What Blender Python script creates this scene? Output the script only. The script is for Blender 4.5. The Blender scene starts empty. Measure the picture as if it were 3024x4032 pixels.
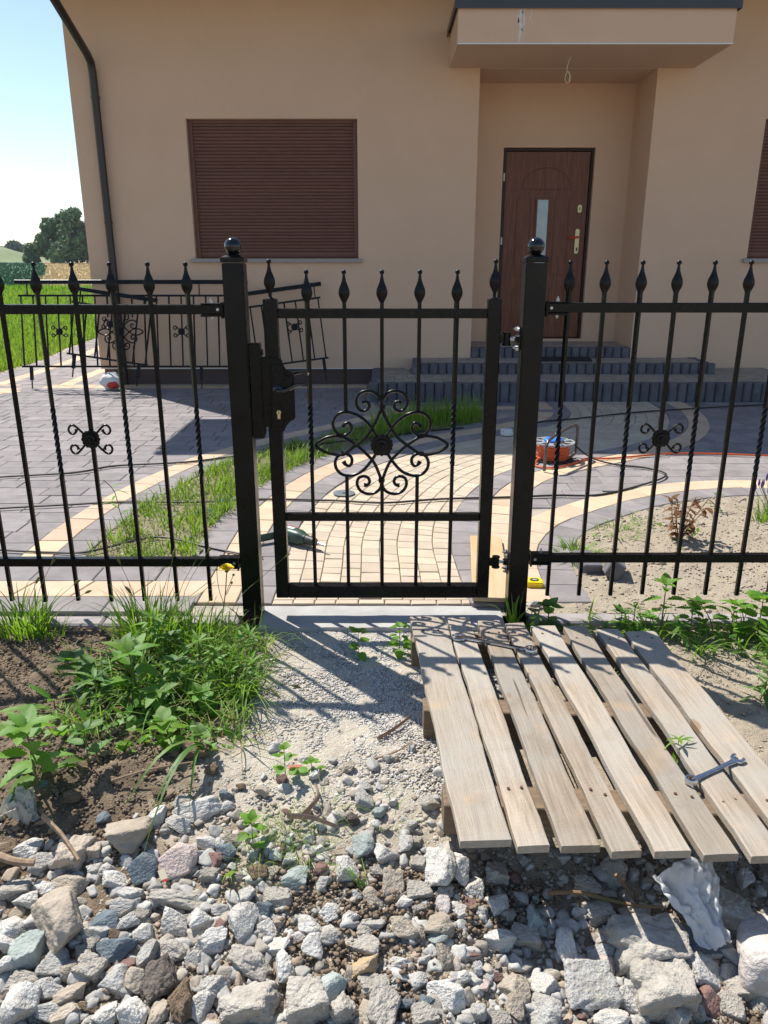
import bpy, bmesh, math, random
import numpy as np
from mathutils import Vector, Matrix

random.seed(11)
rng = np.random.default_rng(11)
scene = bpy.context.scene
COL = scene.collection
R = math.radians

# ------------------------------------------------------------------ camera, sky, sun, exposure
cam_d = bpy.data.cameras.new('camera')
cam = bpy.data.objects.new('camera', cam_d)
COL.objects.link(cam)
cam_d.sensor_fit = 'HORIZONTAL'
cam_d.sensor_width = 36.0
cam_d.lens = 36.04
cam_d.clip_start = 0.05
cam_d.clip_end = 6000
cam.location = (0, 0, 1.48)
cam.rotation_euler = (R(90 - 18.1), 0, 0)
scene.camera = cam

SUN_TO = Vector((-0.49, 0.53, 1.0)).normalized()
SUN_EL = math.asin(SUN_TO.z)
SUN_AZ = math.atan2(SUN_TO.x, SUN_TO.y)          # from +Y towards +X
world = bpy.data.worlds.new('World')
scene.world = world
world.use_nodes = True
wn = world.node_tree
wn.nodes.clear()
w_out = wn.nodes.new('ShaderNodeOutputWorld')
w_bg = wn.nodes.new('ShaderNodeBackground')
w_sky = wn.nodes.new('ShaderNodeTexSky')
w_sky.sky_type = 'NISHITA'
w_sky.sun_disc = False
w_sky.sun_elevation = SUN_EL
w_sky.sun_rotation = SUN_AZ
w_sky.air_density = 1.0
w_sky.dust_density = 0.25
w_sky.ozone_density = 1.0
w_bg.inputs['Strength'].default_value = 0.105
wn.links.new(w_sky.outputs[0], w_bg.inputs[0])
wn.links.new(w_bg.outputs[0], w_out.inputs[0])

sun_d = bpy.data.lights.new('sun', 'SUN')
sun_d.energy = 4.6
sun_d.angle = R(0.5)
sun_d.color = (1.0, 0.955, 0.88)
sun = bpy.data.objects.new('sun', sun_d)
COL.objects.link(sun)
sun.rotation_euler = SUN_TO.to_track_quat('Z', 'Y').to_euler()
sun.location = (-10, 14, 20)

scene.view_settings.view_transform = 'Standard'
scene.view_settings.look = 'None'
scene.view_settings.exposure = 0.62
scene.view_settings.gamma = 1.0
scene.view_settings.use_curve_mapping = False
scene.cycles.max_bounces = 7
scene.cycles.diffuse_bounces = 4
scene.cycles.transparent_max_bounces = 8

# ------------------------------------------------------------------ helpers
def sm(a, b, x):
    t = np.clip((np.asarray(x, float) - a) / (b - a), 0, 1)
    return t * t * (3 - 2 * t)

def vnoise(x, y, seed=0):
    """smooth 2-D value noise in -1..1 (numpy)"""
    x = np.asarray(x, float); y = np.asarray(y, float)
    xi = np.floor(x).astype(np.int64); yi = np.floor(y).astype(np.int64)
    fx = x - xi; fy = y - yi
    fx = fx * fx * (3 - 2 * fx); fy = fy * fy * (3 - 2 * fy)
    def h(a, b):
        n = (a * 374761393 + b * 668265263 + seed * 982451653) & 0x7fffffff
        n = ((n ^ (n >> 13)) * 1274126177) & 0x7fffffff
        n = (n ^ (n >> 16)) & 0xffff
        return n / 32767.5 - 1
    return (h(xi, yi) * (1 - fx) + h(xi + 1, yi) * fx) * (1 - fy) + (h(xi, yi + 1) * (1 - fx) + h(xi + 1, yi + 1) * fx) * fy

def fbm(x, y, seed=0, oct=4):
    s = 0; a = 1; f = 1; t = 0
    for i in range(oct):
        s = s + a * vnoise(np.asarray(x) * f, np.asarray(y) * f, seed + i * 7)
        t += a; a *= .5; f *= 2.03
    return s / t

def hz(X, Y):
    """height of the ground in front of the fence"""
    X = np.asarray(X, float); Y = np.asarray(Y, float)
    h = -.11 * (1 - sm(1.15, 2.05, Y)) - .05 * sm(.15, .35, X) * (1 - sm(1.5, 2.0, Y))
    h = h + .012 * fbm(X * 3, Y * 3, 3) * (1 - sm(2.85, 2.95, Y))
    h = h + .035 * sm(-.55, -.95, X) * (1 - sm(2.6, 2.9, Y)) * sm(1.75, 2.0, Y) * (.6 + .8 * fbm(X * 4, Y * 4, 9))
    return h

ORG = {}

def tag(o, label=None, cat=None, group=None, kind=None):
    if label: o['label'] = label
    if cat: o['category'] = cat
    if group: o['group'] = group
    if kind: o['kind'] = kind
    return o

def thing(name, label, cat, loc=(0, 0, 0), group=None, kind=None):
    o = bpy.data.objects.new(name, None)
    o.empty_display_size = .05
    COL.objects.link(o)
    o.location = loc
    ORG[o.name] = Vector(loc)
    return tag(o, label, cat, group, kind)

class MB:
    def __init__(s):
        s.v = []; s.f = []
    def add(s, vs, fs):
        b = len(s.v)
        s.v += [tuple(p) for p in vs]
        s.f += [tuple(i + b for i in f) for f in fs]
        return s
    def box(s, x0, x1, y0, y1, z0, z1):
        return s.add([(x0, y0, z0), (x1, y0, z0), (x1, y1, z0), (x0, y1, z0), (x0, y0, z1), (x1, y0, z1), (x1, y1, z1), (x0, y1, z1)],
                     [(3, 2, 1, 0), (4, 5, 6, 7), (0, 1, 5, 4), (1, 2, 6, 5), (2, 3, 7, 6), (3, 0, 4, 7)])
    def quad(s, a, b, c, d):
        return s.add([a, b, c, d], [(0, 1, 2, 3)])
    def prism_y(s, poly, y0, y1):          # polygon in XZ
        n = len(poly)
        return s.add([(x, y0, z) for x, z in poly] + [(x, y1, z) for x, z in poly],
                     [tuple(range(n)), tuple(range(2 * n - 1, n - 1, -1))] + [(i, i + n, (i + 1) % n + n, (i + 1) % n) for i in range(n)])
    def prism_z(s, poly, z0, z1):          # polygon in XY
        n = len(poly)
        return s.add([(x, y, z0) for x, y in poly] + [(x, y, z1) for x, y in poly],
                     [tuple(range(n - 1, -1, -1)), tuple(range(n, 2 * n))] + [(i, (i + 1) % n, (i + 1) % n + n, i + n) for i in range(n)])
    def prism_x(s, poly, x0, x1):          # polygon in YZ
        n = len(poly)
        return s.add([(x0, y, z) for y, z in poly] + [(x1, y, z) for y, z in poly],
                     [tuple(range(n)), tuple(range(2 * n - 1, n - 1, -1))] + [(i, i + n, (i + 1) % n + n, (i + 1) % n) for i in range(n)])
    def tube(s, path, r, n=8, closed=False, flat=1.0, caps=True):
        P = [Vector(p) for p in path]
        m = len(P)
        rr = r if isinstance(r, (list, tuple)) else [r] * m
        T = []
        for i in range(m):
            a = P[(i - 1) % m] if (closed or i > 0) else P[i]
            b = P[(i + 1) % m] if (closed or i < m - 1) else P[i]
            d = b - a
            T.append(d.normalized() if d.length > 1e-9 else Vector((0, 0, 1)))
        u = T[0].cross(Vector((0, 1, 0)))
        if u.length < .2: u = T[0].cross(Vector((1, 0, 0)))
        u.normalize()
        vs = []
        for i in range(m):
            u = (u - T[i] * u.dot(T[i]))
            if u.length < 1e-6: u = T[i].orthogonal()
            u.normalize()
            w = T[i].cross(u)
            for k in range(n):
                a = 2 * math.pi * k / n
                vs.append(P[i] + u * (math.cos(a) * rr[i]) + w * (math.sin(a) * rr[i] * flat))
        fs = []
        for i in range(m if closed else m - 1):
            j = (i + 1) % m
            for k in range(n):
                l = (k + 1) % n
                fs.append((i * n + k, i * n + l, j * n + l, j * n + k))
        if not closed and caps:
            fs.append(tuple(range(n - 1, -1, -1)))
            fs.append(tuple((m - 1) * n + k for k in range(n)))
        return s.add(vs, fs)
    def lathe(s, prof, c=(0, 0, 0), n=16, sx=1, sy=1, axis='z'):
        vs = []
        for r, h in prof:
            for k in range(n):
                a = 2 * math.pi * (k + .5) / n
                x, y = math.cos(a) * r * sx, math.sin(a) * r * sy
                p = (x, y, h) if axis == 'z' else ((x, h, y) if axis == 'y' else (h, x, y))
                vs.append((c[0] + p[0], c[1] + p[1], c[2] + p[2]))
        m = len(prof); fs = []
        for i in range(m - 1):
            for k in range(n):
                l = (k + 1) % n
                fs.append((i * n + k, i * n + l, (i + 1) * n + l, (i + 1) * n + k))
        fs.append(tuple(range(n - 1, -1, -1))); fs.append(tuple((m - 1) * n + k for k in range(n)))
        return s.add(vs, fs)
    def sphere(s, c, r, n=20, m=12):
        prof = [(max(1e-4, r * math.sin(math.pi * i / m)), -r * math.cos(math.pi * i / m)) for i in range(m + 1)]
        return s.lathe(prof, c, n)
    def xf(s, M):
        s.v = [tuple(M @ Vector(p)) for p in s.v]
        return s

def mesh_of(name, mb, bevel=0, smooth=False, seg=1):
    me = bpy.data.meshes.new(name)
    me.from_pydata(mb.v, [], mb.f)
    bm = bmesh.new(); bm.from_mesh(me)
    bmesh.ops.recalc_face_normals(bm, faces=bm.faces[:])
    if bevel:
        bmesh.ops.bevel(bm, geom=[e for e in bm.edges if len(e.link_faces) == 2 and e.calc_face_angle(0) > .4], offset=bevel, segments=seg, affect='EDGES', clamp_overlap=True)
    if smooth:
        for f in bm.faces: f.smooth = True
        for e in bm.edges:
            if len(e.link_faces) == 2 and e.calc_face_angle(0) > R(42): e.smooth = False
    bm.to_mesh(me); bm.free()
    return me

def place(name, me, mat, parent=None, loc=(0, 0, 0), rot=None, scale=None):
    o = bpy.data.objects.new(name, me)
    COL.objects.link(o)
    if mat is not None:
        if len(me.materials) == 0: me.materials.append(mat)
        if me.materials[0] != mat:
            o.material_slots[0].link = 'OBJECT'
            o.material_slots[0].material = mat
    o.location = loc
    if rot: o.rotation_euler = rot
    if scale: o.scale = scale
    if parent is not None: o.parent = parent
    return o

def part(name, mb, mat, parent, bevel=0, smooth=False, kind=None, label=None, seg=1):
    """mesh given in world coordinates (or in the thing's own frame when it stands at the origin)"""
    org = ORG.get(parent.name, Vector((0, 0, 0)))
    if org.length > 0:
        mb.v = [(p[0] - org.x, p[1] - org.y, p[2] - org.z) for p in mb.v]
    o = place(name, mesh_of(name, mb, bevel, smooth, seg), mat, parent)
    ORG[o.name] = org
    if kind: o['kind'] = kind
    if label: o['label'] = label
    return o

def solo(name, mb, mat, label, cat=None, group=None, kind=None, bevel=0, smooth=False, origin=None):
    """a thing that is one mesh; its origin goes to the middle of its base"""
    a = np.array(mb.v)
    c = origin or ((a[:, 0].min() + a[:, 0].max()) / 2, (a[:, 1].min() + a[:, 1].max()) / 2, a[:, 2].min())
    mb.v = [(p[0] - c[0], p[1] - c[1], p[2] - c[2]) for p in mb.v]
    o = place(name, mesh_of(name, mb, bevel, smooth), mat, None, c)
    ORG[o.name] = Vector(c)
    return tag(o, label, cat, group, kind)

def np_mesh(name, V, F, mat=None, smooth=False):
    """V (n,3); F list of (m,k) index arrays"""
    me = bpy.data.meshes.new(name)
    V = np.ascontiguousarray(V, dtype=np.float32)
    me.vertices.add(len(V)); me.vertices.foreach_set('co', V.ravel())
    F = [np.asarray(f, dtype=np.int32) for f in F if len(f)]
    tot = sum(f.size for f in F); npol = sum(len(f) for f in F)
    me.loops.add(tot); me.polygons.add(npol)
    me.loops.foreach_set('vertex_index', np.concatenate([f.ravel() for f in F]))
    ls = []; p = 0
    for f in F:
        ls.append(np.arange(len(f), dtype=np.int32) * f.shape[1] + p); p += f.size
    me.polygons.foreach_set('loop_start', np.concatenate(ls))
    me.update(calc_edges=True)
    if smooth: me.polygons.foreach_set('use_smooth', np.ones(npol, dtype=bool))
    if mat: me.materials.append(mat)
    me.validate()
    return me

# ------------------------------------------------------------------ materials
def _mix(nt, a, b, fac, mode='MIX'):
    n = nt.nodes.new('ShaderNodeMix'); n.data_type = 'RGBA'; n.blend_type = mode
    for sock, val in ((n.inputs[0], fac), (n.inputs[6], a), (n.inputs[7], b)):
        if isinstance(val, (int, float)): sock.default_value = val
        elif isinstance(val, tuple): sock.default_value = (*val, 1) if len(val) == 3 else val
        else: nt.links.new(val, sock)
    return n.outputs[2]

def _noise(nt, vec, scale, detail=5, rough=.55, dist=0):
    n = nt.nodes.new('ShaderNodeTexNoise')
    n.inputs['Scale'].default_value = scale; n.inputs['Detail'].default_value = detail
    n.inputs['Roughness'].default_value = rough; n.inputs['Distortion'].default_value = dist
    nt.links.new(vec, n.inputs['Vector'])
    return n.outputs['Fac']

def _range(nt, v, a, b, c=0., d=1.):
    n = nt.nodes.new('ShaderNodeMapRange')
    n.inputs[1].default_value = a; n.inputs[2].default_value = b; n.inputs[3].default_value = c; n.inputs[4].default_value = d
    nt.links.new(v, n.inputs[0])
    return n.outputs[0]

def _math(nt, op, a, b=0.):
    n = nt.nodes.new('ShaderNodeMath'); n.operation = op
    for s, v in ((n.inputs[0], a), (n.inputs[1], b)):
        if isinstance(v, (int, float)): s.default_value = v
        else: nt.links.new(v, s)
    return n.outputs[0]

def _coord(nt, stretch=None, shift=True, kind='Object'):
    tc = nt.nodes.new('ShaderNodeTexCoord')
    out = tc.outputs[kind]
    if stretch or shift:
        mp = nt.nodes.new('ShaderNodeMapping')
        if stretch: mp.inputs['Scale'].default_value = stretch
        if shift:
            oi = nt.nodes.new('ShaderNodeObjectInfo')
            cx = nt.nodes.new('ShaderNodeCombineXYZ')
            nt.links.new(_math(nt, 'MULTIPLY', oi.outputs['Random'], 37.), cx.inputs[0])
            nt.links.new(_math(nt, 'MULTIPLY', oi.outputs['Random'], 91.), cx.inputs[1])
            nt.links.new(cx.outputs[0], mp.inputs['Location'])
        nt.links.new(out, mp.inputs['Vector'])
        out = mp.outputs[0]
    return out

def _rand(nt):
    oi = nt.nodes.new('ShaderNodeObjectInfo'); ge = nt.nodes.new('ShaderNodeNewGeometry')
    return _math(nt, 'FRACT', _math(nt, 'ADD', oi.outputs['Random'], ge.outputs['Random Per Island']))

MATS = {}
def mk(name, c1, c2=None, scale=12, rough=.75, bump=0, bscale=150, bdist=.003, rnd=0, spec=.35, metal=0, transl=0, tcol=None,
       stretch=None, spk=None, spk2=None, shift=True, rough2=None, coat=0, hue=0):
    m = bpy.data.materials.new(name); m.use_nodes = True
    nt = m.node_tree; nt.nodes.clear()
    out = nt.nodes.new('ShaderNodeOutputMaterial'); bs = nt.nodes.new('ShaderNodeBsdfPrincipled')
    vec = _coord(nt, stretch, shift)
    col = (*c1, 1)
    cur = None
    if c2:
        f = _range(nt, _noise(nt, vec, scale), .36, .64)
        cur = _mix(nt, c1, c2, f)
    for s in (spk, spk2):
        if s:                                   # (colour, scale, threshold, softness)
            f = _range(nt, _noise(nt, vec, s[1], 3, .6), s[2], s[2] + s[3])
            cur = _mix(nt, cur if cur is not None else c1, s[0], f)
    if rnd or hue:
        hs = nt.nodes.new('ShaderNodeHueSaturation')
        r = _rand(nt)
        nt.links.new(_range(nt, r, 0, 1, 1 - rnd, 1 + rnd), hs.inputs['Value'])
        if hue:
            r2 = _math(nt, 'FRACT', _math(nt, 'MULTIPLY', r, 7.31))
            nt.links.new(_range(nt, r2, 0, 1, .5 - hue, .5 + hue), hs.inputs['Hue'])
        if cur is None: hs.inputs['Color'].default_value = col
        else: nt.links.new(cur, hs.inputs['Color'])
        cur = hs.outputs[0]
    if cur is None: bs.inputs['Base Color'].default_value = col
    else: nt.links.new(cur, bs.inputs['Base Color'])
    if rough2 is not None:
        nt.links.new(_range(nt, _noise(nt, vec, scale * 1.7), .3, .7, rough, rough2), bs.inputs['Roughness'])
    else: bs.inputs['Roughness'].default_value = rough
    bs.inputs['Metallic'].default_value = metal
    bs.inputs['Specular IOR Level'].default_value = spec
    if coat: bs.inputs['Coat Weight'].default_value = coat
    if bump:
        b = nt.nodes.new('ShaderNodeBump'); b.inputs['Strength'].default_value = bump; b.inputs['Distance'].default_value = bdist
        nt.links.new(_noise(nt, vec, bscale, 4), b.inputs['Height'])
        nt.links.new(b.outputs[0], bs.inputs['Normal'])
    if transl:
        tr = nt.nodes.new('ShaderNodeBsdfTranslucent'); ms = nt.nodes.new('ShaderNodeMixShader')
        if tcol: tr.inputs[0].default_value = (*tcol, 1)
        elif cur is not None: nt.links.new(cur, tr.inputs[0])
        else: tr.inputs[0].default_value = col
        if tcol and cur is not None:
            nt.links.new(_mix(nt, cur, tcol, .6), tr.inputs[0])
        ms.inputs[0].default_value = transl
        nt.links.new(bs.outputs[0], ms.inputs[1]); nt.links.new(tr.outputs[0], ms.inputs[2])
        nt.links.new(ms.outputs[0], out.inputs[0])
    else:
        nt.links.new(bs.outputs[0], out.inputs[0])
    MATS[name] = m
    return m

BLACK = mk('black_paint', (.003, .0032, .004), (.005, .005, .0056), 30, rough=.22, rough2=.38, bump=.10, bscale=300, bdist=.0008, spec=.22)
BLACKM = mk('black_matt', (.015, .015, .016), rough=.6)
ZINC = mk('zinc', (.55, .56, .58), (.45, .46, .48), 60, rough=.35, metal=.9)
BRASS = mk('brass', (.62, .52, .30), rough=.3, metal=.8)
STUCCO = mk('stucco', (.645, .452, .322), (.625, .434, .305), 1.1, rough=.92, bump=.8, bscale=300, bdist=.002, spec=.15, spk=((.665, .47, .338), 2.7, .45, .4), spk2=((.60, .412, .288), 90, .52, .2))
STUCCO_IN = STUCCO
PLINTH = mk('plinth_mosaic', (.115, .075, .066), (.08, .052, .05), 160, rough=.7, bump=.4, bscale=300, bdist=.002)
TRIMW = mk('drip_strip', (.70, .69, .66), rough=.6)
SHUTTER = mk('shutter_brown', (.158, .072, .050), (.140, .062, .043), 6, rough=.5, rnd=.07)
PIPE = mk('pipe_brown', (.022, .016, .015), (.017, .013, .012), 20, rough=.35, spec=.5)
GRANITE_SILL = mk('granite_sill', (.36, .335, .315), (.24, .225, .215), 160, rough=.35, spk=((.10, .09, .09), 260, .62, .03))
ROOF = mk('roof_tile', (.06, .035, .03), (.045, .028, .025), 8, rough=.6)
FLASH = mk('flashing_metal', (.03, .026, .035), rough=.35, spec=.6)
SOFFIT = mk('soffit', (.30, .18, .10), rough=.7)
DOORW = mk('door_wood', (.20, .066, .033), (.11, .035, .018), 14, rough=.42, stretch=(6, 6, .35), shift=False, bump=.1, bscale=30, bdist=.001)
DOORD = mk('door_dark', (.030, .011, .008), rough=.5)
DOORG = mk('door_glass', (.36, .45, .52), (.28, .38, .47), 9, rough=.12, spec=.8)  # frosted glass; the sky reflection is put into its pale blue base colour
CREAM = mk('cream_brass', (.66, .58, .34), rough=.35, metal=.3)
REDP = mk('red_plastic', (.55, .07, .02), rough=.4)
GREYP = mk('paver_grey', (.275, .248, .240), (.215, .193, .190), 9, rough=.88, bump=.45, bscale=230, bdist=.0025, rnd=.13, spk=((.40, .38, .38), 190, .66, .06), hue=.012)
SANDP = mk('paver_sand', (.585, .440, .305), (.525, .385, .26), 8, rough=.88, bump=.4, bscale=220, bdist=.002, rnd=.09, spk=((.40, .30, .20), 170, .68, .06), hue=.01)
COBBLE = mk('cobble_sand', (.525, .438, .330), (.47, .385, .285), 10, rough=.88, bump=.4, bscale=220, bdist=.002, rnd=.10, spk=((.42, .34, .25), 160, .68, .06), hue=.012)
TREAD = mk('tread_paver', (.40, .335, .27), (.33, .28, .235), 9, rough=.9, bump=.3, bscale=200, rnd=.12)
DARKP = mk('paver_dark', (.155, .145, .165), (.118, .112, .13), 9, rough=.88, bump=.45, bscale=230, bdist=.0025, rnd=.13, spk=((.22, .21, .22), 180, .66, .06))
PALIS = mk('palisade_dark', (.135, .128, .142), (.095, .092, .108), 10, rough=.9, bump=.5, bscale=200, bdist=.003, rnd=.12)
JOINT = mk('joint_sand', (.44, .385, .315), (.32, .28, .23), 20, rough=.95, bump=.6, bscale=200)
KERB = mk('kerb_stone', (.36, .315, .31), (.29, .255, .255), 8, rough=.9, bump=.4, bscale=200, rnd=.08)
CONC = mk('concrete', (.45, .44, .42), (.36, .35, .33), 7, rough=.92, bump=.6, bscale=120, bdist=.004, spk=((.30, .29, .27), 60, .68, .08))
WOODB = mk('board_wood', (.52, .40, .25), (.50, .33, .16), 3.0, rough=.7, stretch=(9, .8, 9), bump=.15, bscale=40)
ORANGE = mk('orange_cable', (.62, .11, .03), (.50, .085, .025), 30, rough=.45)
BLUEP = mk('blue_plastic', (.03, .19, .62), rough=.4)
BLUED = mk('blue_dark', (.008, .05, .2), rough=.5)
WHITEP = mk('white_plastic', (.72, .72, .70), rough=.45)
GREYPL = mk('grey_plastic', (.30, .31, .31), rough=.5)
CHROME = mk('chrome', (.62, .64, .68), (.55, .57, .6), 40, rough=.16, rough2=.3, metal=1.0)
DRILLG = mk('drill_green', (.028, .075, .052), (.022, .06, .042), 12, rough=.42, spec=.5)
RED = mk('red_print', (.50, .03, .03), rough=.5)
YELLOW = mk('tape_yellow', (.80, .58, .01), rough=.4, spec=.5)
DARKPL = mk('dark_plastic', (.03, .03, .03), rough=.5)
RUBBER = mk('mat_rubber', (.03, .03, .033), (.022, .022, .025), 60, rough=.9, bump=.6, bscale=120)
BLOCKM = mk('block_grey', (.17, .16, .17), (.13, .125, .135), 9, rough=.9, bump=.5, bscale=200)
BRICKR = mk('brick_red', (.40, .16, .10), rough=.9, bump=.4, bscale=120)
FILM = mk('plastic_film', (.82, .82, .82), (.76, .76, .76), 14, rough=.3, transl=.4, tcol=(.85, .86, .88), spec=.6)
SCRAP = mk('torn_plastic', (.58, .55, .47), (.46, .42, .35), 20, rough=.5, transl=.25, tcol=(.6, .56, .46))
SACKW = mk('sack_white', (.70, .69, .67), (.58, .57, .55), 8, rough=.5)
SACKR = mk('sack_red', (.55, .04, .03), rough=.45)
# vegetation
BLADE = mk('grass_blade', (.115, .225, .020), (.185, .29, .034), 3, rough=.55, transl=.42, tcol=(.34, .64, .03), rnd=.28, spec=.4, hue=.02)
BLADE_Y = mk('grass_lush', (.125, .225, .022), (.20, .285, .034), 1.4, rough=.5, transl=.48, tcol=(.34, .55, .035), rnd=.28, spec=.4, hue=.02)
DRYB = mk('dry_blade', (.36, .27, .14), (.26, .18, .09), 3, rough=.7, transl=.3, rnd=.2)
LEAF = mk('weed_leaf', (.10, .235, .022), (.15, .29, .03), 9, rough=.5, transl=.38, tcol=(.32, .66, .035), rnd=.22, hue=.015, spec=.4, bump=.3, bscale=60, bdist=.002)
LEAF_D = mk('weed_leaf_dark', (.070, .165, .028), (.11, .205, .034), 9, rough=.5, transl=.34, tcol=(.22, .52, .03), rnd=.25, hue=.02, spec=.4, bump=.3, bscale=60, bdist=.002)
STEMG = mk('weed_stem', (.12, .20, .05), (.16, .16, .06), 8, rough=.6, transl=.15, rnd=.1)
STEMR = mk('red_stem', (.25, .12, .07), (.18, .14, .06), 8, rough=.6)
SEEDH = mk('seed_head', (.23, .22, .07), (.16, .15, .05), 40, rough=.8, transl=.3, rnd=.1)
PETAL = mk('yellow_petal', (.85, .66, .01), rough=.5, transl=.3)
DRYLEAF = mk('dry_leaf', (.20, .095, .035), (.13, .06, .025), 12, rough=.7, transl=.3, tcol=(.42, .19, .05), rnd=.2)
LAVEN = mk('lavender', (.16, .10, .30), (.11, .07, .2), 20, rough=.7)
TREELEAF = mk('tree_leaf', (.11, .185, .085), (.15, .235, .10), 1.2, rough=.6, transl=.22, rnd=.3, spec=.25)  # lightened towards blue-green: some distance haze is put into the leaf colour
TREELEAF2 = mk('tree_leaf_hazy', (.085, .13, .10), (.10, .15, .11), 1.2, rough=.6, transl=.2, rnd=.25, spec=.2)  # greyer, bluer leaf for the skyline: haze put into the colour
BARK = mk('bark', (.10, .075, .055), (.06, .045, .035), 6, rough=.9, bump=.5, bscale=20, bdist=.02)
WOODBIT = mk('dry_wood', (.36, .26, .17), (.25, .165, .10), 10, rough=.8, stretch=(8, 8, 1), rnd=.1)
BARKBIT = mk('bark_chip', (.36, .235, .175), (.25, .165, .12), 30, rough=.9, bump=.4, bscale=90)
# stones
S_GRAN = mk('stone_granite', (.52, .505, .47), (.44, .405, .35), 1.1, rough=.88, bump=.6, bscale=4.5, bdist=.02, rnd=.24, spk=((.62, .605, .57), 10, .58, .06), spk2=((.16, .158, .155), 13, .59, .05))
S_GRANS = mk('stone_granite_small', (.46, .445, .41), (.35, .335, .305), 60, rough=.88, bump=.6, bscale=300, bdist=.002, rnd=.22, spk=((.15, .15, .15), 600, .6, .05))
S_CONCS = mk('stone_concrete_small', (.40, .355, .295), (.30, .265, .22), 50, rough=.92, bump=.8, bscale=250, bdist=.003, rnd=.2)
S_BEIGS = mk('stone_beige_small', (.40, .32, .235), (.31, .25, .185), 50, rough=.92, bump=.8, bscale=250, bdist=.003, rnd=.22, hue=.02)
S_BEIG = mk('stone_beige', (.45, .385, .305), (.35, .295, .23), 1.29, rough=.9, bump=.8, bscale=4.6, bdist=.012, rnd=.10, spk=((.30, .24, .18), 5.4, .62, .1))
S_CONC = mk('stone_concrete', (.47, .43, .37), (.37, .335, .285), 1.43, rough=.92, bump=1.0, bscale=5.4, bdist=.012, rnd=.09, spk=((.62, .60, .56), 4.6, .64, .08), spk2=((.24, .22, .19), 6.9, .66, .06))
S_BLUE = mk('stone_blue', (.115, .145, .165), (.17, .20, .215), 1.43, rough=.8, bump=.6, bscale=6.2, bdist=.012, rnd=.15, spk=((.30, .33, .34), 9.2, .66, .05))
S_GREEN = mk('stone_green', (.30, .34, .31), (.38, .41, .38), 1.43, rough=.85, bump=.6, bscale=6.2, bdist=.012, rnd=.12, spk=((.18, .22, .20), 7.7, .62, .06))
S_PINK = mk('stone_pink', (.56, .45, .40), (.50, .39, .34), 1.43, rough=.85, bump=.6, bscale=6.9, bdist=.012, rnd=.1, spk=((.70, .64, .60), 9.2, .6, .06), spk2=((.25, .2, .19), 10.8, .66, .04))
S_RED = mk('stone_red', (.25, .145, .115), (.20, .12, .105), 1.43, rough=.85, bump=.6, bscale=6.2, bdist=.012, rnd=.15)
S_CLOD = mk('stone_clod', (.26, .185, .12), (.19, .135, .088), 1.43, rough=.97, bump=1.0, bscale=8.5, bdist=.012, rnd=.12, spk=((.36, .28, .2), 6.9, .62, .08))
S_DARK = mk('stone_dark', (.20, .165, .135), (.15, .125, .105), 1.43, rough=.95, bump=1.0, bscale=6.9, bdist=.012, rnd=.1)
S_WHIT = mk('stone_white', (.53, .475, .435), (.42, .37, .335), 1.3, rough=.75, bump=.5, bscale=5, bdist=.03, rnd=.05, spk=((.60, .55, .51), 4, .52, .15))
S_OCHR = mk('stone_ochre', (.50, .36, .19), (.43, .34, .24), 1.14, rough=.9, bump=.8, bscale=5.4, bdist=.012)
S_BRICK = mk('stone_brick', (.46, .385, .305), (.40, .34, .28), 1.14, rough=.9, bump=.5, bscale=5.4, bdist=.012)
PEBBLE = mk('pebble', (.46, .415, .345), (.34, .30, .245), 300, rough=.9, rnd=.32, hue=.02)
GRAVELG = mk('fine_gravel', (.54, .515, .475), (.42, .40, .37), 300, rough=.9, rnd=.34, hue=.015)
CRUMB = mk('soil_crumb', (.235, .175, .12), (.17, .125, .085), 60, rough=.97, rnd=.25)
CRUMBS = mk('sand_crumb', (.45, .38, .285), (.37, .305, .225), 60, rough=.97, rnd=.18)

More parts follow.
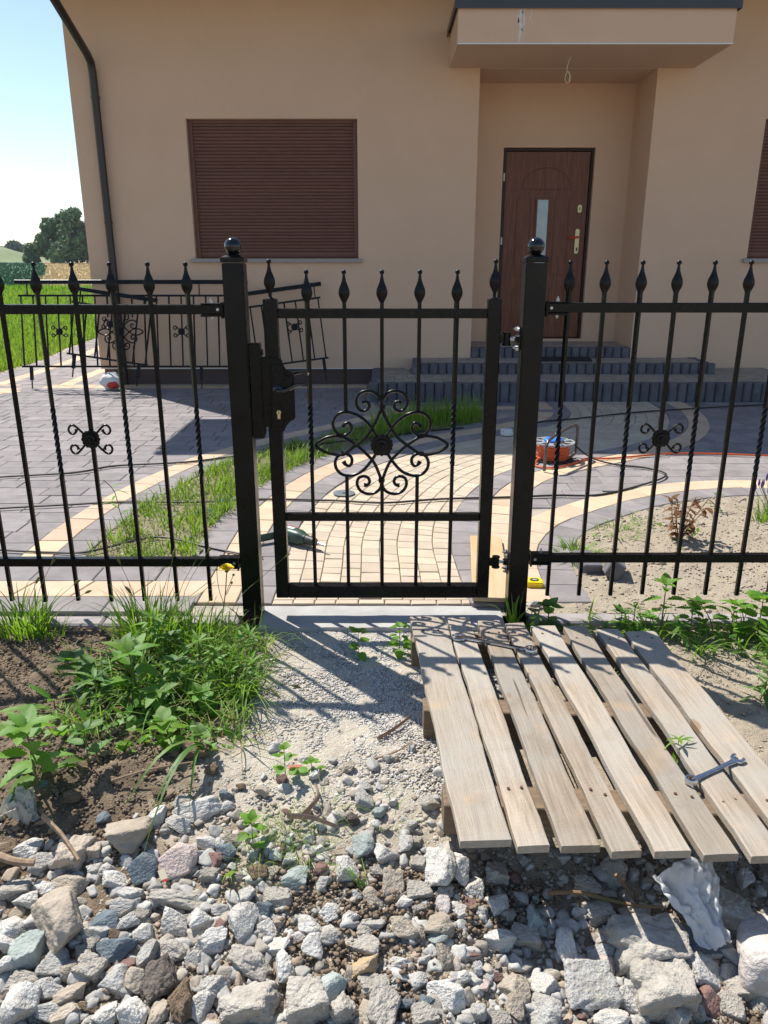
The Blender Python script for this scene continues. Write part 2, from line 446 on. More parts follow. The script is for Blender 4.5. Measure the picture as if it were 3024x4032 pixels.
def wood_material():
    m = bpy.data.materials.new('pallet_wood'); m.use_nodes = True
    nt = m.node_tree; nt.nodes.clear()
    out = nt.nodes.new('ShaderNodeOutputMaterial'); bs = nt.nodes.new('ShaderNodeBsdfPrincipled')
    vec = _coord(nt)
    st = nt.nodes.new('ShaderNodeMapping'); st.inputs['Scale'].default_value = (1, .045, 1); nt.links.new(vec, st.inputs[0])
    g1 = _noise(nt, st.outputs[0], 70, 6, .6, .6)
    g2 = _noise(nt, st.outputs[0], 260, 4, .6, .2)
    c = _mix(nt, (.43, .355, .27), (.31, .25, .185), _range(nt, g1, .36, .60))
    c = _mix(nt, c, (.20, .155, .11), _range(nt, g2, .57, .72, 0, .5))
    c = _mix(nt, c, (.16, .12, .085), _range(nt, g1, .64, .74, 0, .5))
    c = _mix(nt, c, (.375, .345, .30), _range(nt, _noise(nt, vec, 3.2), .38, .60, 0, .75))      # greyed weathering
    c = _mix(nt, c, (.52, .36, .22), _range(nt, _noise(nt, vec, 5.1), .60, .72, 0, .55))
    vo = nt.nodes.new('ShaderNodeTexVoronoi'); vo.inputs['Scale'].default_value = 4.6
    s2 = nt.nodes.new('ShaderNodeMapping'); s2.inputs['Scale'].default_value = (1, .55, .2); nt.links.new(vec, s2.inputs[0])
    nt.links.new(s2.outputs[0], vo.inputs['Vector'])
    c = _mix(nt, c, (.10, .075, .055), _math(nt, 'MULTIPLY', _range(nt, _noise(nt, st.outputs[0], 34, 2, .5), .69, .73), .8))      # checks and splits
    c = _mix(nt, c, (.27, .215, .16), _range(nt, _noise(nt, vec, 7.5, 6), .56, .74, 0, .55))      # dirt
    knot = _range(nt, vo.outputs['Distance'], .060, .095, 1, 0)
    c = _mix(nt, c, (.27, .175, .105), _math(nt, 'MULTIPLY', knot, .85))
    hs = nt.nodes.new('ShaderNodeHueSaturation')
    nt.links.new(_range(nt, _rand(nt), 0, 1, .84, 1.16), hs.inputs['Value']); nt.links.new(c, hs.inputs['Color'])
    nt.links.new(hs.outputs[0], bs.inputs['Base Color'])
    bs.inputs['Roughness'].default_value = .85; bs.inputs['Specular IOR Level'].default_value = .2
    b = nt.nodes.new('ShaderNodeBump'); b.inputs['Strength'].default_value = .9; b.inputs['Distance'].default_value = .003
    saw = nt.nodes.new('ShaderNodeMapping'); saw.inputs['Scale'].default_value = (.25, 1, 1); nt.links.new(vec, saw.inputs[0])
    nt.links.new(_math(nt, 'ADD', g2, _math(nt, 'MULTIPLY', _noise(nt, saw.outputs[0], 190, 2), .55)), b.inputs['Height'])
    nt.links.new(b.outputs[0], bs.inputs['Normal'])
    nt.links.new(bs.outputs[0], out.inputs[0])
    return m
PWOOD = wood_material()

def ground_material():
    """earth of three kinds, mixed by the weights stored on the sheet: R dark soil, G pale sand and gravel, B field and lawn earth"""
    m = bpy.data.materials.new('earth'); m.use_nodes = True
    nt = m.node_tree; nt.nodes.clear()
    out = nt.nodes.new('ShaderNodeOutputMaterial'); bs = nt.nodes.new('ShaderNodeBsdfPrincipled')
    vec = _coord(nt, shift=False)
    at = nt.nodes.new('ShaderNodeAttribute'); at.attribute_name = 'earth'
    sp = nt.nodes.new('ShaderNodeSeparateColor'); nt.links.new(at.outputs['Color'], sp.inputs[0])
    n1 = _noise(nt, vec, 9, 7); n2 = _noise(nt, vec, 70, 6, .65)
    soil = _mix(nt, (.235, .175, .120), (.14, .103, .07), _range(nt, n1, .38, .62))
    soil = _mix(nt, soil, (.33, .25, .175), _range(nt, n2, .56, .72, 0, .7))
    sand = _mix(nt, (.56, .495, .395), (.48, .42, .335), _range(nt, n1, .38, .62))
    sand = _mix(nt, sand, (.64, .60, .53), _range(nt, n2, .52, .68, 0, .8))
    sandy = _mix(nt, (.44, .37, .275), (.37, .305, .225), _range(nt, n1, .38, .62))
    sandy = _mix(nt, sandy, (.52, .455, .355), _range(nt, n2, .55, .72, 0, .7))
    c = _mix(nt, sandy, soil, sp.outputs[0])
    c = _mix(nt, c, sand, sp.outputs[1])
    c = _mix(nt, c, (.15, .14, .06), sp.outputs[2])
    nt.links.new(c, bs.inputs['Base Color'])
    bs.inputs['Roughness'].default_value = .95; bs.inputs['Specular IOR Level'].default_value = .15
    b = nt.nodes.new('ShaderNodeBump'); b.inputs['Strength'].default_value = 1.0; b.inputs['Distance'].default_value = .012
    nt.links.new(_math(nt, 'ADD', _noise(nt, vec, 55, 8, .65), _math(nt, 'MULTIPLY', _noise(nt, vec, 240, 3), .5)), b.inputs['Height'])
    nt.links.new(b.outputs[0], bs.inputs['Normal'])
    nt.links.new(bs.outputs[0], out.inputs[0])
    return m
EARTH = ground_material()

BEARW = mk('bearer_wood_shaded', (.23, .165, .105), (.15, .105, .07), 12, rough=.9, stretch=(1, 9, 9), bump=.4, bscale=60)  # bearers darkened: shade of the slat gaps is put into the wood colour
# ================================================================== the ground, out to the horizon
def zfar(Y):
    Y = np.asarray(Y, float)
    return np.where(Y < 42, 0, np.minimum((Y - 42) * .009, 1.15))

def build_ground():
    xs = np.concatenate([[-2500, -1200, -600, -300, -150, -80, -40, -20, -10, -6, -4, -3, -2.5], np.arange(-2.2, 2.4, .0125), [2.6, 3, 4, 6, 10, 20, 40, 80, 200, 600, 2500]])
    ys = np.concatenate([[-40, -15, -6, -2, 0, .4], np.arange(.7, 3.0, .0125), [3.1, 3.3, 4, 6, 9, 12, 16, 20, 30, 40, 50, 60, 80, 100, 130, 150, 180, 300, 600, 1200, 3000]])
    X, Y = np.meshgrid(xs, ys)
    near = sm(-3.5, -2.4, X) * (1 - sm(2.6, 3.5, X)) * (1 - sm(2.95, 3.0, Y)) * sm(.3, .8, Y)
    Z = hz(X, Y) * (1 - sm(2.92, 2.98, Y)) * np.where(Y < 3, 1, 0)
    Z = np.where(Y > 3.0, -.06, Z - (Y > 2.93) * .03)
    Z = np.where(Y >= 12, -.03 + zfar(Y), Z)
    # clods and footprints in the loose earth
    left = sm(-.62, -.85, X) * (1 - sm(2.8, 2.95, Y))
    right = sm(.95, 1.1, X) * (1 - sm(2.8, 2.95, Y))
    Z = Z + near * (.006 * fbm(X * 14, Y * 14, 21) + .004 * fbm(X * 45, Y * 45, 33))
    Z = Z + near * left * (.016 * np.abs(fbm(X * 11, Y * 11, 5)) + .010 * np.maximum(0, fbm(X * 30, Y * 30, 8)))
    Z = Z + near * right * (.010 * fbm(X * 9, Y * 9, 6) + .006 * fbm(X * 30, Y * 30, 18))
    V = np.stack([X, Y, Z], -1).reshape(-1, 3)
    ny, nx = X.shape
    i = np.arange(ny * nx).reshape(ny, nx)
    F = np.stack([i[:-1, :-1], i[:-1, 1:], i[1:, 1:], i[1:, :-1]], -1).reshape(-1, 4)
    me = np_mesh('ground', V, [F], EARTH, smooth=True)
    n = .18 * fbm(X * 5, Y * 5, 40) + .1 * fbm(X * 17, Y * 17, 44)
    soil = sm(-.42, -.72, X + n * 1.2) * np.where(Y < 3.2, 1, 0)
    soil = np.maximum(soil, .55 * sm(1.75, 1.45, Y + n) * sm(.1, .5, X + n))          # dug earth under the rubble
    soil = np.maximum(soil, .15 * sm(1.5, 1.3, Y + n))
    sand = sm(-.62, -.35, X + n) * sm(.42, .2, X - n) * np.where(Y < 3.2, 1, 0) * sm(1.55, 1.8, Y + n)
    fld = sm(6, 9, Y)
    C = np.stack([soil, sand, fld, np.ones_like(X)], -1).reshape(-1, 4).astype(np.float32)
    ca = me.color_attributes.new('earth', 'FLOAT_COLOR', 'POINT')
    ca.data.foreach_set('color', C.ravel())
    o = place('ground', me, EARTH)
    tag(o, 'bare sandy earth in front of the fence running out to the horizon', 'ground', kind='structure')
build_ground()

def poly_sheet(name, poly, z, mat, label, cat, dz=None):
    mb = MB(); mb.add([(x, y, z + (float(zfar(y)) if dz is None else dz)) for x, y in poly], [tuple(range(len(poly)))])
    return solo(name, mb, mat, label, cat, kind='structure', origin=(poly[0][0], poly[0][1], z))

LAWN_E = mk('lawn_earth', (.075, .12, .022), (.10, .15, .03), 3, rough=.9)
CROP_E = mk('crop_earth', (.035, .095, .045), (.045, .11, .05), .6, rough=.9)
GRAIN_E = mk('grain_earth', (.50, .385, .21), (.40, .30, .155), .8, rough=.9)
HILLM = mk('hill_grass', (.22, .25, .11), (.14, .19, .08), .12, rough=.95)
poly_sheet('lawn', [(-16, 6), (-5.25, 6), (-5.25, 11.8), (-5.75, 15.6), (-6.2, 20), (-6.2, 41.5), (-26, 41.5), (-26, 20)], .005, LAWN_E, 'short bright green lawn beside the house', 'lawn')
poly_sheet('garden_path', [(-14, 22.3), (-4.5, 22.3), (-4.5, 22.9), (-14, 22.9)], .11, CONC, 'pale narrow concrete strip crossing the lawn', 'path')
def field_strip(name, pts_l, pts_r, ys, z, mat, label):
    mb = MB(); n = len(ys)
    for i, y in enumerate(ys):
        mb.v += [(pts_l[i], y, z + float(zfar(y))), (pts_r[i], y, z + float(zfar(y)))]
    mb.f = [(2 * i, 2 * i + 1, 2 * i + 3, 2 * i + 2) for i in range(n - 1)]
    return solo(name, mb, mat, label, 'field', kind='structure', origin=(pts_l[0], ys[0], 0))
field_strip('green_field', [-60, -70, -90, -130, -200], [-18.2, -22.3, -31.5, -46, -72], [41.5, 52, 75, 110, 170], .05, CROP_E, 'dark green crop field beyond the lawn')
field_strip('grain_field', [-18.2, -22.3, -31.5, -46, -72], [60, 60, 60, 60, 60], [41.5, 52, 75, 110, 170], .06, GRAIN_E, 'ripe golden grain field beside the green crop')

# ---- blades: vectorised grass
def blades(P, h, w, az, lean, segs=3, droop=0.0, z_axis=None):
    """P (n,3) foot points; returns verts, [quads, tris]"""
    n = len(P); k = np.arange(segs + 1) / segs
    dx, dy = np.cos(az)[:, None], np.sin(az)[:, None]
    t = k[None, :]
    out = lean[:, None] * h[:, None] * t ** 1.7
    up = h[:, None] * (t - .5 * (lean[:, None] ** 2) * t ** 2 * .6 - droop * np.maximum(0, t - .55) ** 2 * 2.2)
    cx = P[:, 0, None] + dx * out; cy = P[:, 1, None] + dy * out; cz = P[:, 2, None] + up
    wid = w[:, None] * np.clip(1.0 - t ** 1.8, 0, 1) * .5
    tw = (az + np.pi / 2 + rng.uniform(-.7, .7, n))[:, None]
    px, py = np.cos(tw) * wid, np.sin(tw) * wid
    L = np.stack([cx - px, cy - py, cz], -1)[:, :-1]; Rr = np.stack([cx + px, cy + py, cz], -1)[:, :-1]
    tip = np.stack([cx[:, -1], cy[:, -1], cz[:, -1]], -1)[:, None]
    V = np.concatenate([np.stack([L, Rr], 2).reshape(n, -1, 3), tip], 1)
    m = 2 * segs + 1
    b = (np.arange(n) * m)[:, None]
    q = []
    for s in range(segs - 1):
        q.append(b + np.array([[2 * s, 2 * s + 1, 2 * s + 3, 2 * s + 2]]))
    tri = b + np.array([[2 * segs - 2, 2 * segs - 1, 2 * segs]])
    Q = np.concatenate(q, 0) if q else np.zeros((0, 4), int)
    return V.reshape(-1, 3), [Q, tri]

def join_np(parts):
    V = []; Q = []; T = []; b = 0
    for v, fs in parts:
        V.append(v)
        for f in fs:
            if len(f): (Q if f.shape[1] == 4 else T).append(f + b)
        b += len(v)
    F = []
    if Q: F.append(np.concatenate(Q))
    if T: F.append(np.concatenate(T))
    return np.concatenate(V), F

def stuff_mesh(name, V, F, mat, label, cat, kind='stuff', group=None):
    c = V.mean(0); c[2] = V[:, 2].min()
    o = place(name, np_mesh(name, V - c, F, mat), mat, None, tuple(c))
    return tag(o, label, cat, group, kind)

def inpoly(x, y, poly):
    x = np.asarray(x); y = np.asarray(y); r = np.zeros(x.shape, bool); n = len(poly); j = n - 1
    for i in range(n):
        xi, yi = poly[i]; xj, yj = poly[j]
        c = ((yi > y) != (yj > y)) & (x < (xj - xi) * (y - yi) / ((yj - yi) if yj != yi else 1e-9) + xi)
        r ^= c; j = i
    return r

# lawn grass (only where the picture can see it)
N = 80000
Yl = 9.3 + (41 - 9.3) * rng.random(N) ** 1.7
Xl = -Yl * (.30 + .27 * rng.random(N) + .45 * (rng.random(N) > .72) * rng.random(N))
edge = np.interp(Yl, [6, 11.8, 15.6, 20, 41], [-5.27, -5.27, -5.77, -6.2, -6.2])
ok = (Xl < edge) & ~((Yl > 22.2) & (Yl < 23.0) & (rng.random(N) < .97))
Xl, Yl = Xl[ok], Yl[ok]; n = len(Xl)
V, F = blades(np.stack([Xl, Yl, np.zeros(n)], -1), rng.uniform(.06, .15, n) * (1 + Yl * .012), rng.uniform(.006, .012, n) * (1 + Yl * .10), rng.uniform(0, 6.28, n), rng.uniform(.1, .8, n), 2)
stuff_mesh('lawn_grass', V, F, BLADE_Y, 'bright sunlit blades of the lawn left of the house', 'grass')
# crop and grain
def field_blades(name, n, xl, xr, hgt, wd, mat, label, ymin=41.5):
    Y = ymin + (150 - ymin) * rng.random(n) ** 2.2
    X = -Y * (.28 + .55 * rng.random(n))
    split = np.interp(Y, [41.5, 52, 75, 110, 170], [-18.2, -22.3, -31.5, -46, -72]) + .6 * fbm(Y * .5, Y * .1, 3)
    ok = (X > split) if xl else (X < split)
    X, Y = X[ok], Y[ok]; m = len(X)
    V, F = blades(np.stack([X, Y, zfar(Y)], -1), rng.uniform(.6, 1, m) * hgt, wd * (Y / 45), rng.uniform(0, 6.28, m), rng.uniform(.05, .4, m), 2)
    stuff_mesh(name, V, F, mat, label, 'crop')
CROPB = mk('crop_blade', (.032, .105, .05), (.042, .12, .05), 1, rough=.6, transl=.2, rnd=.2)
GRAINB = mk('grain_blade', (.55, .43, .24), (.44, .33, .17), 1, rough=.7, transl=.3, rnd=.18)
field_blades('crop_plants', 22000, False, True, .28, .12, CROPB, 'dark green standing crop far behind the lawn')
field_blades('grain_stalks', 22000, True, True, .30, .12, GRAINB, 'ripe golden cereal stalks far behind the lawn')
n = 2600
Yr = rng.uniform(39.5, 41.8, n); Xr = -Yr * (.36 + .2 * rng.random(n))
V, F = blades(np.stack([Xr, Yr, np.zeros(n)], -1), rng.uniform(.12, .4, n), rng.uniform(.05, .1, n), rng.uniform(0, 6.28, n), rng.uniform(.1, .6, n), 2)
stuff_mesh('field_edge_weeds', V, F, BLADE, 'rough weeds along the far edge of the lawn', 'weeds')

# hill and far trees
def build_hill():
    mb = MB(); nx, ny = 40, 14
    for j in range(ny):
        for i in range(nx):
            x = -190 + 100 * i / (nx - 1); y = 205 + 60 * j / (ny - 1)
            e = math.sin(math.pi * j / (ny - 1)) ** .8
            h = 5.2 * e * float(sm(-92, -118, x)) * (1 + .25 * float(fbm(x * .12, y * .12, 4)))
            mb.v.append((x, y, .5 + h))
    mb.f = [(j * nx + i, j * nx + i + 1, (j + 1) * nx + i + 1, (j + 1) * nx + i) for j in range(ny - 1) for i in range(nx - 1)]
    solo('hill', mb, HILLM, 'low grassy mound at the far left edge of the fields', 'hill', kind='structure', smooth=True)
build_hill()

def tree(x, y, z, h, w, label, group, n=2600, leaf=.5, mat=TREELEAF, low=.12):
    t = thing('broadleaf_tree', label, 'tree', (x, y, z), group)
    mb = MB(); pts = []; rr = []
    for i in range(7):
        q = i / 6; pts.append((x + .25 * math.sin(q * 4 + x), y, z + h * .8 * q)); rr.append(.03 * h * (1 - .85 * q))
    mb.tube(pts, rr, 7)
    for i in range(7):
        a = rng.uniform(0, 6.28); q = rng.uniform(.25, .7); L = w * rng.uniform(.25, .42)
        p = Vector((x, y, z + h * .8 * q)); e = p + Vector((math.cos(a) * L, math.sin(a) * L, L * .7))
        mb.tube([p, (p + e) / 2 + Vector((0, 0, .1)), e], [.010 * h, .007 * h, .003 * h], 5)
    part('trunk', mb, BARK, t)
    # clumps
    C = []
    for i in range(60):
        q = rng.uniform(low, 1); rad = w * .5 * (math.sin(math.pi * min(1, (q * .82 + .16))) ** .6)
        a = rng.uniform(0, 6.28); d = rad * rng.uniform(.35, .95)
        C.append((math.cos(a) * d, math.sin(a) * d, h * q * .95, w * rng.uniform(.13, .23)))
    C = np.array(C)
    k = rng.integers(0, len(C), n)
    u = rng.normal(size=(n, 3)); u /= np.linalg.norm(u, axis=1)[:, None]
    P = C[k, :3] + u * (C[k, 3] * rng.uniform(.55, 1.1, n))[:, None] * np.array([1, 1, .85])
    P[:, 2] = np.maximum(P[:, 2], .1)
    a = rng.normal(size=(n, 3)); a /= np.linalg.norm(a, axis=1)[:, None]
    b = np.cross(a, u); b /= np.linalg.norm(b, axis=1)[:, None] + 1e-6
    s = leaf * rng.uniform(.5, 1.1, n)[:, None]
    V = np.stack([P - a * s * .5, P + b * s * .32, P + a * s * .5, P - b * s * .32], 1).reshape(-1, 3)
    Fq = np.arange(4 * n).reshape(n, 4)
    place('crown', np_mesh('crown', V, [Fq], mat), mat, t)
gT = 'trees behind the grain field'
tree(-61.6, 150, .9, 8.0, 4.4, 'tall leafy tree at the left end of the grove behind the grain field', gT, 7000, .75)
tree(-59.6, 153, .9, 8.6, 6.0, 'broad leafy tree in the middle of the grove behind the grain field', gT, 8000, .75)
tree(-56.6, 149, .9, 9.4, 5.6, 'tallest leafy tree of the grove, nearest the house corner', gT, 8000, .75)
tree(-53.6, 151, .9, 8.2, 6.0, 'leafy tree partly hidden behind the house corner', gT, 7000, .75)
tree(-58.0, 146, .9, 3.4, 4.6, 'low shrubby tree at the foot of the grove', gT, 3500, .6)
tree(-65.2, 150, .9, 3.4, 2.9, 'small dark round tree standing left of the grove', gT, 3500, .6)
gF = 'far trees on the skyline'
for x, y, h, w, lb in [(-146, 300, 7.6, 9, 'hazy far tree at the very left of the skyline'), (-138, 310, 5.6, 7.5, 'small hazy far tree on the mound skyline'), (-134.5, 296, 6.6, 8, 'rounded hazy far tree right of the mound'), (-129, 300, 5.8, 8, 'low hazy far tree next to the small dark tree'), (-123, 298, 5.4, 8, 'hazy far tree just left of the grove')]:
    tree(x, y, 1.1, h, w, lb, gF, 2200, 1.3, TREELEAF2)

# ================================================================== the house
HY = 9.6
house = thing('house', 'salmon rendered house with closed brown shutters and a recessed entrance', 'house', (0, HY, 0))
def wall_mesh(mb, x0, x1, z0, z1, holes, y, depth):
    """front wall in the XZ plane with rectangular openings and their reveals"""
    xs = sorted({x0, x1, *[h[0] for h in holes], *[h[1] for h in holes]}); zs = sorted({z0, z1, *[h[2] for h in holes], *[h[3] for h in holes]})
    for i in range(len(xs) - 1):
        for j in range(len(zs) - 1):
            cx, cz = (xs[i] + xs[i + 1]) / 2, (zs[j] + zs[j + 1]) / 2
            if any(h[0] < cx < h[1] and h[2] < cz < h[3] for h in holes): continue
            mb.quad((xs[i], y, zs[j]), (xs[i + 1], y, zs[j]), (xs[i + 1], y, zs[j + 1]), (xs[i], y, zs[j + 1]))
    for a, b, c, d in holes:
        mb.quad((a, y, c), (a, y + depth, c), (a, y + depth, d), (a, y, d))
        mb.quad((b, y, c), (b, y, d), (b, y + depth, d), (b, y + depth, c))
        mb.quad((a, y, d), (a, y + depth, d), (b, y + depth, d), (b, y, d))
        mb.quad((a, y, c), (b, y, c), (b, y + depth, c), (a, y + depth, c))
WX0, WX1, HB = -3.5, 10.0, 18.6
W1 = (-2.235, -.302, 1.505, 3.0); W2 = (4.30, 6.25, 1.505, 3.0)
RX0, RX1 = 1.064, 3.03
mb = MB()
def wm(*a):
    b = MB(); wall_mesh(b, *a); mb.add(b.v, b.f)
mb = MB()
wm(WX0, RX0, .217, 4.30, [W1], HY, .13)
wm(RX1, WX1, .217, 4.30, [W2], HY, .13)
wm(RX0, RX1, 3.50, 4.30, [], HY, .13)
RB = 10.35
mb.quad((RX0, HY, 0.1), (RX0, RB, 0.1), (RX0, RB, 3.5), (RX0, HY, 3.5))
mb.quad((RX1, HY, 0.1), (RX1, HY, 3.5), (RX1, RB, 3.5), (RX1, RB, 0.1))
mb.quad((RX0, HY, 3.5), (RX0, RB, 3.5), (RX1, RB, 3.5), (RX1, HY, 3.5))
wm(RX0, RX1, .1, 3.5, [(1.47, 2.60, .50, 2.80)], RB, .13)
# left gable wall, back and right walls
ridY, ridZ = 14.1, 6.65
mb.add([(WX0, HY, .217), (WX0, HB, .217), (WX0, HB, 4.88), (WX0, ridY, 6.68), (WX0, HY, 4.88)], [(0, 4, 3, 2, 1)])
mb.add([(WX1, HY, .217), (WX1, HB, .217), (WX1, HB, 4.88), (WX1, ridY, 6.68), (WX1, HY, 4.88)], [(0, 1, 2, 3, 4)])
mb.quad((WX0, HB, .217), (WX1, HB, .217), (WX1, HB, 4.30), (WX0, HB, 4.30))
part('wall', mb, STUCCO, house)
mb = MB(); mb.box(-3.47, RX0 - .01, HY + .03, HY + .2, -.1, .216); part('plinth', mb, PLINTH, house)
mb = MB(); mb.box(RX1 + .01, WX1 - .03, HY + .03, HY + .2, -.1, .216); part('plinth', mb, PLINTH, house)
mb = MB(); mb.box(-3.47, -3.3, HY + .2, HB - .03, -.1, .216); part('plinth', mb, PLINTH, house)
mb = MB(); mb.box(WX0 - .004, .325, HY - .012, HY + .025, .207, .2165); part('drip_strip', mb, TRIMW, house)
mb = MB(); mb.box(3.86, WX1, HY - .012, HY + .025, .207, .2165); part('drip_strip', mb, TRIMW, house)
mb = MB(); mb.box(WX0 - .012, WX0 + .02, HY + .05, HB, .207, .2165); part('drip_strip', mb, TRIMW, house)
# corner bead of the rendered corner
# roof: a gable roof with wide eaves
mb = MB()
ex0, ex1, ey = -3.95, 10.6, 8.37
def roofpoly(z_off):
    return [(ey, 4.40 + z_off), (ridY, 4.40 + (ridY - ey) * .4 + z_off), (ridY + (ridY - ey), 4.40 + z_off)]
p = roofpoly(0); q = roofpoly(.10)
mb.prism_x(p + q[::-1], ex0, ex1)
rf = part('roof', mb, ROOF, house)
mb = MB(); mb.box(ex0 + .02, ex1 - .02, ey + .01, HY + .0, 4.282, 4.31); part('soffit', mb, SOFFIT, house)
mb = MB(); mb.box(ex0 + .02, ex1 - .02, ey - .012, ey + .012, 4.27, 4.46); part('fascia', mb, PIPE, house)
mb = MB(); mb.tube([(ex0, ey - .09, 4.40), (ex1, ey - .09, 4.40)], .065, 10); part('gutter', mb, PIPE, house, smooth=True)
# canopy
canopy_org = None
mb = MB(); mb.box(.72, 3.43, 8.605, HY - .001, 3.503, 3.845)
can = part('canopy', mb, STUCCO, house, bevel=.004)
mb = MB(); mb.box(.69, 3.46, 8.575, HY - .002, 3.848, 3.872); mb.box(.69, 3.46, 8.572, 8.5745, 3.80, 3.87); mb.box(.687, .6895, 8.572, HY - .002, 3.80, 3.87); mb.box(3.4605, 3.463, 8.572, HY - .002, 3.80, 3.87)
part('flashing', mb, FLASH, can)
mb = MB(); mb.box(.722, 3.428, 8.598, 8.6045, 3.500, 3.512); part('drip_edge', mb, TRIMW, can)
LIME = mk('lime_streak', (.66, .62, .58), (.60, .52, .44), 30, rough=.9)
mb = MB()
for x, w, zt, zb in [(1.33, .020, 3.80, 3.52), (1.36, .011, 3.80, 3.60), (1.305, .008, 3.80, 3.66), (1.43, .006, 3.80, 3.69)]:
    b = MB(); pts = []
    for i in range(9):
        q = i / 8; pts.append((x + .008 * math.sin(q * 9 + x * 30), w * (1 - .35 * q) * (1 + .3 * math.sin(q * 23 + x * 60)), zt + (zb - zt) * q))
    b.v = [(c - h, 8.6035, z) for c, h, z in pts] + [(c + h, 8.6035, z) for c, h, z in pts]
    b.f = [(i, i + 9, i + 10, i + 1) for i in range(8)]
    mb.add(b.v, b.f)
part('lime_streak', mb, LIME, can, label='white lime run-off streak on the canopy front')
# wire hanging under the canopy
WIRE = mk('bare_wire', (.70, .66, .50), rough=.5)
wire = thing('hanging_wire', 'loose curled pale cable end hanging under the entrance canopy', 'cable', (1.93, 9.1, 3.5))
mb = MB(); pts = []
for i in range(40):
    q = i / 39
    if q < .2: pts.append((1.945 - .03 * math.sin(q * 8), 9.1, 3.5 - q * .70))
    else:
        a = (q - .2) / .8 * 2 * math.pi * 1.25 + .6
        pts.append((1.93 + .030 * math.sin(a) * (1 - .3 * q), 9.1 + .012 * math.cos(a * 1.3), 3.31 + .052 * math.cos(a)))
mb.tube(pts, .0036, 6); part('cable', mb, WIRE, wire, smooth=True)
mb = MB(); mb.box(1.955, 1.975, 9.095, 9.105, 3.25, 3.27); part('terminal_clip', mb, REDP, wire)
# downpipe
mb = MB(); mb.tube([(-3.2, 8.28, 4.34), (-3.2, 8.30, 4.10), (-3.2, 8.40, 3.98), (-3.2, 9.40, 3.60), (-3.2, 9.50, 3.54), (-3.2, 9.525, 3.44), (-3.2, 9.53, 1.5), (-3.2, 9.53, .02)], .043, 12)
dp = part('downpipe', mb, PIPE, house, smooth=True)
for z in (3.2, 1.9, .7):
    mb = MB(); mb.tube([(-3.2, 9.53, z - .015), (-3.2, 9.53, z + .015)], .049, 12); mb.box(-3.21, -3.19, 9.57, 9.6, z - .01, z + .01); part('pipe_bracket', mb, PIPE, dp)
# windows
def window(W, sillL, sillR):
    a, b, c, d = W
    mb = MB(); y0 = HY + .10
    mb.box(a, a + .05, y0 - .03, y0 + .03, c, d - .0005); mb.box(b - .05, b, y0 - .03, y0 + .03, c, d - .0005)
    mb.box(a + .05, b - .05, y0 - .03, y0 + .03, d - .035, d - .0005)
    win = part('window', mb, SHUTTER, house, bevel=.003, label='window closed by a brown roller shutter')
    z = c + .006; pitch = .0366; k = 0
    me = None
    while z < d - .04:
        top = min(z + pitch - .003, d - .036)
        if k == 0: top = z + .07
        hh = top - z
        if me is None or k <= 1:
            s = MB(); L = (b - a - .10) / 2
            s.prism_x([(0, 0), (-.006, hh * .25), (-.008, hh * .5), (-.006, hh * .8), (0, hh), (.008, hh), (.008, 0)], -L, L)
            me = mesh_of('shutter_slat', s)
        o = place('shutter_slat', me, SHUTTER, win, ((a + b) / 2, y0 - HY, z))
        z = top + .003; k += 1
    # dark sheet behind the slats; its colour darkens the gaps
    mb = MB(); mb.box(a + .05, b - .05, y0 + .012, y0 + .02, c, d - .036); part('dark_backing', mb, DOORD, win)
    mb = MB(); mb.box(sillL, sillR, HY - .045, HY + .10, c - .047, c - .002); part('sill', mb, GRANITE_SILL, win, bevel=.003)
window(W1, -2.285, -.262)
window(W2, 4.25, 6.3)
# front door
dm = MB(); DX0, DX1, DZ0, DZ1, DY = 1.52, 2.565, .515, 2.765, 10.44
dm.box(DX0, DX1, DY, DY + .05, DZ0, DZ1)
door = part('door', dm, DOORW, house, bevel=.003, label='brown wood-grain front door with a narrow glazed slit')
fm = MB(); fm.box(1.472, DX0 - .004, DY - .03, DY + .06, .5, 2.798); fm.box(DX1 + .004, 2.598, DY - .03, DY + .06, .5, 2.798); fm.box(DX0 - .004, DX1 + .004, DY - .03, DY + .06, DZ1 + .004, 2.798); fm.box(DX0 - .004, DX1 + .004, DY - .02, DY + .06, .48, .512)
part('door_frame', fm, DOORD, door, bevel=.002)
gm = MB(); gm.box(1.94, 2.075, DY - .008, DY + .01, 1.40, 2.21); part('glass', gm, DOORG, door)
gm = MB()
for a in ((1.915, 1.94, 1.375, 2.235), (2.075, 2.10, 1.375, 2.235)): gm.box(a[0], a[1], DY - .016, DY - .001, a[2], a[3])
gm.box(1.94, 2.075, DY - .016, DY - .001, 2.21, 2.235); gm.box(1.94, 2.075, DY - .016, DY - .001, 1.375, 1.40)
part('glass_frame', gm, DOORW, door, bevel=.003)
# raised mouldings: an arch above and panels beside and below
def moulding(pts, r=.008, closed=False):
    m_ = MB(); m_.tube([(x, DY - .001, z) for x, z in pts], r, 6, closed=closed, flat=.6)
    part('moulding', m_, DOORW, door, smooth=True)
arch = [(2.04 + .30 * math.cos(a), 2.36 + .22 * math.sin(a)) for a in np.linspace(math.pi, 0, 17)]
moulding([(1.74, 2.33)] + arch + [(2.34, 2.33)], closed=True)
for x0, x1 in ((1.68, 1.86), (2.16, 2.34)):
    moulding([(x0, 2.23), (x1, 2.23), (x1, 1.30), (x0, 1.30)], closed=True)
    moulding([(x0, 1.14), (x1, 1.14), (x1, .68), (x0, .68)], closed=True)
def rrect(cx, cz, w, h, r, n=5):
    out = []
    for sx, sz, a0 in ((1, 1, 0), (-1, 1, 90), (-1, -1, 180), (1, -1, 270)):
        for i in range(n + 1):
            a = R(a0 + 90 * i / n); out.append((cx + sx * (w / 2 - r) + r * math.cos(a), cz + sz * (h / 2 - r) + r * math.sin(a)))
    return out
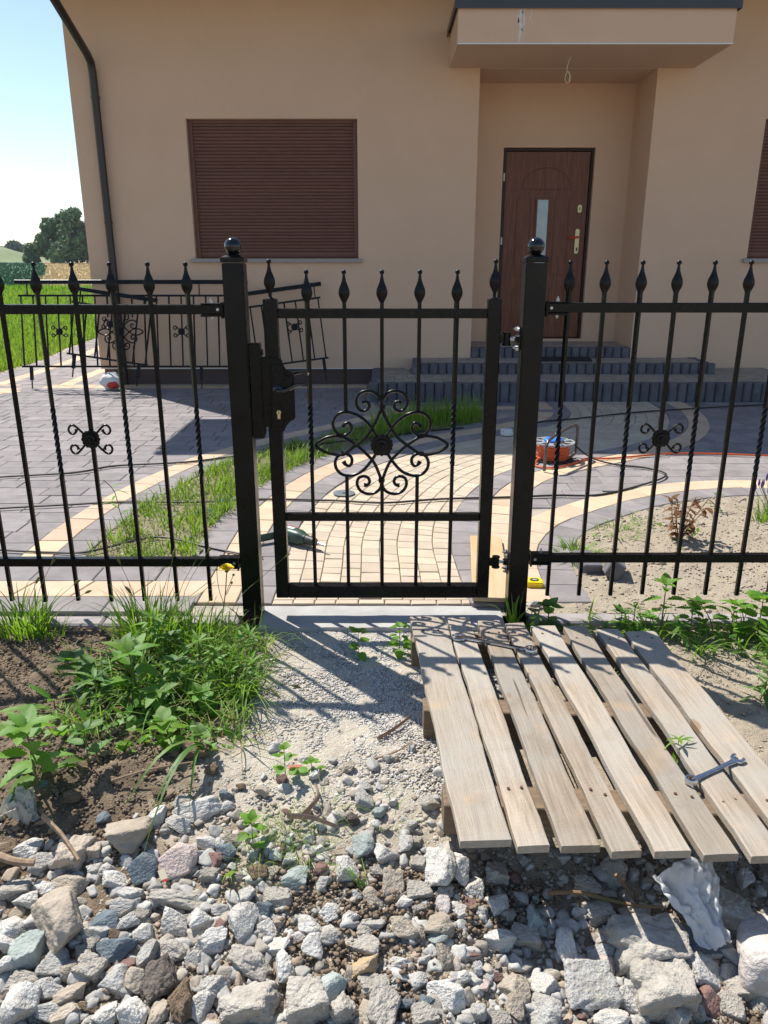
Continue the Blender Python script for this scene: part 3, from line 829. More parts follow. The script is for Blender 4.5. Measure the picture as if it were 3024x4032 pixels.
m_ = MB(); m_.prism_y(rrect(2.475, 2.105, .05, .095, .024), DY - .012, DY - .001); lk = part('upper_lock', m_, CREAM, door)
m_ = MB(); m_.box(2.470, 2.480, DY - .0145, DY - .0125, 2.085, 2.12); part('keyhole', m_, DARKPL, lk)
m_ = MB(); m_.prism_y(rrect(2.468, 1.715, .052, .30, .025), DY - .012, DY - .001); lk = part('handle_plate', m_, CREAM, door)
m_ = MB(); m_.tube([(2.475, DY - .01, 1.765), (2.475, DY - .045, 1.765), (2.465, DY - .052, 1.765), (2.35, DY - .052, 1.755)], [.013, .013, .013, .012], 8); part('handle', m_, REDP, lk, smooth=True, label='red lever handle in protective wrap')
m_ = MB(); m_.prism_y(rrect(2.472, 1.62, .02, .045, .0095), DY - .0145, DY - .0125); part('keyhole', m_, DARKPL, lk)
for z in (2.47, 1.72):
    m_ = MB(); m_.tube([(1.497, DY - .038, z - .045), (1.497, DY - .038, z + .045)], .010, 8); part('hinge', m_, WHITEP, door)

# ================================================================== entrance steps
steps = thing('entrance_steps', 'three broad steps edged with dark round-fronted palisade blocks', 'steps', (1.8, 8.9, 0))
def palisade(w, h):
    m_ = MB(); pts = []
    for i in range(9):
        a = math.pi * i / 8; pts.append((-math.cos(a) * w / 2, .02 - math.sin(a) * w * .36))
    pts = [(-w / 2, .085)] + pts + [(w / 2, .085)]
    m_.prism_z(pts[::-1], 0, h)
    return mesh_of('palisade_block', m_, bevel=.006)
def palisade_row(x0, x1, y, z0, h, side=False, w=.102):
    me = palisade(w - .004, h); n = int(round((x1 - x0) / w))
    for i in range(n):
        c = x0 + (x1 - x0) * (i + .5) / n
        if not side: place('palisade_block', me, PALIS, steps, (c - 1.8, y - 8.9 + random.uniform(-.003, .003), z0 + random.uniform(-.004, .004)))
        else: place('palisade_block', me, PALIS, steps, (y - 1.8, c - 8.9, z0 + random.uniform(-.004, .004)), rot=(0, 0, R(-90) if side == 'l' else R(90)))
palisade_row(-.163, 4.7, 8.32, -.02, .245)
palisade_row(8.43, 9.58, -.125, -.02, .245, 'l')
palisade_row(.325, 3.86, 9.02, .22, .125)
palisade_row(9.13, 9.59, .365, .22, .125, 'l')
palisade_row(9.13, 9.59, 3.82, .22, .125, 'r')
palisade_row(1.07, 3.02, 9.585, .342, .128)
def tread(x0, x1, y0, y1, z, skip=None):
    m_ = MB(); m_.box(x0, x1, y0, y1, z - .10, z - .012); part('tread_base', m_, JOINT, steps)
    m_ = MB(); y = y0; r = 0
    while y < y1 - .02:
        x = x0 - (.05 if r % 2 else 0); yy = min(y + .098, y1)
        while x < x1 - .02:
            w = random.choice((.098, .098, .148)); a, b = max(x, x0) + .003, min(x + w, x1) - .003
            if b - a > .02 and not (skip and skip[0] < (a + b) / 2 < skip[1] and y > skip[2]):
                zt = z + random.uniform(-.0015, .0015)
                m_.box(a, b, y + .003, yy - .003, z - .013, zt)
            x += w
        y += .098; r += 1
    part('tread_pavers', m_, TREAD, steps, kind='stuff')
tread(-.08, 4.7, 8.41, 9.595, .222, (.33, 3.86, 9.1))
tread(.42, 3.77, 9.105, 9.597, .343, (1.06, 3.03, 9.66))
tread(1.068, 3.026, 9.675, 10.36, .468)
mb = MB(); mb.prism_z([(1.78, 9.20), (2.46, 9.20), (2.52, 9.55), (1.84, 9.55)], .347, .362)
dmat = solo('doormat', mb, RUBBER, 'dark rubber doormat lying on the middle step', 'doormat')

# ================================================================== paving
def resample(pts, step):
    P = [Vector((p[0], p[1])) for p in pts]
    # Catmull-Rom then even spacing
    Q = []
    for i in range(len(P) - 1):
        p0 = P[max(0, i - 1)]; p1 = P[i]; p2 = P[i + 1]; p3 = P[min(len(P) - 1, i + 2)]
        for k in range(16):
            t = k / 16
            Q.append(.5 * ((2 * p1) + (p2 - p0) * t + (2 * p0 - 5 * p1 + 4 * p2 - p3) * t * t + (3 * p1 - p0 - 3 * p2 + p3) * t ** 3))
    Q.append(P[-1])
    d = [0]
    for i in range(1, len(Q)): d.append(d[-1] + (Q[i] - Q[i - 1]).length)
    n = max(1, int(round(d[-1] / step)))
    xs = np.interp(np.linspace(0, d[-1], n + 1), d, [q.x for q in Q]); ys = np.interp(np.linspace(0, d[-1], n + 1), d, [q.y for q in Q])
    return np.stack([xs, ys], -1)

def offset(C, d):
    T = np.gradient(C, axis=0); T /= np.linalg.norm(T, axis=1)[:, None]
    return C + np.stack([T[:, 1], -T[:, 0]], -1) * d          # right of travel

def paver_mb(mb, poly, z, ch=.0034, th=.05, gap=.0020):
    P = np.array(poly, float); c = P.mean(0)
    def shrink(Q, d):
        v = c - Q; L = np.linalg.norm(v, axis=1)[:, None]
        return Q + v / np.maximum(L, 1e-6) * np.minimum(d * 1.35, L * .5)
    A = shrink(P, gap); B = shrink(P, gap + ch); n = len(P)
    tx, ty = rng.uniform(-.008, .008, 2); zj = z + rng.uniform(-.0015, .0015)
    zz = lambda Q, o: [(x, y, zj + o + (x - c[0]) * tx + (y - c[1]) * ty) for x, y in Q]
    mb.add(zz(A, -th) + zz(A, -ch) + zz(B, 0),
           [tuple(range(2 * n, 3 * n))] + [(i, (i + 1) % n, n + (i + 1) % n, n + i) for i in range(n)] + [(n + i, n + (i + 1) % n, 2 * n + (i + 1) % n, 2 * n + i) for i in range(n)])

def lay(parent, items, name='paver', limit=300, rest='far_pavers'):
    """items: (poly, z, material); the nearest ones are objects of their own, the rest one joined part per material"""
    items.sort(key=lambda it: sum(p[1] for p in it[0]) / len(it[0]))
    org = ORG[parent.name]
    restm = {}
    for i, (poly, z, m_) in enumerate(items):
        if i < limit:
            c = np.mean(poly, axis=0); b = MB()
            paver_mb(b, [(p[0] - c[0], p[1] - c[1]) for p in poly], 0)
            me = bpy.data.meshes.new(name); me.from_pydata(b.v, [], b.f); me.materials.append(m_)
            o = bpy.data.objects.new(name, me); COL.objects.link(o); o.parent = parent
            o.location = (c[0] - org.x, c[1] - org.y, z - org.z)
        else:
            b = restm.setdefault(m_.name, (m_, MB()))[1]; paver_mb(b, poly, z)
    for m_, b in restm.values():
        part(rest, b, m_, parent, kind='stuff')

def band_items(curve, o0, o1, step, z, mat_):
    C = resample(curve, step); A = offset(C, o0); B = offset(C, o1); out = []
    for i in range(len(C) - 1):
        out.append(([tuple(A[i]), tuple(B[i]), tuple(B[i + 1]), tuple(A[i + 1])], z, mat_))
    return out

CA = [(-1.875, 3.55), (-1.875, 4.13), (-1.844, 4.44), (-1.79, 4.78), (-1.70, 5.15), (-1.60, 5.5), (-1.47, 5.82), (-1.25, 6.17), (-.93, 6.6), (-.58, 7.0), (-.27, 7.37), (.0, 7.68), (.35, 7.88), (.9, 7.98), (1.75, 8.0)]
CB = [(-.50, 3.13), (-.495, 3.61), (-.493, 4.0), (-.47, 4.35), (-.384, 4.78), (-.27, 5.15), (-.11, 5.46), (.06, 5.73), (.29, 6.01), (.6, 6.31), (1.0, 6.60), (1.386, 6.9), (1.685, 7.2), (1.87, 7.64), (1.91, 8.28)]
CR = [(.385, 3.13), (.372, 3.4), (.358, 3.7), (.36, 3.95), (.39, 4.2), (.45, 4.5), (.55, 4.8), (.70, 5.12), (.93, 5.44), (1.3, 5.74), (1.8, 6.07), (2.2, 6.38), (2.56, 6.85), (2.78, 7.4), (2.87, 7.9), (2.87, 8.28)]
CE = [(.565, 3.13), (.57, 3.5), (.64, 3.9), (.854, 4.31), (1.16, 4.60), (1.5, 4.86), (1.84, 5.02), (2.2, 5.13), (2.66, 5.13), (3.3, 5.02), (4.2, 4.75)]
fa = resample(CA, .05); fr = resample(CR, .05); fe = resample(CE, .05)
def xA(y): return float(np.interp(y, fa[:, 1], fa[:, 0]))
def xR(y): return float(np.interp(y, fr[:, 1], fr[:, 0]))

paving = MB()
paving.quad((-5.28, 3.03, .0165), (5.2, 3.03, .0165), (5.2, 9.63, .0165), (-5.28, 9.63, .0165))
paving.quad((-5.28, 9.63, .0165), (-3.4, 9.63, .0165), (-3.4, 18, .0165), (-5.9, 18, .0165))
drive = solo('driveway', paving, JOINT, 'grey block-paved driveway left of the gate and round the house corner', 'driveway', kind='structure', origin=(0, 5, 0))
items = []
y = 3.55; r = 0
while y < 9.5:
    h = .178; y1 = min(y + h, 9.5)
    x = -5.2 + random.uniform(-.2, 0)
    xr0, xr1 = (xA(y) - .002, xA(y1) - .002) if y1 < 7.6 else (-.2, -.2)
    while x < max(xr0, xr1):
        w = random.choice((.178, .27, .27, .36)); x1 = x + w
        if y1 >= 9.32: m_ = SANDP if 9.3 < y1 and x > -4.2 else GREYP
        else: m_ = GREYP
        if -4.62 < x + w / 2 < -4.42 and y > 8.6: m_ = SANDP
        b0, b1 = min(x1, xr0), min(x1, xr1)
        if x1 > min(xr0, xr1) - .1: b0, b1 = xr0, xr1
        if b0 - x > .03 or b1 - x > .03:
            items.append(([(x, y), (max(b0, x + .01), y), (max(b1, x + .01), y1), (x, y1)], .026, m_))
        x = x1
        if x1 > min(xr0, xr1) - .1: break
    y += h; r += 1
# narrow strip past the corner of the house
y = 9.5
while y < 17:
    xl = float(np.interp(y, [9.5, 11.8, 15.6, 18], [-5.2, -5.22, -5.72, -5.9])); x = xl
    cols = [.178, .178, .178, .09, .178, .2, .178, .178, .178, .178, .178]
    mats = [GREYP, GREYP, SANDP, GREYP, GREYP, GREYP, GREYP, SANDP, GREYP, GREYP, GREYP]
    for w, m_ in zip(cols, mats):
        if x + w < -3.45: items.append(([(x, y), (x + w, y), (x + w, y + .27), (x, y + .27)], .026, m_))
        x += w
    y += .27
lay(drive, items)

border = thing('paving_border', 'sand and grey border rows between driveway, grass wedge and fence', None, (-1.2, 5, 0), kind='structure')
items = band_items(CA, 0, .168, .19, .031, SANDP) + band_items(CA, .168, .335, .19, .0305, GREYP)
for y0, y1, m_, st in ((3.373, 3.55, GREYP, .30), (3.194, 3.373, SANDP, .275), (3.036, 3.194, GREYP, .31)):
    x = -3.2 + random.uniform(0, .2)
    while x < -.86:
        x1 = min(x + st, -.85); items.append(([(x, y0), (x1, y0), (x1 + .05 * (y1 < 3.4 and y1 > 3.3), y1), (x + .05 * (y1 < 3.4 and y1 > 3.3), y1)], .033, m_)); x = x1
lay(border, items)

walk = thing('walkway', 'curved walkway of small sand-coloured cobbles from the gate to the steps', None, (0, 5, 0), kind='structure')
PL = [(-.50, 3.17), (-.495, 3.6), (-.49, 4.1), (-.384, 4.78), (-.11, 5.46), (.27, 5.99), (.6, 6.31), (1.0, 6.60), (1.386, 6.9), (1.685, 7.2), (1.87, 7.64), (1.91, 8.3)]
PR = [(.38, 3.17), (.365, 3.55), (.36, 3.95), (.43, 4.42), (.64, 5.02), (.93, 5.44), (1.3, 5.74), (1.75, 6.04), (2.2, 6.38), (2.56, 6.85), (2.80, 7.5), (2.87, 8.3)]
NS = 2000
def dense(P):
    t = np.linspace(0, len(P) - 1, NS + 1); Q = np.array(P)
    out = []
    for tt in t:
        i = min(int(tt), len(P) - 2); f = tt - i
        p0 = Q[max(0, i - 1)]; p1 = Q[i]; p2 = Q[i + 1]; p3 = Q[min(len(P) - 1, i + 2)]
        out.append(.5 * (2 * p1 + (p2 - p0) * f + (2 * p0 - 5 * p1 + 4 * p2 - p3) * f * f + (3 * p1 - p0 - 3 * p2 + p3) * f ** 3))
    return np.array(out)
DL, DR_ = dense(PL), dense(PR)
mid = (DL + DR_) / 2; cum = np.concatenate([[0], np.cumsum(np.linalg.norm(np.diff(mid, axis=0), axis=1))])
def wp(s, f):
    i = np.interp(s, cum, np.arange(NS + 1)); a = int(min(i, NS - 1)); g = i - a
    l = DL[a] * (1 - g) + DL[a + 1] * g; rr_ = DR_[a] * (1 - g) + DR_[a + 1] * g
    return tuple(l * (1 - f) + rr_ * f)
items = []
NC = 9
for k in range(NC):
    s = random.uniform(-.08, 0); f0, f1 = k / NC, (k + 1) / NC
    while s < cum[-1]:
        L = random.choice((.075, .10, .10, .115, .13)); a, b = max(s, 0), min(s + L, cum[-1])
        if b - a > .03:
            j = .004
            items.append(([wp(a, f0), wp(a, f1), wp(b + random.uniform(-j, j), f1), wp(b + random.uniform(-j, j), f0)], .0275, COBBLE))
        s += L
lay(walk, items, name='cobble', rest='far_cobbles')
items = []
x = -.5
while x < .38:      # threshold row
    w = random.uniform(.075, .12); x1 = min(x + w, .385); items.append(([(x, 3.125), (x1, 3.125), (x1, 3.168), (x, 3.168)], .029, COBBLE)); x = x1
for it in items[:]: pass
lay(walk, items, name='cobble', rest='far_cobbles')

wb = thing('walkway_border', 'grey and sand border rows along both sides of the cobbled walkway', None, (.3, 5, 0), kind='structure')
items = band_items(CB, 0, -.16, .19, .0308, GREYP) + band_items(CB, -.16, -.335, .19, .0313, SANDP) + band_items(CB, -.335, -.50, .19, .0309, GREYP)
items += band_items(CR, 0, .16, .19, .0308, GREYP) + band_items(CR, .16, .345, .19, .0312, SANDP)
dk = [it for it in items]
lay(wb, items)

yard = thing('forecourt', 'grey slab paving right of the walkway, half in the house shadow', None, (2.5, 6, 0), kind='structure')
items = []; y = 4.0
eb = [tuple(p) for p in fe] + [(5.2, 4.6), (5.2, 9), (.3, 9), (.3, 3.1)]
while y < 8.26:
    h = .18; y1 = min(y + h, 8.27); x = max(.9, xR(y) + .30) + random.uniform(-.1, 0)
    while x < 5.1:
        w = random.choice((.18, .27, .36, .36)); cx = x + w / 2
        if float(inpoly(np.array([cx]), np.array([y1 - .02]), eb)[0]): items.append(([(x, y), (x + w, y), (x + w, y1), (x, y1)], .0262, GREYP))
        x += w
    y += h
items += band_items(CE, 0, .19, .2, .0335, SANDP) + band_items(CE, .19, .365, .2, .0331, GREYP)
items += [(([(x, 8.1), (x + .19, 8.1), (x + .19, 8.27), (x, 8.27)]), .029, DARKP) for x in np.arange(-.1, 1.4, .19)]
items += band_items([(1.95, 8.2), (2.9, 8.2)], 0, .001, .3, .02, GREYP)[:0]
lay(yard, items)

# kerbs and the concrete threshold
kerb = thing('kerb', 'low purplish-grey kerb stones along the foot of the fence', None, (0, 3, 0), kind='structure')
for x0, x1 in [(-3.2, -2.2), (-2.2, -1.2), (-1.2, -.615), (.62, 1.36), (1.36, 2.36), (2.36, 3.36)]:
    mb = MB(); zt = .018 if x1 < 0 else .03
    mb.box(x0 + .003, x1 - .003, 2.945, 3.028, -.12, zt); part('kerb_stone', mb, KERB, kerb, bevel=.008)
mb = MB()
nx, ny = 40, 9
pts = []
for j in range(ny):
    for i in range(nx):
        x = -.53 + 1.04 * i / (nx - 1); y = 2.905 + .215 * j / (ny - 1)
        if j == 0: y += .012 * float(fbm(x * 9, 2, 4))
        pts.append((x, y, .021 + .003 * float(fbm(x * 8, y * 8, 14))))
mb.v = pts; mb.f = [(j * nx + i, j * nx + i + 1, (j + 1) * nx + i + 1, (j + 1) * nx + i) for j in range(ny - 1) for i in range(nx - 1)]
mb.v += [(p[0], p[1], -.1) for p in pts[:nx]]
b0 = nx * ny
mb.f += [(i + 1, i, b0 + i, b0 + i + 1) for i in range(nx - 1)]
solo('threshold', mb, CONC, 'pale rough concrete strip between the two gate posts', 'threshold', kind='structure')

# soil: the grass wedge and the planting bed
def soil_sheet(name, poly, z, label, res=.02, amp=.008, earth=(0, 0, 0)):
    P = np.array(poly); x0, y0 = P.min(0); x1, y1 = P.max(0)
    xs = np.arange(x0, x1 + res, res); ys = np.arange(y0, y1 + res, res)
    X, Y = np.meshgrid(xs, ys)
    Z = z + amp * fbm(X * 6, Y * 6, 51) + amp * .7 * fbm(X * 22, Y * 22, 52)
    ny, nx = X.shape; i = np.arange(ny * nx).reshape(ny, nx)
    F = np.stack([i[:-1, :-1], i[:-1, 1:], i[1:, 1:], i[1:, :-1]], -1).reshape(-1, 4)
    ins = inpoly((X[:-1, :-1] + res / 2).ravel(), (Y[:-1, :-1] + res / 2).ravel(), poly)
    V = np.stack([X, Y, Z], -1).reshape(-1, 3)
    me = np_mesh(name, V, [F[ins]], EARTH, smooth=True)
    ca = me.color_attributes.new('earth', 'FLOAT_COLOR', 'POINT')
    ca.data.foreach_set('color', np.tile(np.array([*earth, 1], np.float32), len(V)))
    return tag(place(name, me, EARTH), label, None, kind='structure')
GA = offset(resample(CA, .1), .32); GB = offset(resample(CB, .1), -.485)
GA = GA[GA[:, 0] < 1.0]; GB = GB[GB[:, 0] < .98]
WEDGE = [tuple(p) for p in GA] + [tuple(p) for p in GB[::-1]]
WEDGE = [p for p in WEDGE if p[1] > 3.56] + [(-.99, 3.56), (-1.55, 3.56)]
soil_sheet('grass_wedge', WEDGE, .0225, 'earth of the narrow grassy wedge between driveway and walkway', amp=.004, earth=(.45, .1, .2))
GE = offset(resample(CE, .1), .345)
BED = [tuple(p) for p in GE if p[1] > 3.16] + [(4.6, 4.4), (4.6, 3.026), (.66, 3.026), (.7, 3.1)]
soil_sheet('planting_bed', BED, .028, 'pale sandy planting bed behind the right-hand fence', amp=.0075, earth=(.08, .12, 0))
# ================================================================== fence, gate, posts
FY = 3.03          # plane of bars
def sqbar(mb, x, y, z0, z1, w, tw=None, turns=2.6):
    """square bar, twisted between tw[0] and tw[1]"""
    st = [(z0, 0.)]
    if tw:
        n = 42
        st += [(tw[0] + (tw[1] - tw[0]) * i / n, 2 * math.pi * turns * i / n) for i in range(n + 1)]
    st.append((z1, st[-1][1]))
    vs = []; h = w / 2 * math.sqrt(2)
    for z, a in st:
        for k in range(4):
            b = a + math.pi / 4 + math.pi / 2 * k; vs.append((x + h * math.cos(b), y + h * math.sin(b), z))
    fs = [(i * 4 + k, i * 4 + (k + 1) % 4, i * 4 + 4 + (k + 1) % 4, i * 4 + 4 + k) for i in range(len(st) - 1) for k in range(4)]
    fs += [(3, 2, 1, 0), tuple((len(st) - 1) * 4 + k for k in range(4))]
    mb.add(vs, fs)
SPEAR = [(.0068, 0), (.0068, .016), (.008, .022), (.0145, .034), (.0205, .046), (.0228, .058), (.0205, .072), (.0145, .086), (.0090, .100), (.0060, .114), (.0050, .124)]
def spear(mb, x, y, z):
    mb.lathe(SPEAR, (x, y, z), 10, sy=.42)
    prof = [(.0004 + .0092 * math.sin(math.pi * i / 8), .133 - .0092 * math.cos(math.pi * i / 8)) for i in range(9)]
    mb.lathe(prof, (x, y, z), 12)
def smooth_path(pts, k=6):
    P = [Vector(p) for p in pts]; Q = []
    for i in range(len(P) - 1):
        p0 = P[max(0, i - 1)]; p1 = P[i]; p2 = P[i + 1]; p3 = P[min(len(P) - 1, i + 2)]
        for j in range(k):
            t = j / k
            Q.append(.5 * ((2 * p1) + (p2 - p0) * t + (2 * p0 - 5 * p1 + 4 * p2 - p3) * t * t + (3 * p1 - p0 - 3 * p2 + p3) * t ** 3))
    Q.append(P[-1]); return Q
def rosette(mb, x, y, z, r, petals=12):
    """domed flower disc facing -Y with scalloped rim and a raised middle"""
    n = petals * 4; rings = [(1.0, 0), (1.0, -.004), (.86, -.009), (.60, -.008), (.56, -.013), (.40, -.016), (.20, -.014), (.18, -.020), (.06, -.023)]
    vs = []
    for q, d in rings:
        for k in range(n):
            a = 2 * math.pi * k / n; s = 1 + (.055 * math.cos(a * petals) if q > .5 else .05 * math.cos(a * 8) * (q > .2))
            vs.append((x + math.cos(a) * r * q * s, y + d * (r / .043), z + math.sin(a) * r * q * s))
    fs = [(i * n + k, (i + 1) * n + k, (i + 1) * n + (k + 1) % n, i * n + (k + 1) % n) for i in range(len(rings) - 1) for k in range(n)]
    fs.append(tuple((len(rings) - 1) * n + k for k in range(n)))
    mb.add(vs, fs)
SC4 = [(.020, .018), (.045, .048), (.062, .062), (.076, .058), (.083, .042), (.078, .028), (.066, .024), (.056, .031), (.052, .044)]
def small_ornament(parent, x, y, z, s=1.0, rr=.0047):
    for sx in (1, -1):
        for sz in (1, -1):
            mb = MB()
            pts = smooth_path([(x + sx * a * s, y - .012 * s, z + sz * b * s * .93) for a, b in SC4], 5)
            mb.tube(pts, [rr * s * (1.0 if i < len(pts) - 6 else 1.0 + .12 * (i - len(pts) + 6)) for i in range(len(pts))], 6)
            part('scroll', mb, BLACK, parent, smooth=True)
    mb = MB(); rosette(mb, x, y - .008 * s, z, .037 * s); part('rosette', mb, BLACK, parent, smooth=True)

def bolt(parent, c, d, r=.006, l=.012):
    mb = MB(); ax = {'x': 'x', 'y': 'y', 'z': 'z'}[d[0]]; sg = -1 if len(d) > 1 else 1
    mb.lathe([(r, 0), (r, sg * l * .55)], c, 6, axis=ax); mb.lathe([(r * .55, sg * l * .5), (r * .5, sg * l)], c, 8, axis=ax)
    part('bolt', mb, ZINC, parent)

def fence(name, label, xs, twisted, rail_x0, rail_x1, zt, zl, zb, orn_x, orn_z, post_side):
    t = thing(name, label, 'fence', (sum(xs) / len(xs), FY, 0), 'wrought iron fence panels')
    rw = .036
    for z0 in (zt - rw, zl - rw):
        mb = MB(); mb.box(rail_x0, rail_x1, FY - .016, FY + .016, z0, z0 + rw); part('rail', mb, BLACK, t, bevel=.0025)
    for i, x in enumerate(xs):
        mb = MB(); sqbar(mb, x, FY - .002, zb + random.uniform(-.004, .004), zt + .05, .0145, (.645, .93) if i in twisted else None)
        b = part('bar', mb, BLACK, t)
        mb = MB(); spear(mb, x, FY - .002, zt + .012); part('finial', mb, BLACK, b, smooth=True)
    small_ornament(t, orn_x, FY - .008, orn_z)
    e = rail_x1 if post_side > 0 else rail_x0
    for zr in (zt, zl):                                # bracket sleeve on the post
        mb = MB(); a, b_ = sorted((e, e - post_side * .085))
        mb.box(a, b_, FY - .021, FY + .021, zr - .045, zr - .0375); mb.box(a, b_, FY - .021, FY + .021, zr + .0015, zr + .0045)
        mb.box(*sorted((e, e - post_side * .006)), FY - .024, FY + .024, zr - .052, zr + .008)
        br = part('bracket', mb, BLACK, t, bevel=.001)
        bolt(br, (e - post_side * .045, FY, zr + .005), 'z', .007, .018)
        bolt(br, (e - post_side * .045, FY, zr - .046), 'z-', .006, .012)
        bolt(br, (e - post_side * .018, FY - .018, zr - .018), 'y-', .006, .010)
LX = [-.745 - .1425 * i for i in range(9)]
fence('fence_panel', 'black wrought iron fence panel left of the gate', LX, {0, 2, 4, 6, 8}, -2.0, -.6125, 1.322, .287, .087, LX[3], .801, 1)
RX = [.70 + .1355 * i for i in range(10)]
fence('fence_panel', 'black wrought iron fence panel right of the gate', RX, {0, 2, 4, 6, 8}, .6165, 2.05, 1.328, .305, .118, RX[3], .805, -1)

def post(x0, x1, zb, label, worn):
    x = (x0 + x1) / 2
    t = thing('gate_post', label, 'gate post', (x, 3.042, zb), 'square gate posts with ball caps')
    mb = MB(); mb.box(x0 + .002, x1 - .002, 3.0, 3.084, zb - .05, 1.472); part('shaft', mb, worn, t, bevel=.004, seg=2)
    mb = MB(); mb.box(x0 - .0015, x1 + .0015, 2.9965, 3.0875, 1.474, 1.492)
    mb.lathe([(.058, 1.4925), (.040, 1.499), (.022, 1.503), (.022, 1.508)], (x, 3.042, 0), 4, )
    part('cap', mb, BLACK, t, bevel=.003)
    mb = MB(); mb.sphere((x, 3.042, 1.531), .0325, 28, 18); part('ball', mb, BLACKG, t, smooth=True)
    mb = MB(); mb.box(x0 - .02, x1 + .02, 2.985, 3.1, -.1, zb - .004)
    return t
BLACKG = mk('black_gloss', (.006, .007, .009), rough=.13, spec=.6, bump=.05, bscale=60, bdist=.001)
BLACKW = mk('black_paint_dusty', (.0035, .0037, .0042), (.007, .007, .007), 7, rough=.24, rough2=.40, bump=.08, bscale=300, bdist=.0006, spec=.24, spk=((.08, .075, .07), 90, .75, .03))
post(-.6065, -.5225, .0, 'tall square black gate post carrying the lock side, left of the gate', BLACKW)
post(.5265, .6105, .0, 'tall square black gate post carrying the hinges, right of the gate', BLACKW)

# ---- the gate
GY = 3.045
gate = thing('garden_gate', 'black wrought iron garden gate with a scrolled flower ornament', 'gate', (0, GY, .1))
for x0, x1 in ((-.461, -.408), (.3965, .447)):
    mb = MB(); mb.box(x0, x1, GY - .025, GY + .025, .104, 1.342); part('stile', mb, BLACK, gate, bevel=.003)
    xc = (x0 + x1) / 2
    mb = MB(); mb.lathe([(.014, 1.342), (.013, 1.345), (.0075, 1.348)], (xc, GY, 0), 12); spear(mb, xc, GY, 1.344); part('finial', mb, BLACK, gate, smooth=True)
for z0, z1, d in ((1.270, 1.306, .018), (.449, .480, .016), (.104, .158, .0248)):
    mb = MB(); mb.box(-.4075, .3960, GY - d, GY + d, z0, z1); part('rail', mb, BLACK, gate, bevel=.0025)
OC = (-.009, .775)
SX, SZ = .000554, .000568
def orn(px, py, sx=1):     # picture units measured from the middle of the ornament
    return (OC[0] + sx * (px - 730) * SX, GY - .012, OC[1] + (368 - py) * SZ)
GB_ = [-.294, -.152, -.008, .136, .278]
for i, x in enumerate(GB_):
    if i in (0, 4):
        mb = MB(); sqbar(mb, x, GY - .004, .159, 1.33, .0145, (.685, .94)); b = part('bar', mb, BLACK, gate)
    else:
        up = OC[1] + (368 - (140 if i != 2 else 60)) * SZ; lo = OC[1] + (368 - (592 if i != 2 else 700)) * SZ
        mb = MB(); sqbar(mb, x, GY - .004, up, 1.33, .0145); b = part('bar', mb, BLACK, gate)
        mb = MB(); sqbar(mb, x, GY - .004, .159, lo, .0145); part('bar', mb, BLACK, gate)
    mb = MB(); spear(mb, x, GY - .004, 1.306); part('finial', mb, BLACK, b, smooth=True)
STR = {
 'lens': [(727, 645), (712, 590), (672, 500), (612, 432), (540, 370), (440, 312), (345, 315), (280, 345), (252, 372), (280, 400), (345, 430), (440, 437), (540, 374), (612, 318), (668, 238), (712, 150), (733, 92)],
 'loop_top': [(700, 320), (655, 246), (610, 195), (560, 160), (500, 138), (440, 140), (398, 168), (377, 215), (390, 265), (425, 300), (465, 300), (500, 278), (512, 245), (495, 215), (468, 218), (450, 240)],
 'loop_bottom': [(700, 415), (655, 485), (600, 550), (550, 582), (490, 598), (435, 586), (398, 548), (388, 500), (405, 458), (440, 437), (480, 440), (508, 465), (510, 500), (492, 524), (465, 515), (450, 492)],
 'heart_top': [(732, 92), (722, 50), (690, 5), (640, -14), (585, -2), (552, 35), (548, 80), (572, 120), (608, 128), (638, 105), (636, 72), (610, 62), (590, 66)],
 'heart_bottom': [(728, 640), (720, 688), (685, 722), (630, 734), (575, 712), (548, 665), (556, 620), (590, 602), (625, 610), (640, 640), (625, 665), (598, 668)],
}
for nm, pts in STR.items():
    for s in (1, -1):
        mb = MB(); P = smooth_path([orn(a, b, s) for a, b in pts], 6)
        if nm == 'lens': P = [Vector((p.x, p.y - (.004 if i > len(P) // 2 else -.002), p.z)) for i, p in enumerate(P)]
        k = len(P); rr = [.0066 if nm == 'lens' or i < k - 8 else .0066 + .0005 * (i - k + 8) for i in range(k)]
        mb.tube(P, rr, 8, flat=1.05); part('scroll', mb, BLACK, gate, smooth=True)
for a, b in ((733, 95), (728, 632), (438, 303), (1024, 303), (443, 435), (1022, 435)):
    p = orn(a, b); mb = MB(); w = .0125 if 700 < a < 760 else .0095
    mb.tube([(p[0], p[1], p[2] - .009), (p[0], p[1], p[2] + .009)], w, 8, flat=.9); mb.tube([(p[0], p[1], p[2] - .0025), (p[0], p[1], p[2] + .0025)], w * 1.12, 8, flat=.9)
    part('collar', mb, BLACK, gate)
mb = MB(); rosette(mb, OC[0], GY - .019, OC[1], .0445, 16); part('rosette', mb, BLACK, gate, smooth=True)
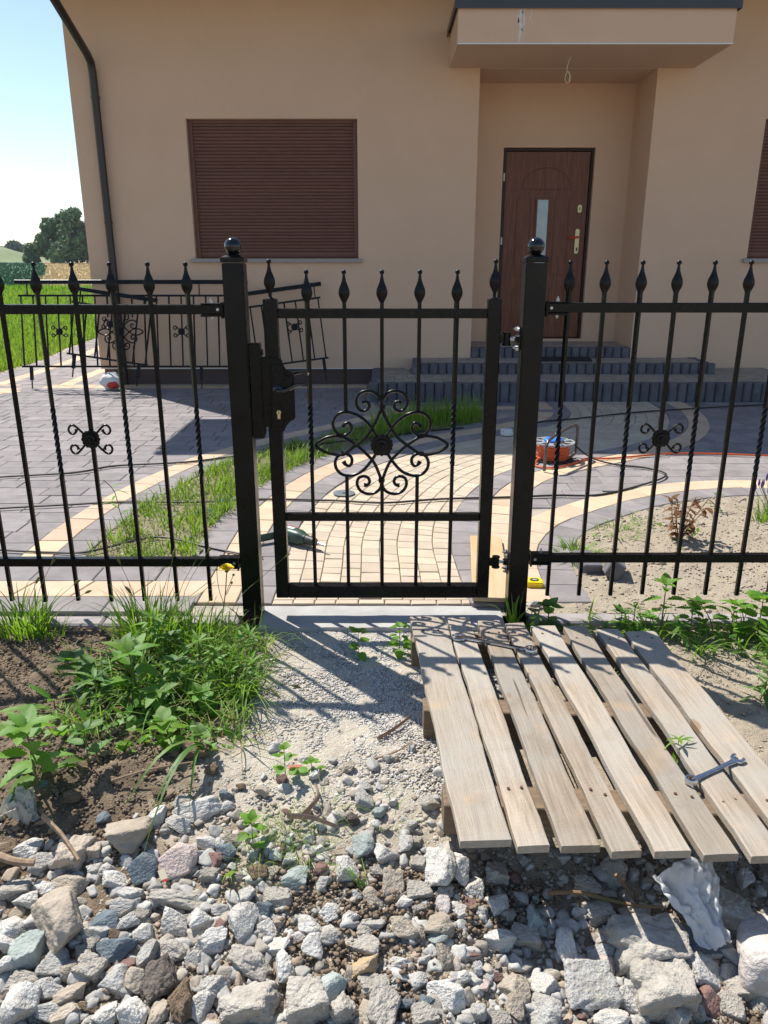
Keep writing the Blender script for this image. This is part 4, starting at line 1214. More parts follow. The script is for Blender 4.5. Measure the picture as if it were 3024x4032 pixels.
# lock: cast plate, case, handle, cylinder
PLATE = [(-.449, 1.122), (-.404, 1.122), (-.395, 1.117), (-.393, 1.101), (-.386, 1.087), (-.374, 1.072), (-.351, 1.066), (-.351, .884), (-.369, .876), (-.385, .860), (-.394, .842), (-.398, .831), (-.463, .831), (-.456, .848), (-.449, .856)]
mb = MB(); mb.prism_y(PLATE, 3.006, 3.0195); lock = part('lock_plate', mb, BLACK, gate, bevel=.004, seg=2)
c = np.array([-.41, .975])
for k, (f, y0) in enumerate(((.80, 2.9995), (.64, 2.9965))):
    mb = MB(); P = [tuple(c + (np.array(p) - c) * np.array([f, f + .04])) for p in PLATE[:-3]] + [(-.449 if k == 0 else -.444, .85 + .02 * k)]
    mb.prism_y(P, y0, 3.0062 - .0001 * k); part('plate_relief', mb, BLACK, lock, bevel=.003)
mb = MB(); mb.box(-.4755, -.442, 3.008, 3.0185, .852, 1.127); part('lock_case', mb, BLACK, gate, bevel=.003)
mb = MB(); mb.prism_y(rrect(-.413, .913, .0175, .0175, .0086, 6), 2.990, 2.9964); mb.box(-.4185, -.4075, 2.9905, 2.9963, .888, .908); cyl = part('lock_cylinder', mb, BRASS, lock)
mb = MB(); mb.box(-.4142, -.4118, 2.9888, 2.9898, .908, .918); part('keyhole', mb, DARKPL, cyl)
mb = MB(); mb.lathe([(.019, 0), (.019, -.006), (.014, -.010), (.008, -.012)], (-.414, 2.9962, 1.002), 18, axis='y'); mb.tube(smooth_path([(-.414, 2.99, 1.002), (-.414, 2.965, 1.002), (-.395, 2.958, 1.001), (-.366, 2.957, 1.010), (-.34, 2.957, 1.024), (-.312, 2.957, 1.027), (-.288, 2.957, 1.021)], 4), [.008] * 10 + [.0075] * 8 + [.006] * 7, 8, flat=.8)
part('handle', mb, BLACKG, lock, smooth=True)
mb = MB(); mb.tube(smooth_path([(-.414, 3.07, 1.03), (-.414, 3.10, 1.03), (-.395, 3.108, 1.035), (-.366, 3.11, 1.048), (-.33, 3.11, 1.055), (-.292, 3.11, 1.052)], 4), .0075, 8, flat=.8); part('handle', mb, BLACKG, lock, smooth=True)
# strike plate box on the post (belongs to the left post side)
keep = thing('lock_keep', 'black strike box fixed to the side of the left gate post', 'lock keep', (-.5, 3.02, .8))
mb = MB(); mb.box(-.5215, -.4765, 3.003, 3.045, .805, 1.178); part('keep_box', mb, BLACK, keep, bevel=.003)
mb = MB(); mb.box(-.476, -.469, 3.012, 3.035, 1.131, 1.153); part('keep_stop', mb, BLACK, keep)
mb = MB(); mb.box(-.476, -.472, 3.008, 3.04, .82, 1.12); part('keep_lip', mb, BLACK, keep)
# hinges on the right
for z, nm in ((1.192, 'upper'), (.262, 'lower')):
    mb = MB(); mb.tube([(.476, GY, z - .020), (.476, GY, z + .020)], .0145, 14); mb.tube([(.476, GY, z + .020), (.476, GY, z + .025)], .017, 14); mb.tube([(.476, GY, z - .026), (.476, GY, z - .020)], .017, 14)
    mb.box(.4475, .468, GY - .008, GY + .008, z - .016, z + .016)
    h = part('hinge', mb, BLACK, gate, smooth=True)
    mb = MB(); mb.tube([(.488, GY, z), (.520, GY, z)], .0075, 10); part('threaded_pin', mb, ZINC, h, smooth=True)
    mb = MB(); mb.box(.519, .5245, GY - .03, GY + .03, z - .045, z + .045); mb.tube([(.506, GY, z), (.519, GY, z)], .016, 6); part('hinge_plate', mb, BLACK, h, bevel=.001)
    for dy in (-.02, .02):
        for dz in (-.036, .036):
            bolt(h, (.519, GY + dy, z + dz), 'x-', .0075, .014)

# ================================================================== stored balustrade panels by the house wall
def balustrade(name, label, W, H, smalls, big, feet, loc, rot):
    t = thing(name, label, 'balustrade', (0, 0, 0), 'balustrade panels leaning on the house wall')
    mb = MB(); mb.box(-.06, W + .06, -.02, .02, H - .022, H + .022); part('handrail', mb, BLACK, t, bevel=.003)
    for z in (H - .155, .26):
        mb = MB(); mb.box(-.03, W + .03, -.006, .006, z - .011, z + .011); part('rail', mb, BLACK, t)
    n = int(round(W / .145))
    for i in range(n + 1):
        x = W * i / n
        bigx = big is not None and abs(x - big) < .25
        if bigx and abs(x - big) < .03: segs = [(.27, .42), (.90, H - .156)]
        elif bigx: segs = [(.27, .50), (.83, H - .156)]
        else: segs = [(.27, H - .156)]
        for a, b in segs:
            mb = MB(); sqbar(mb, x, 0, a, b, .016, (.5, .8) if (i % 2 == 0 and not bigx) else None); part('bar', mb, BLACK, t)
    for x in feet:
        mb = MB(); mb.box(x - .018, x + .018, -.012, .012, .10, .251); mb.box(x - .006, x + .006, -.006, .006, 0, .1005); part('foot', mb, BLACK, t)
    for x in feet:
        mb = MB(); mb.box(x - .006, x + .006, -.006, .006, H - .147, H - .0225); part('spacer', mb, BLACK, t)
    for x in smalls: small_ornament(t, x, 0, .665, 1.1, .0062)
    if big is not None:
        for nm, pts in STR.items():
            for s in (1, -1):
                mb = MB(); P = smooth_path([(big + s * (a - 730) * SX, -.006, .665 + (368 - b) * SZ) for a, b in pts], 3)
                mb.tube(P, .0085, 5); part('scroll', mb, BLACK, t, smooth=True)
        mb = MB(); rosette(mb, big, -.012, .665, .045); part('rosette', mb, BLACK, t, smooth=True)
    t.location = loc; t.rotation_euler = rot
balustrade('balustrade_panel', 'long level black balustrade panel with flower ornaments leaning by the downpipe', 2.61, 1.235, [.44, 1.88], 1.16, [.08, 2.10], (-4.27, 9.17, .03), (R(-11), 0, 0))
balustrade('balustrade_panel', 'short black balustrade panel tilted down to the right at the house corner', .87, 1.0, [.43], None, [.06, .80], (-3.66, 8.93, .21), (R(-11), R(8.5), 0))
balustrade('balustrade_panel', 'black balustrade panel tilted up to the right, seen behind the gate', .95, 1.12, [.63], None, [.08, .92], (-1.60, 9.24, .0), (R(-11), R(-7.5), 0))
# ================================================================== things lying about
# ---- pallet
pal = thing('pallet', 'weathered wooden pallet with eight slats lying in front of the gate', 'pallet', (.6, 2.1, 0))
SL = [(.102, .242, 2.792, .183, .312, 1.536), (.247, .338, 2.776, .325, .405, 1.527), (.369, .458, 2.757, .427, .526, 1.52), (.470, .548, 2.727, .548, .622, 1.507),
      (.570, .668, 2.708, .648, .740, 1.503), (.692, .786, 2.705, .764, .853, 1.496), (.818, .906, 2.68, .874, .962, 1.49), (.918, 1.040, 2.655, .985, 1.10, 1.485)]
def plank_mesh(L, w, th, seed, taper=0):
    m_ = MB(); n = 26; rs = random.Random(seed)
    rows = []
    for i in range(n + 1):
        q = i / n; y = -L / 2 + L * q
        ww = w / 2 + taper * (q - .5)
        jl = .0022 * math.sin(q * 17 + seed) + rs.uniform(-.0012, .0012); jr = .0022 * math.sin(q * 13 + seed * 2) + rs.uniform(-.0012, .0012)
        bow = .003 * math.sin(q * 3.1 + seed)
        ye0 = y + (rs.uniform(-.003, .003) if i in (0, n) else 0)
        rows.append([(-ww + jl, ye0, -th / 2 + bow), (-ww + jl, ye0, th / 2 + bow - .0015), (-ww + jl + .003, ye0, th / 2 + bow), (0, y, th / 2 + bow + .0006), (ww + jr - .003, y, th / 2 + bow), (ww + jr, y, th / 2 + bow - .0015), (ww + jr, y, -th / 2 + bow)])
    m = 7
    for r_ in rows: m_.v += r_
    for i in range(n):
        for k in range(m): m_.f.append((i * m + k, i * m + (k + 1) % m, (i + 1) * m + (k + 1) % m, (i + 1) * m + k))
    m_.f += [tuple(range(m)), tuple(n * m + k for k in range(m - 1, -1, -1))]
    return mesh_of('slat', m_)
BEAR = [2.66, 2.19, 1.745]
NAIL = mk('rust_nail', (.13, .06, .035), rough=.8)
nail_me = None
for i, (bl, br, yb, fl, fr_, yf) in enumerate(SL):
    cb, cf = ((bl + br) / 2, yb), ((fl + fr_) / 2, yf)
    L = math.hypot(cb[0] - cf[0], cb[1] - cf[1]); w = ((br - bl) + (fr_ - fl)) / 2 - .004
    me = plank_mesh(L, w, .022, i * 3 + 1, ((br - bl) - (fr_ - fl)) / 2)
    ang = math.atan2(cf[0] - cb[0], cb[1] - cf[1])
    zc = .119 + random.uniform(-.002, .003)
    o = place('slat', me, PWOOD, pal, ((cb[0] + cf[0]) / 2 - .6, (cb[1] + cf[1]) / 2 - 2.1, zc), rot=(0, R(random.uniform(-.6, .6)), ang))
    for yb_ in (BEAR[0], BEAR[2]):
        for s in (-.22, .22):
            if nail_me is None:
                nb = MB(); nb.lathe([(.0042, -.002), (.0042, .0008)], (0, 0, 0), 7); nail_me = mesh_of('nail', nb)
            yy = yb_ - .067 * (cb[0] - .1) + random.uniform(-.015, .015); q = (yy - yb) / (yf - yb)
            xx = cb[0] + (cf[0] - cb[0]) * q + s * w
            place('nail', nail_me, NAIL, pal, (xx - .6, yy - 2.1, zc + .0125))
for k, yb_ in enumerate(BEAR):
    b = MB(); d = .045 if k != 1 else .04
    x0, x1 = (.105, 1.04) if k == 0 else ((.128, 1.09) if k == 1 else (.160, 1.10))
    f = lambda x: yb_ - .05 * (x - .1)
    gz = min(float(hz(x0, f(x0))), float(hz(x1, f(x1)))) + .004
    gz = max(gz, .0) if k < 2 else .012
    b.add([(x0, f(x0) - d, gz), (x1, f(x1) - d, gz), (x1, f(x1) + d, gz), (x0, f(x0) + d, gz), (x0, f(x0) - d, .1065), (x1, f(x1) - d, .1065), (x1, f(x1) + d, .1065), (x0, f(x0) + d, .1065)],
          [(3, 2, 1, 0), (4, 5, 6, 7), (0, 1, 5, 4), (1, 2, 6, 5), (2, 3, 7, 6), (3, 0, 4, 7)])
    part('bearer', b, BEARW, pal, bevel=.003)

# ---- wrenches
def wrench(p_ring, p_open, z, label, letters=False, fat=1.0):
    L = math.hypot(p_open[0] - p_ring[0], p_open[1] - p_ring[1]); ang = math.atan2(p_open[1] - p_ring[1], p_open[0] - p_ring[0])
    t = thing('wrench', label, 'wrench', (0, 0, 0), 'combination wrenches on the pallet')
    k = L / .20
    m_ = MB(); xs = [.008, .03, .06, .10, .14, .172, .186]; wd = [.0105, .0092, .0082, .0080, .0086, .0100, .0125]
    poly = [(x * k, w * k * .85 * fat) for x, w in zip(xs, wd)] + [(x * k, -w * k * .85 * fat) for x, w in list(zip(xs, wd))[::-1]]
    m_.prism_z(poly, .0015, .0085); part('shaft', m_, CHROME, t, bevel=.0022, seg=2, smooth=True)
    # ring end with a twelve-point hole
    m_ = MB(); n = 24; ro, ri = .0185 * k * fat, .0125 * k * fat
    vs = []
    for r_, z_ in ((ro, 0), (ro * 1.0, .011), (ro * .93, .0135), (ri, .0135), (ri, 0)):
        for j in range(n):
            a = 2 * math.pi * j / n; rr_ = r_ * (1 + (.05 if j % 2 else -.03)) if r_ == ri else r_
            vs.append((-.010 * k + math.cos(a) * rr_, math.sin(a) * rr_, z_))
    fs = [(i * n + j, i * n + (j + 1) % n, ((i + 1) % 5) * n + (j + 1) % n, ((i + 1) % 5) * n + j) for i in range(5) for j in range(n)]
    m_.add(vs, fs); part('ring_end', m_, CHROME, t, smooth=True)
    # open jaw, turned 15 degrees
    jaw = [(-.012, .010), (-.004, .0175), (.008, .0225), (.022, .0215), (.0285, .0145), (.026, .0098), (.008, .0098), (.004, .005), (.004, -.005), (.008, -.0098), (.024, -.0098), (.0265, -.0135), (.020, -.0215), (.008, -.0225), (-.004, -.0175), (-.012, -.010)]
    ca, sa = math.cos(R(15)), math.sin(R(15))
    P = [((.196 + (x * ca - y * sa)) * k, (x * sa + y * ca) * k) for x, y in jaw]
    m_ = MB(); m_.prism_z(P, .0008, .0088); part('open_end', m_, CHROME, t, bevel=.0018, smooth=True)
    if letters:
        m_ = MB(); rs = random.Random(4)
        for i in range(9):
            x = (.045 + .0135 * i) * k
            for (a, b, c_, d) in [((0, .0012, -.0035, .0035)), ((0, .006, rs.choice((-.0035, .0025, -.0006)), None))]:
                y0 = c_; y1 = d if d is not None else c_ + .0011
                m_.box(x + a * k, x + (a + (b if d is None else .0012)) * k, y0 * k, y1 * k, .0084, .0089)
        part('embossing', m_, CHROME, t)
    t.location = (p_ring[0], p_ring[1], z); t.rotation_euler = (0, 0, ang)
wrench((.521, 2.501), (.290, 2.598), .1325, 'long chrome combination wrench lying across the back of the pallet')
wrench((.842, 1.763), (1.000, 1.851), .1325, 'short chrome combination wrench lying on the right front of the pallet', True)

# ---- drill
dr = thing('power_drill', 'dark green corded power drill lying on its side on the walkway', 'drill', (0, 0, 0))
def ring_body(secs, n=14):
    """sections (x, half-width y, half-height z, centre y, centre z) swept along x with rounded-rectangle outline"""
    m_ = MB()
    for x, hw, hh, cy, cz in secs:
        for k in range(n):
            a = 2 * math.pi * k / n; ca, sa = math.cos(a), math.sin(a)
            m_.v.append((x, cy + hw * math.copysign(abs(ca) ** .65, ca), cz + hh * math.copysign(abs(sa) ** .65, sa)))
    m = len(secs)
    m_.f = [(i * n + k, i * n + (k + 1) % n, (i + 1) * n + (k + 1) % n, (i + 1) * n + k) for i in range(m - 1) for k in range(n)]
    m_.f += [tuple(range(n - 1, -1, -1)), tuple((m - 1) * n + k for k in range(n))]
    return m_
m_ = ring_body([(-.085, .022, .022, 0, .036), (-.078, .033, .032, 0, .036), (-.02, .036, .034, 0, .036), (.03, .036, .034, 0, .036), (.055, .030, .030, 0, .036), (.066, .024, .025, 0, .036), (.082, .022, .022, 0, .036)])
body = part('body', m_, DRILLG, dr, smooth=True)
m_ = ring_body([(-.075, .018, .017, -.02, .032), (-.085, .020, .018, -.06, .031), (-.10, .020, .018, -.10, .030), (-.122, .021, .019, -.145, .028), (-.135, .019, .017, -.165, .027)])
hd = part('grip', m_, DRILLG, dr, smooth=True)
m_ = MB(); m_.tube([(-.132, -.162, .028), (-.15, -.19, .024), (-.158, -.20, .02)], [.010, .008, .006], 8); part('cable_sleeve', m_, DARKPL, dr, smooth=True)
m_ = MB(); m_.tube([(.082, 0, .036), (.088, 0, .036)], .021, 16); m_.tube([(.088, 0, .036), (.135, 0, .036)], [.0215, .0205], 16); m_.tube([(.135, 0, .036), (.148, 0, .036), (.156, 0, .036)], [.019, .013, .009], 16); chuck = part('chuck', m_, DARKPL, dr, smooth=True)
m_ = MB(); m_.tube([(.155, 0, .036), (.168, 0, .036)], .007, 10); part('chuck_jaw', m_, CHROME, chuck, smooth=True)
m_ = MB(); m_.tube([(.166, 0, .036), (.205, 0, .036)], .0045, 8); part('bit', m_, ZINC, chuck, smooth=True)
for i in range(5):
    m_ = MB(); m_.box(-.05 + i * .012, -.045 + i * .012, -.0375, -.0335, .024, .046); part('vent_slot', m_, DARKPL, body)
m_ = MB(); m_.box(-.045, .0, -.008, .012, .0698, .0712); part('rating_label', m_, WHITEP, body)
cu = bpy.data.curves.new('print', 'FONT'); cu.body = 'BOSCH'; cu.size = .018; cu.align_x = 'CENTER'; cu.align_y = 'CENTER'; cu.extrude = .0004
to = bpy.data.objects.new('print', cu); COL.objects.link(to)
dg = bpy.context.evaluated_depsgraph_get(); tme = bpy.data.meshes.new_from_object(to.evaluated_get(dg)); bpy.data.objects.remove(to)
o = place('red_lettering', tme, RED, body, (-.02, .019, .0708))
dr.location = (-.485, 3.90, .03); dr.rotation_euler = (0, 0, R(-40)); dr.scale = (1.15, 1.15, 1.15)

# ---- cable reel
reel = thing('cable_reel', 'cable reel wound with orange cable, blue socket disc and bent tube handle', 'cable reel', (1.29, 5.72, .03))
RXc, RYc = 1.29, 5.72
def flange(z, r0, nm):
    m_ = MB(); n = 48; holes = 8
    # disc with round holes: ring + spokes
    for a0, a1, z0 in ((r0 * .90, r0, z), (r0 * .42, r0 * .55, z)):
        m_.add([(RXc + math.cos(2 * math.pi * k / n) * rr_, RYc + math.sin(2 * math.pi * k / n) * rr_, zz) for rr_, zz in ((a0, z0), (a1, z0), (a1, z0 + .012), (a0, z0 + .012)) for k in range(n)],
               [(i * n + k, i * n + (k + 1) % n, ((i + 1) % 4) * n + (k + 1) % n, ((i + 1) % 4) * n + k) for i in range(4) for k in range(n)])
    for h in range(holes):
        a = 2 * math.pi * (h + .5) / holes; da = .16
        P = [(RXc + math.cos(a - da * 1.25) * r0 * .55, RYc + math.sin(a - da * 1.25) * r0 * .55), (RXc + math.cos(a - da) * r0 * .92, RYc + math.sin(a - da) * r0 * .92), (RXc + math.cos(a + da) * r0 * .92, RYc + math.sin(a + da) * r0 * .92), (RXc + math.cos(a + da * 1.25) * r0 * .55, RYc + math.sin(a + da * 1.25) * r0 * .55)]
        m_.prism_z(P, z + .001, z + .011)
    return part(nm, m_, GREYPL if z > .1 else DARKPL, reel)
flange(.034, .155, 'lower_flange'); fl = flange(.165, .158, 'upper_flange')
m_ = MB(); m_.lathe([(.07, .046), (.07, .165)], (RXc, RYc, 0), 24); part('drum', m_, DARKPL, reel)
for k in range(8):
    m_ = MB(); n = 40; z = .054 + .0145 * k; rr_ = .118 - .004 * (k % 2) - .003 * random.random()
    m_.tube([(RXc + math.cos(2 * math.pi * i / n) * rr_, RYc + math.sin(2 * math.pi * i / n) * rr_, z + .002 * math.sin(i * .9 + k)) for i in range(n)], .0085, 7, closed=True)
    part('cable_turn', m_, ORANGE, reel, smooth=True)
m_ = MB(); m_.lathe([(.075, .178), (.075, .192), (.068, .198)], (RXc, RYc, 0), 28); so = part('socket_disc', m_, BLUEP, reel, smooth=True)
for a in (100, 215, 320):
    m_ = MB(); m_.lathe([(.020, .1975), (.020, .1995)], (RXc + .04 * math.cos(R(a)), RYc + .04 * math.sin(R(a)), 0), 14); part('socket', m_, BLUED, so)
m_ = MB(); m_.lathe([(.022, .199), (.022, .225), (.018, .232)], (RXc + .035, RYc + .03, 0), 16); part('plug', m_, WHITEP, so, smooth=True)
TUBEM = mk('tube_steel', (.16, .13, .12), (.11, .09, .085), 20, rough=.3, metal=.5)
m_ = MB(); m_.tube(smooth_path([(1.155, 5.36, .04), (1.158, 5.365, .15), (1.165, 5.38, .225), (1.21, 5.44, .262), (1.36, 5.65, .285), (1.455, 5.77, .29), (1.485, 5.81, .26), (1.487, 5.81, .15), (1.482, 5.805, .075), (1.45, 5.77, .05), (1.34, 5.62, .045)], 5), .0115, 10); part('handle_frame', m_, TUBEM, reel, smooth=True)
m_ = MB(); m_.tube([(1.29, 5.56, .2), (1.325, 5.60, .2), (1.29, 5.72, .188)], .008, 8); part('frame_arm', m_, TUBEM, reel, smooth=True)

# ---- cables on the paving
def cable(name, label, pts, r, mat_, z=.034, n=6):
    P = smooth_path([(x, y, (z + r) if len(p) == 0 else p[0]) for x, y, *p in pts], 8)
    m_ = MB(); m_.tube([(p.x, p.y, p.z) for p in P], r, n)
    return solo(name, m_, mat_, label, 'cable', 'cables on the paving', smooth=True)
CABLE = mk('black_cable', (.02, .02, .021), rough=.5)
cable('power_cable', 'thin black cable crossing the driveway and running past the steps', [(-3.4, 5.0), (-2.689, 5.193), (-2.201, 5.317), (-1.98, 5.499), (-1.494, 5.608), (-1.179, 5.78), (-.75, 5.98, .06), (-.494, 6.187, .05), (.288, 6.671), (.72, 6.86)], .0075, CABLE)
cable('power_cable', 'thin black cable running from the white junction box towards the right', [(1.1, 6.62), (1.4, 7.08), (1.87, 7.298), (2.653, 7.654), (4.043, 8.045), (4.9, 8.2)], .0075, CABLE)
cable('power_cable', 'black cable snaking across the walkway and looping beside the cable reel', [(-3.0, 4.3), (-2.349, 4.476), (-1.961, 4.55), (-1.63, 4.61), (-1.161, 4.608), (-.793, 4.667), (-.32, 4.637), (.001, 4.589), (.354, 4.667), (.772, 4.707), (1.107, 4.748), (1.411, 4.769), (1.85, 5.08), (2.0, 5.27), (1.928, 5.432), (1.70, 5.56), (1.55, 5.70, .07), (1.42, 5.80, .18)], .007, CABLE)
cable('power_cable', 'black drill cable curving over the front of the grass wedge', [(-2.7, 3.85), (-2.012, 3.765), (-1.731, 3.732), (-1.563, 3.732), (-1.428, 3.834), (-1.337, 3.92), (-1.2, 3.96), (-.95, 3.82), (-.767, 3.725), (-.62, 3.66, .04)], .006, CABLE)
cable('extension_cord', 'orange extension cord leading from the reel to the right', [(1.17, 5.66, .06), (1.12, 5.50), (1.25, 5.44), (1.45, 5.60), (1.56, 5.72), (1.739, 5.722), (2.056, 5.824), (2.263, 5.88), (2.615, 5.869), (2.982, 5.809), (3.8, 5.7)], .008, ORANGE)
jb = thing('junction_box', 'small white electrical box lying on the walkway', 'junction box', (1.07, 6.56, .03))
m_ = MB(); m_.box(1.02, 1.12, 6.54, 6.63, .034, .085); part('case', m_, WHITEP, jb, bevel=.006)
for x in (1.031, 1.109):
    for z in (.044, .076):
        m_ = MB(); m_.lathe([(.006, 0), (.006, -.003)], (x, 6.5398, z), 8, axis='y'); part('screw', m_, GREYPL, jb)

# ---- grinding disc, tape measure, blocks, board
m_ = MB(); n = 40; prof = [(.012, 0), (.07, 0), (.072, .003), (.045, .005), (.030, .002), (.012, .002)]
m_.add([(math.cos(2 * math.pi * k / n) * r_ - .262, math.sin(2 * math.pi * k / n) * r_ + 4.82, .034 + z_) for r_, z_ in prof for k in range(n)], [(i * n + k, i * n + (k + 1) % n, ((i + 1) % 6) * n + (k + 1) % n, ((i + 1) % 6) * n + k) for i in range(6) for k in range(n)])
DISC = mk('disc_grey', (.15, .175, .19), (.12, .14, .155), 30, rough=.6)
solo('cutting_disc', m_, DISC, 'round blue-grey cutting disc lying on the cobbled walkway', 'disc', smooth=True)
tm = thing('tape_measure', 'yellow tape measure lying on the sand beside the right gate post', 'tape measure', (0, 0, 0))
prof = [(-.038, 0), (.038, 0), (.039, .006), (.039, .046), (.034, .056), (.018, .064), (-.018, .064), (-.034, .056), (-.039, .044), (-.039, .006)]
m_ = MB(); m_.prism_z(prof, 0, .034); tb = part('case', m_, YELLOW, tm, bevel=.005, seg=2, smooth=True)
m_ = MB(); m_.lathe([(.021, .034), (.021, .0352)], (0, .034, 0), 24, sy=.8); em = part('badge', m_, DARKPL, tb)
m_ = MB(); m_.box(-.012, .012, .036, .039, .0353, .0358); m_.box(-.008, .009, .029, .032, .0353, .0358); part('badge_print', m_, WHITEP, em)
m_ = MB(); m_.box(.038, .046, .003, .006, .001, .016); part('tape_tip', m_, ZINC, tb)
tm.location = (.70, 3.285, .027); tm.rotation_euler = (R(4), 0, R(-5))
def block(name, label, c, s, rot, mat_, grp=None, cat='paving block'):
    m_ = MB(); m_.box(-s[0] / 2, s[0] / 2, -s[1] / 2, s[1] / 2, 0, s[2]); me = mesh_of(name, m_, bevel=.006)
    o = place(name, me, mat_, None, c, rot); return tag(o, label, cat, grp)
block('paving_block', 'loose dark grey paving block on the sand, upright of the pair', (1.005, 3.56, .022), (.10, .17, .06), (R(6), R(4), R(8)), BLOCKM, 'loose paving blocks in the bed')
block('paving_block', 'loose grey paving block tipped on its edge on the sand, right of the pair', (1.10, 3.47, .028), (.075, .15, .085), (R(-8), R(28), R(-18)), BLOCKM, 'loose paving blocks in the bed')
bd = MB(); bd.add([(-.083, -.42, 0), (.083, -.42, 0), (.083, .40, 0), (.05, .43, 0), (-.083, .42, 0), (-.083, -.42, .021), (.083, -.42, .021), (.083, .40, .021), (.05, .43, .021), (-.083, .42, .021)], [(4, 3, 2, 1, 0), (5, 6, 7, 8, 9), (0, 1, 6, 5), (1, 2, 7, 6), (2, 3, 8, 7), (3, 4, 9, 8), (4, 0, 5, 9)])
o = place('board', mesh_of('board', bd, bevel=.002), WOODB, None, (.512, 3.51, .046), (R(-1), 0, R(-5.5))); tag(o, 'orange-stained wooden board lying behind the hinge side of the gate', 'board')
block('paving_block', 'flat grey paving stone under the front end of the wooden board', (.47, 3.13, .0), (.16, .06, .044), (0, 0, R(-4)), GREYP)
m_ = MB(); m_.box(.40, .56, 3.102, 3.155, .004, .03)
# rough lump of concrete beside the right post
# ---- sack near the downpipe
def blob(c, s, seed, amp=.2, n=22, m=14):
    mb_ = MB(); rs = np.random.default_rng(seed); ph = rs.uniform(0, 6.28, 8)
    for i in range(m + 1):
        th = math.pi * i / m
        for k in range(n):
            a = 2 * math.pi * k / n
            d = 1 + amp * (.5 * math.sin(3 * a + ph[0] + 2 * th) + .35 * math.sin(5 * a - 3 * th + ph[1]) + .25 * math.sin(8 * th + ph[2] + a))
            mb_.v.append((c[0] + s[0] * d * math.sin(th) * math.cos(a), c[1] + s[1] * d * math.sin(th) * math.sin(a), c[2] + s[2] * d * (-math.cos(th))))
    mb_.f = [(i * n + k, i * n + (k + 1) % n, (i + 1) * n + (k + 1) % n, (i + 1) * n + k) for i in range(m) for k in range(n)]
    return mb_
sk = thing('plastic_sack', 'crumpled white plastic sack with a red panel at the foot of the downpipe', 'sack', (-3.22, 9.12, .03))
part('bag', blob((-3.22, 9.12, .125), (.125, .10, .10), 3, .16), SACKW, sk, smooth=True)
part('red_panel', blob((-3.19, 9.055, .095), (.068, .05, .045), 5, .12), SACKR, sk, smooth=True)

# ---- crumpled plastic film in the rubble
def film(name, label, c, w, h, rotz, seed, tiltx, fold=.03, mat_=FILM):
    n, m = 56, 56; mb_ = MB()
    for j in range(m):
        for i in range(n):
            u, v = i / (n - 1) - .5, j / (m - 1) - .5
            taper = .30 + .75 * (v + .5)
            wob = float(fbm(u * 3 + seed, v * 3, seed)); pl = abs(math.sin(u * 8.5 + 2.2 * wob + .8 * v)) ** .7
            f = fold * ((.35 + .65 * (v + .5)) * pl + .9 * float(fbm(u * 3.1, v * 2.6 + seed, seed + 4)) + .28 * abs(float(vnoise(u * 6 - v * 5, v * 7 + u * 3, seed + 5))))
            x = u * w * taper * (1 + .22 * float(fbm(v * 5, 1.3, seed + 8))) ; y = v * h * (1 + .16 * float(fbm(u * 7, 3.1, seed + 9)))
            mb_.v.append((x, y, f + .035 * math.cos(u * 3) * taper))
    mb_.f = [(j * n + i, j * n + i + 1, (j + 1) * n + i + 1, (j + 1) * n + i) for j in range(m - 1) for i in range(n - 1)]
    me = mesh_of(name, mb_, smooth=True)
    o = place(name, me, mat_, None, c, (tiltx, 0, rotz)); return tag(o, label, 'plastic film', 'scraps of plastic film')
film('plastic_film', 'crumpled clear plastic film lying over rubble under the pallet edge', (.775, 1.51, -.055), .19, .185, R(18), 3, R(24), .036)
film('plastic_film', 'dirty torn scrap of white plastic at the left edge of the rubble', (-1.02, 1.80, -.005), .12, .085, R(60), 7, R(12), .030, SCRAP)
# ================================================================== rubble
def ico(sub):
    bm = bmesh.new(); bmesh.ops.create_icosphere(bm, subdivisions=sub, radius=1)
    V = np.array([v.co[:] for v in bm.verts]); F = np.array([[v.index for v in f.verts] for f in bm.faces]); bm.free()
    return V / np.linalg.norm(V, axis=1)[:, None], F
ICO3, ICO3F = ico(5)
def n3(P, f, seed):
    return (vnoise(P[:, 0] * f + seed, P[:, 1] * f + P[:, 2] * f * .7, seed) + vnoise(P[:, 1] * f + 9 + seed, P[:, 2] * f - P[:, 0] * f * .6, seed + 1)) * .5
def rock_mesh(seed, planes=11, soft=14., rough=.035, boxy=0.0, fine=.012):
    """a lump cut by random planes, edges rounded, surface roughened"""
    rs = np.random.default_rng(seed); D = ICO3
    Nn = rs.normal(size=(planes, 3)); Nn /= np.linalg.norm(Nn, axis=1)[:, None]
    if boxy:
        ax = np.array([[1, 0, 0], [-1, 0, 0], [0, 1, 0], [0, -1, 0], [0, 0, 1], [0, 0, -1]], float) + rs.normal(size=(6, 3)) * .13
        Nn = np.concatenate([Nn[:max(2, planes - 6)], ax / np.linalg.norm(ax, axis=1)[:, None]])
    d = rs.uniform(.52, 1.0, len(Nn)); 
    if boxy: d[-6:] = rs.uniform(.72, .86, 6); d[:-6] = rs.uniform(.95, 1.15, len(d) - 6)
    c = np.maximum(D @ Nn.T, 1e-3) / d[None, :]
    r = 1.0 / (np.sum(c ** soft, 1) ** (1 / soft))
    r = np.minimum(r, 1.35)
    P = D * r[:, None]
    P *= (1 + rough * n3(P, 3.2, seed) + fine * n3(P, 9, seed + 3) * 1.6 + fine * .8 * n3(P, 24, seed + 5) + rough * .6 * np.minimum(0, n3(P, 2.3, seed + 8)))[:, None]
    P /= np.abs(P).max(0)[None, :]
    return np_mesh('stone', P, [ICO3F], None, smooth=True)
ANG = [rock_mesh(100 + i, 8 + i % 6, 24 + 8 * (i % 5), .08, 0, .028) for i in range(24)]
BOX = [rock_mesh(200 + i, 10, 26, .12, .5, .05) for i in range(5)]
RND = [rock_mesh(300 + i, 20, 7, .05, 0, .006) for i in range(3)]
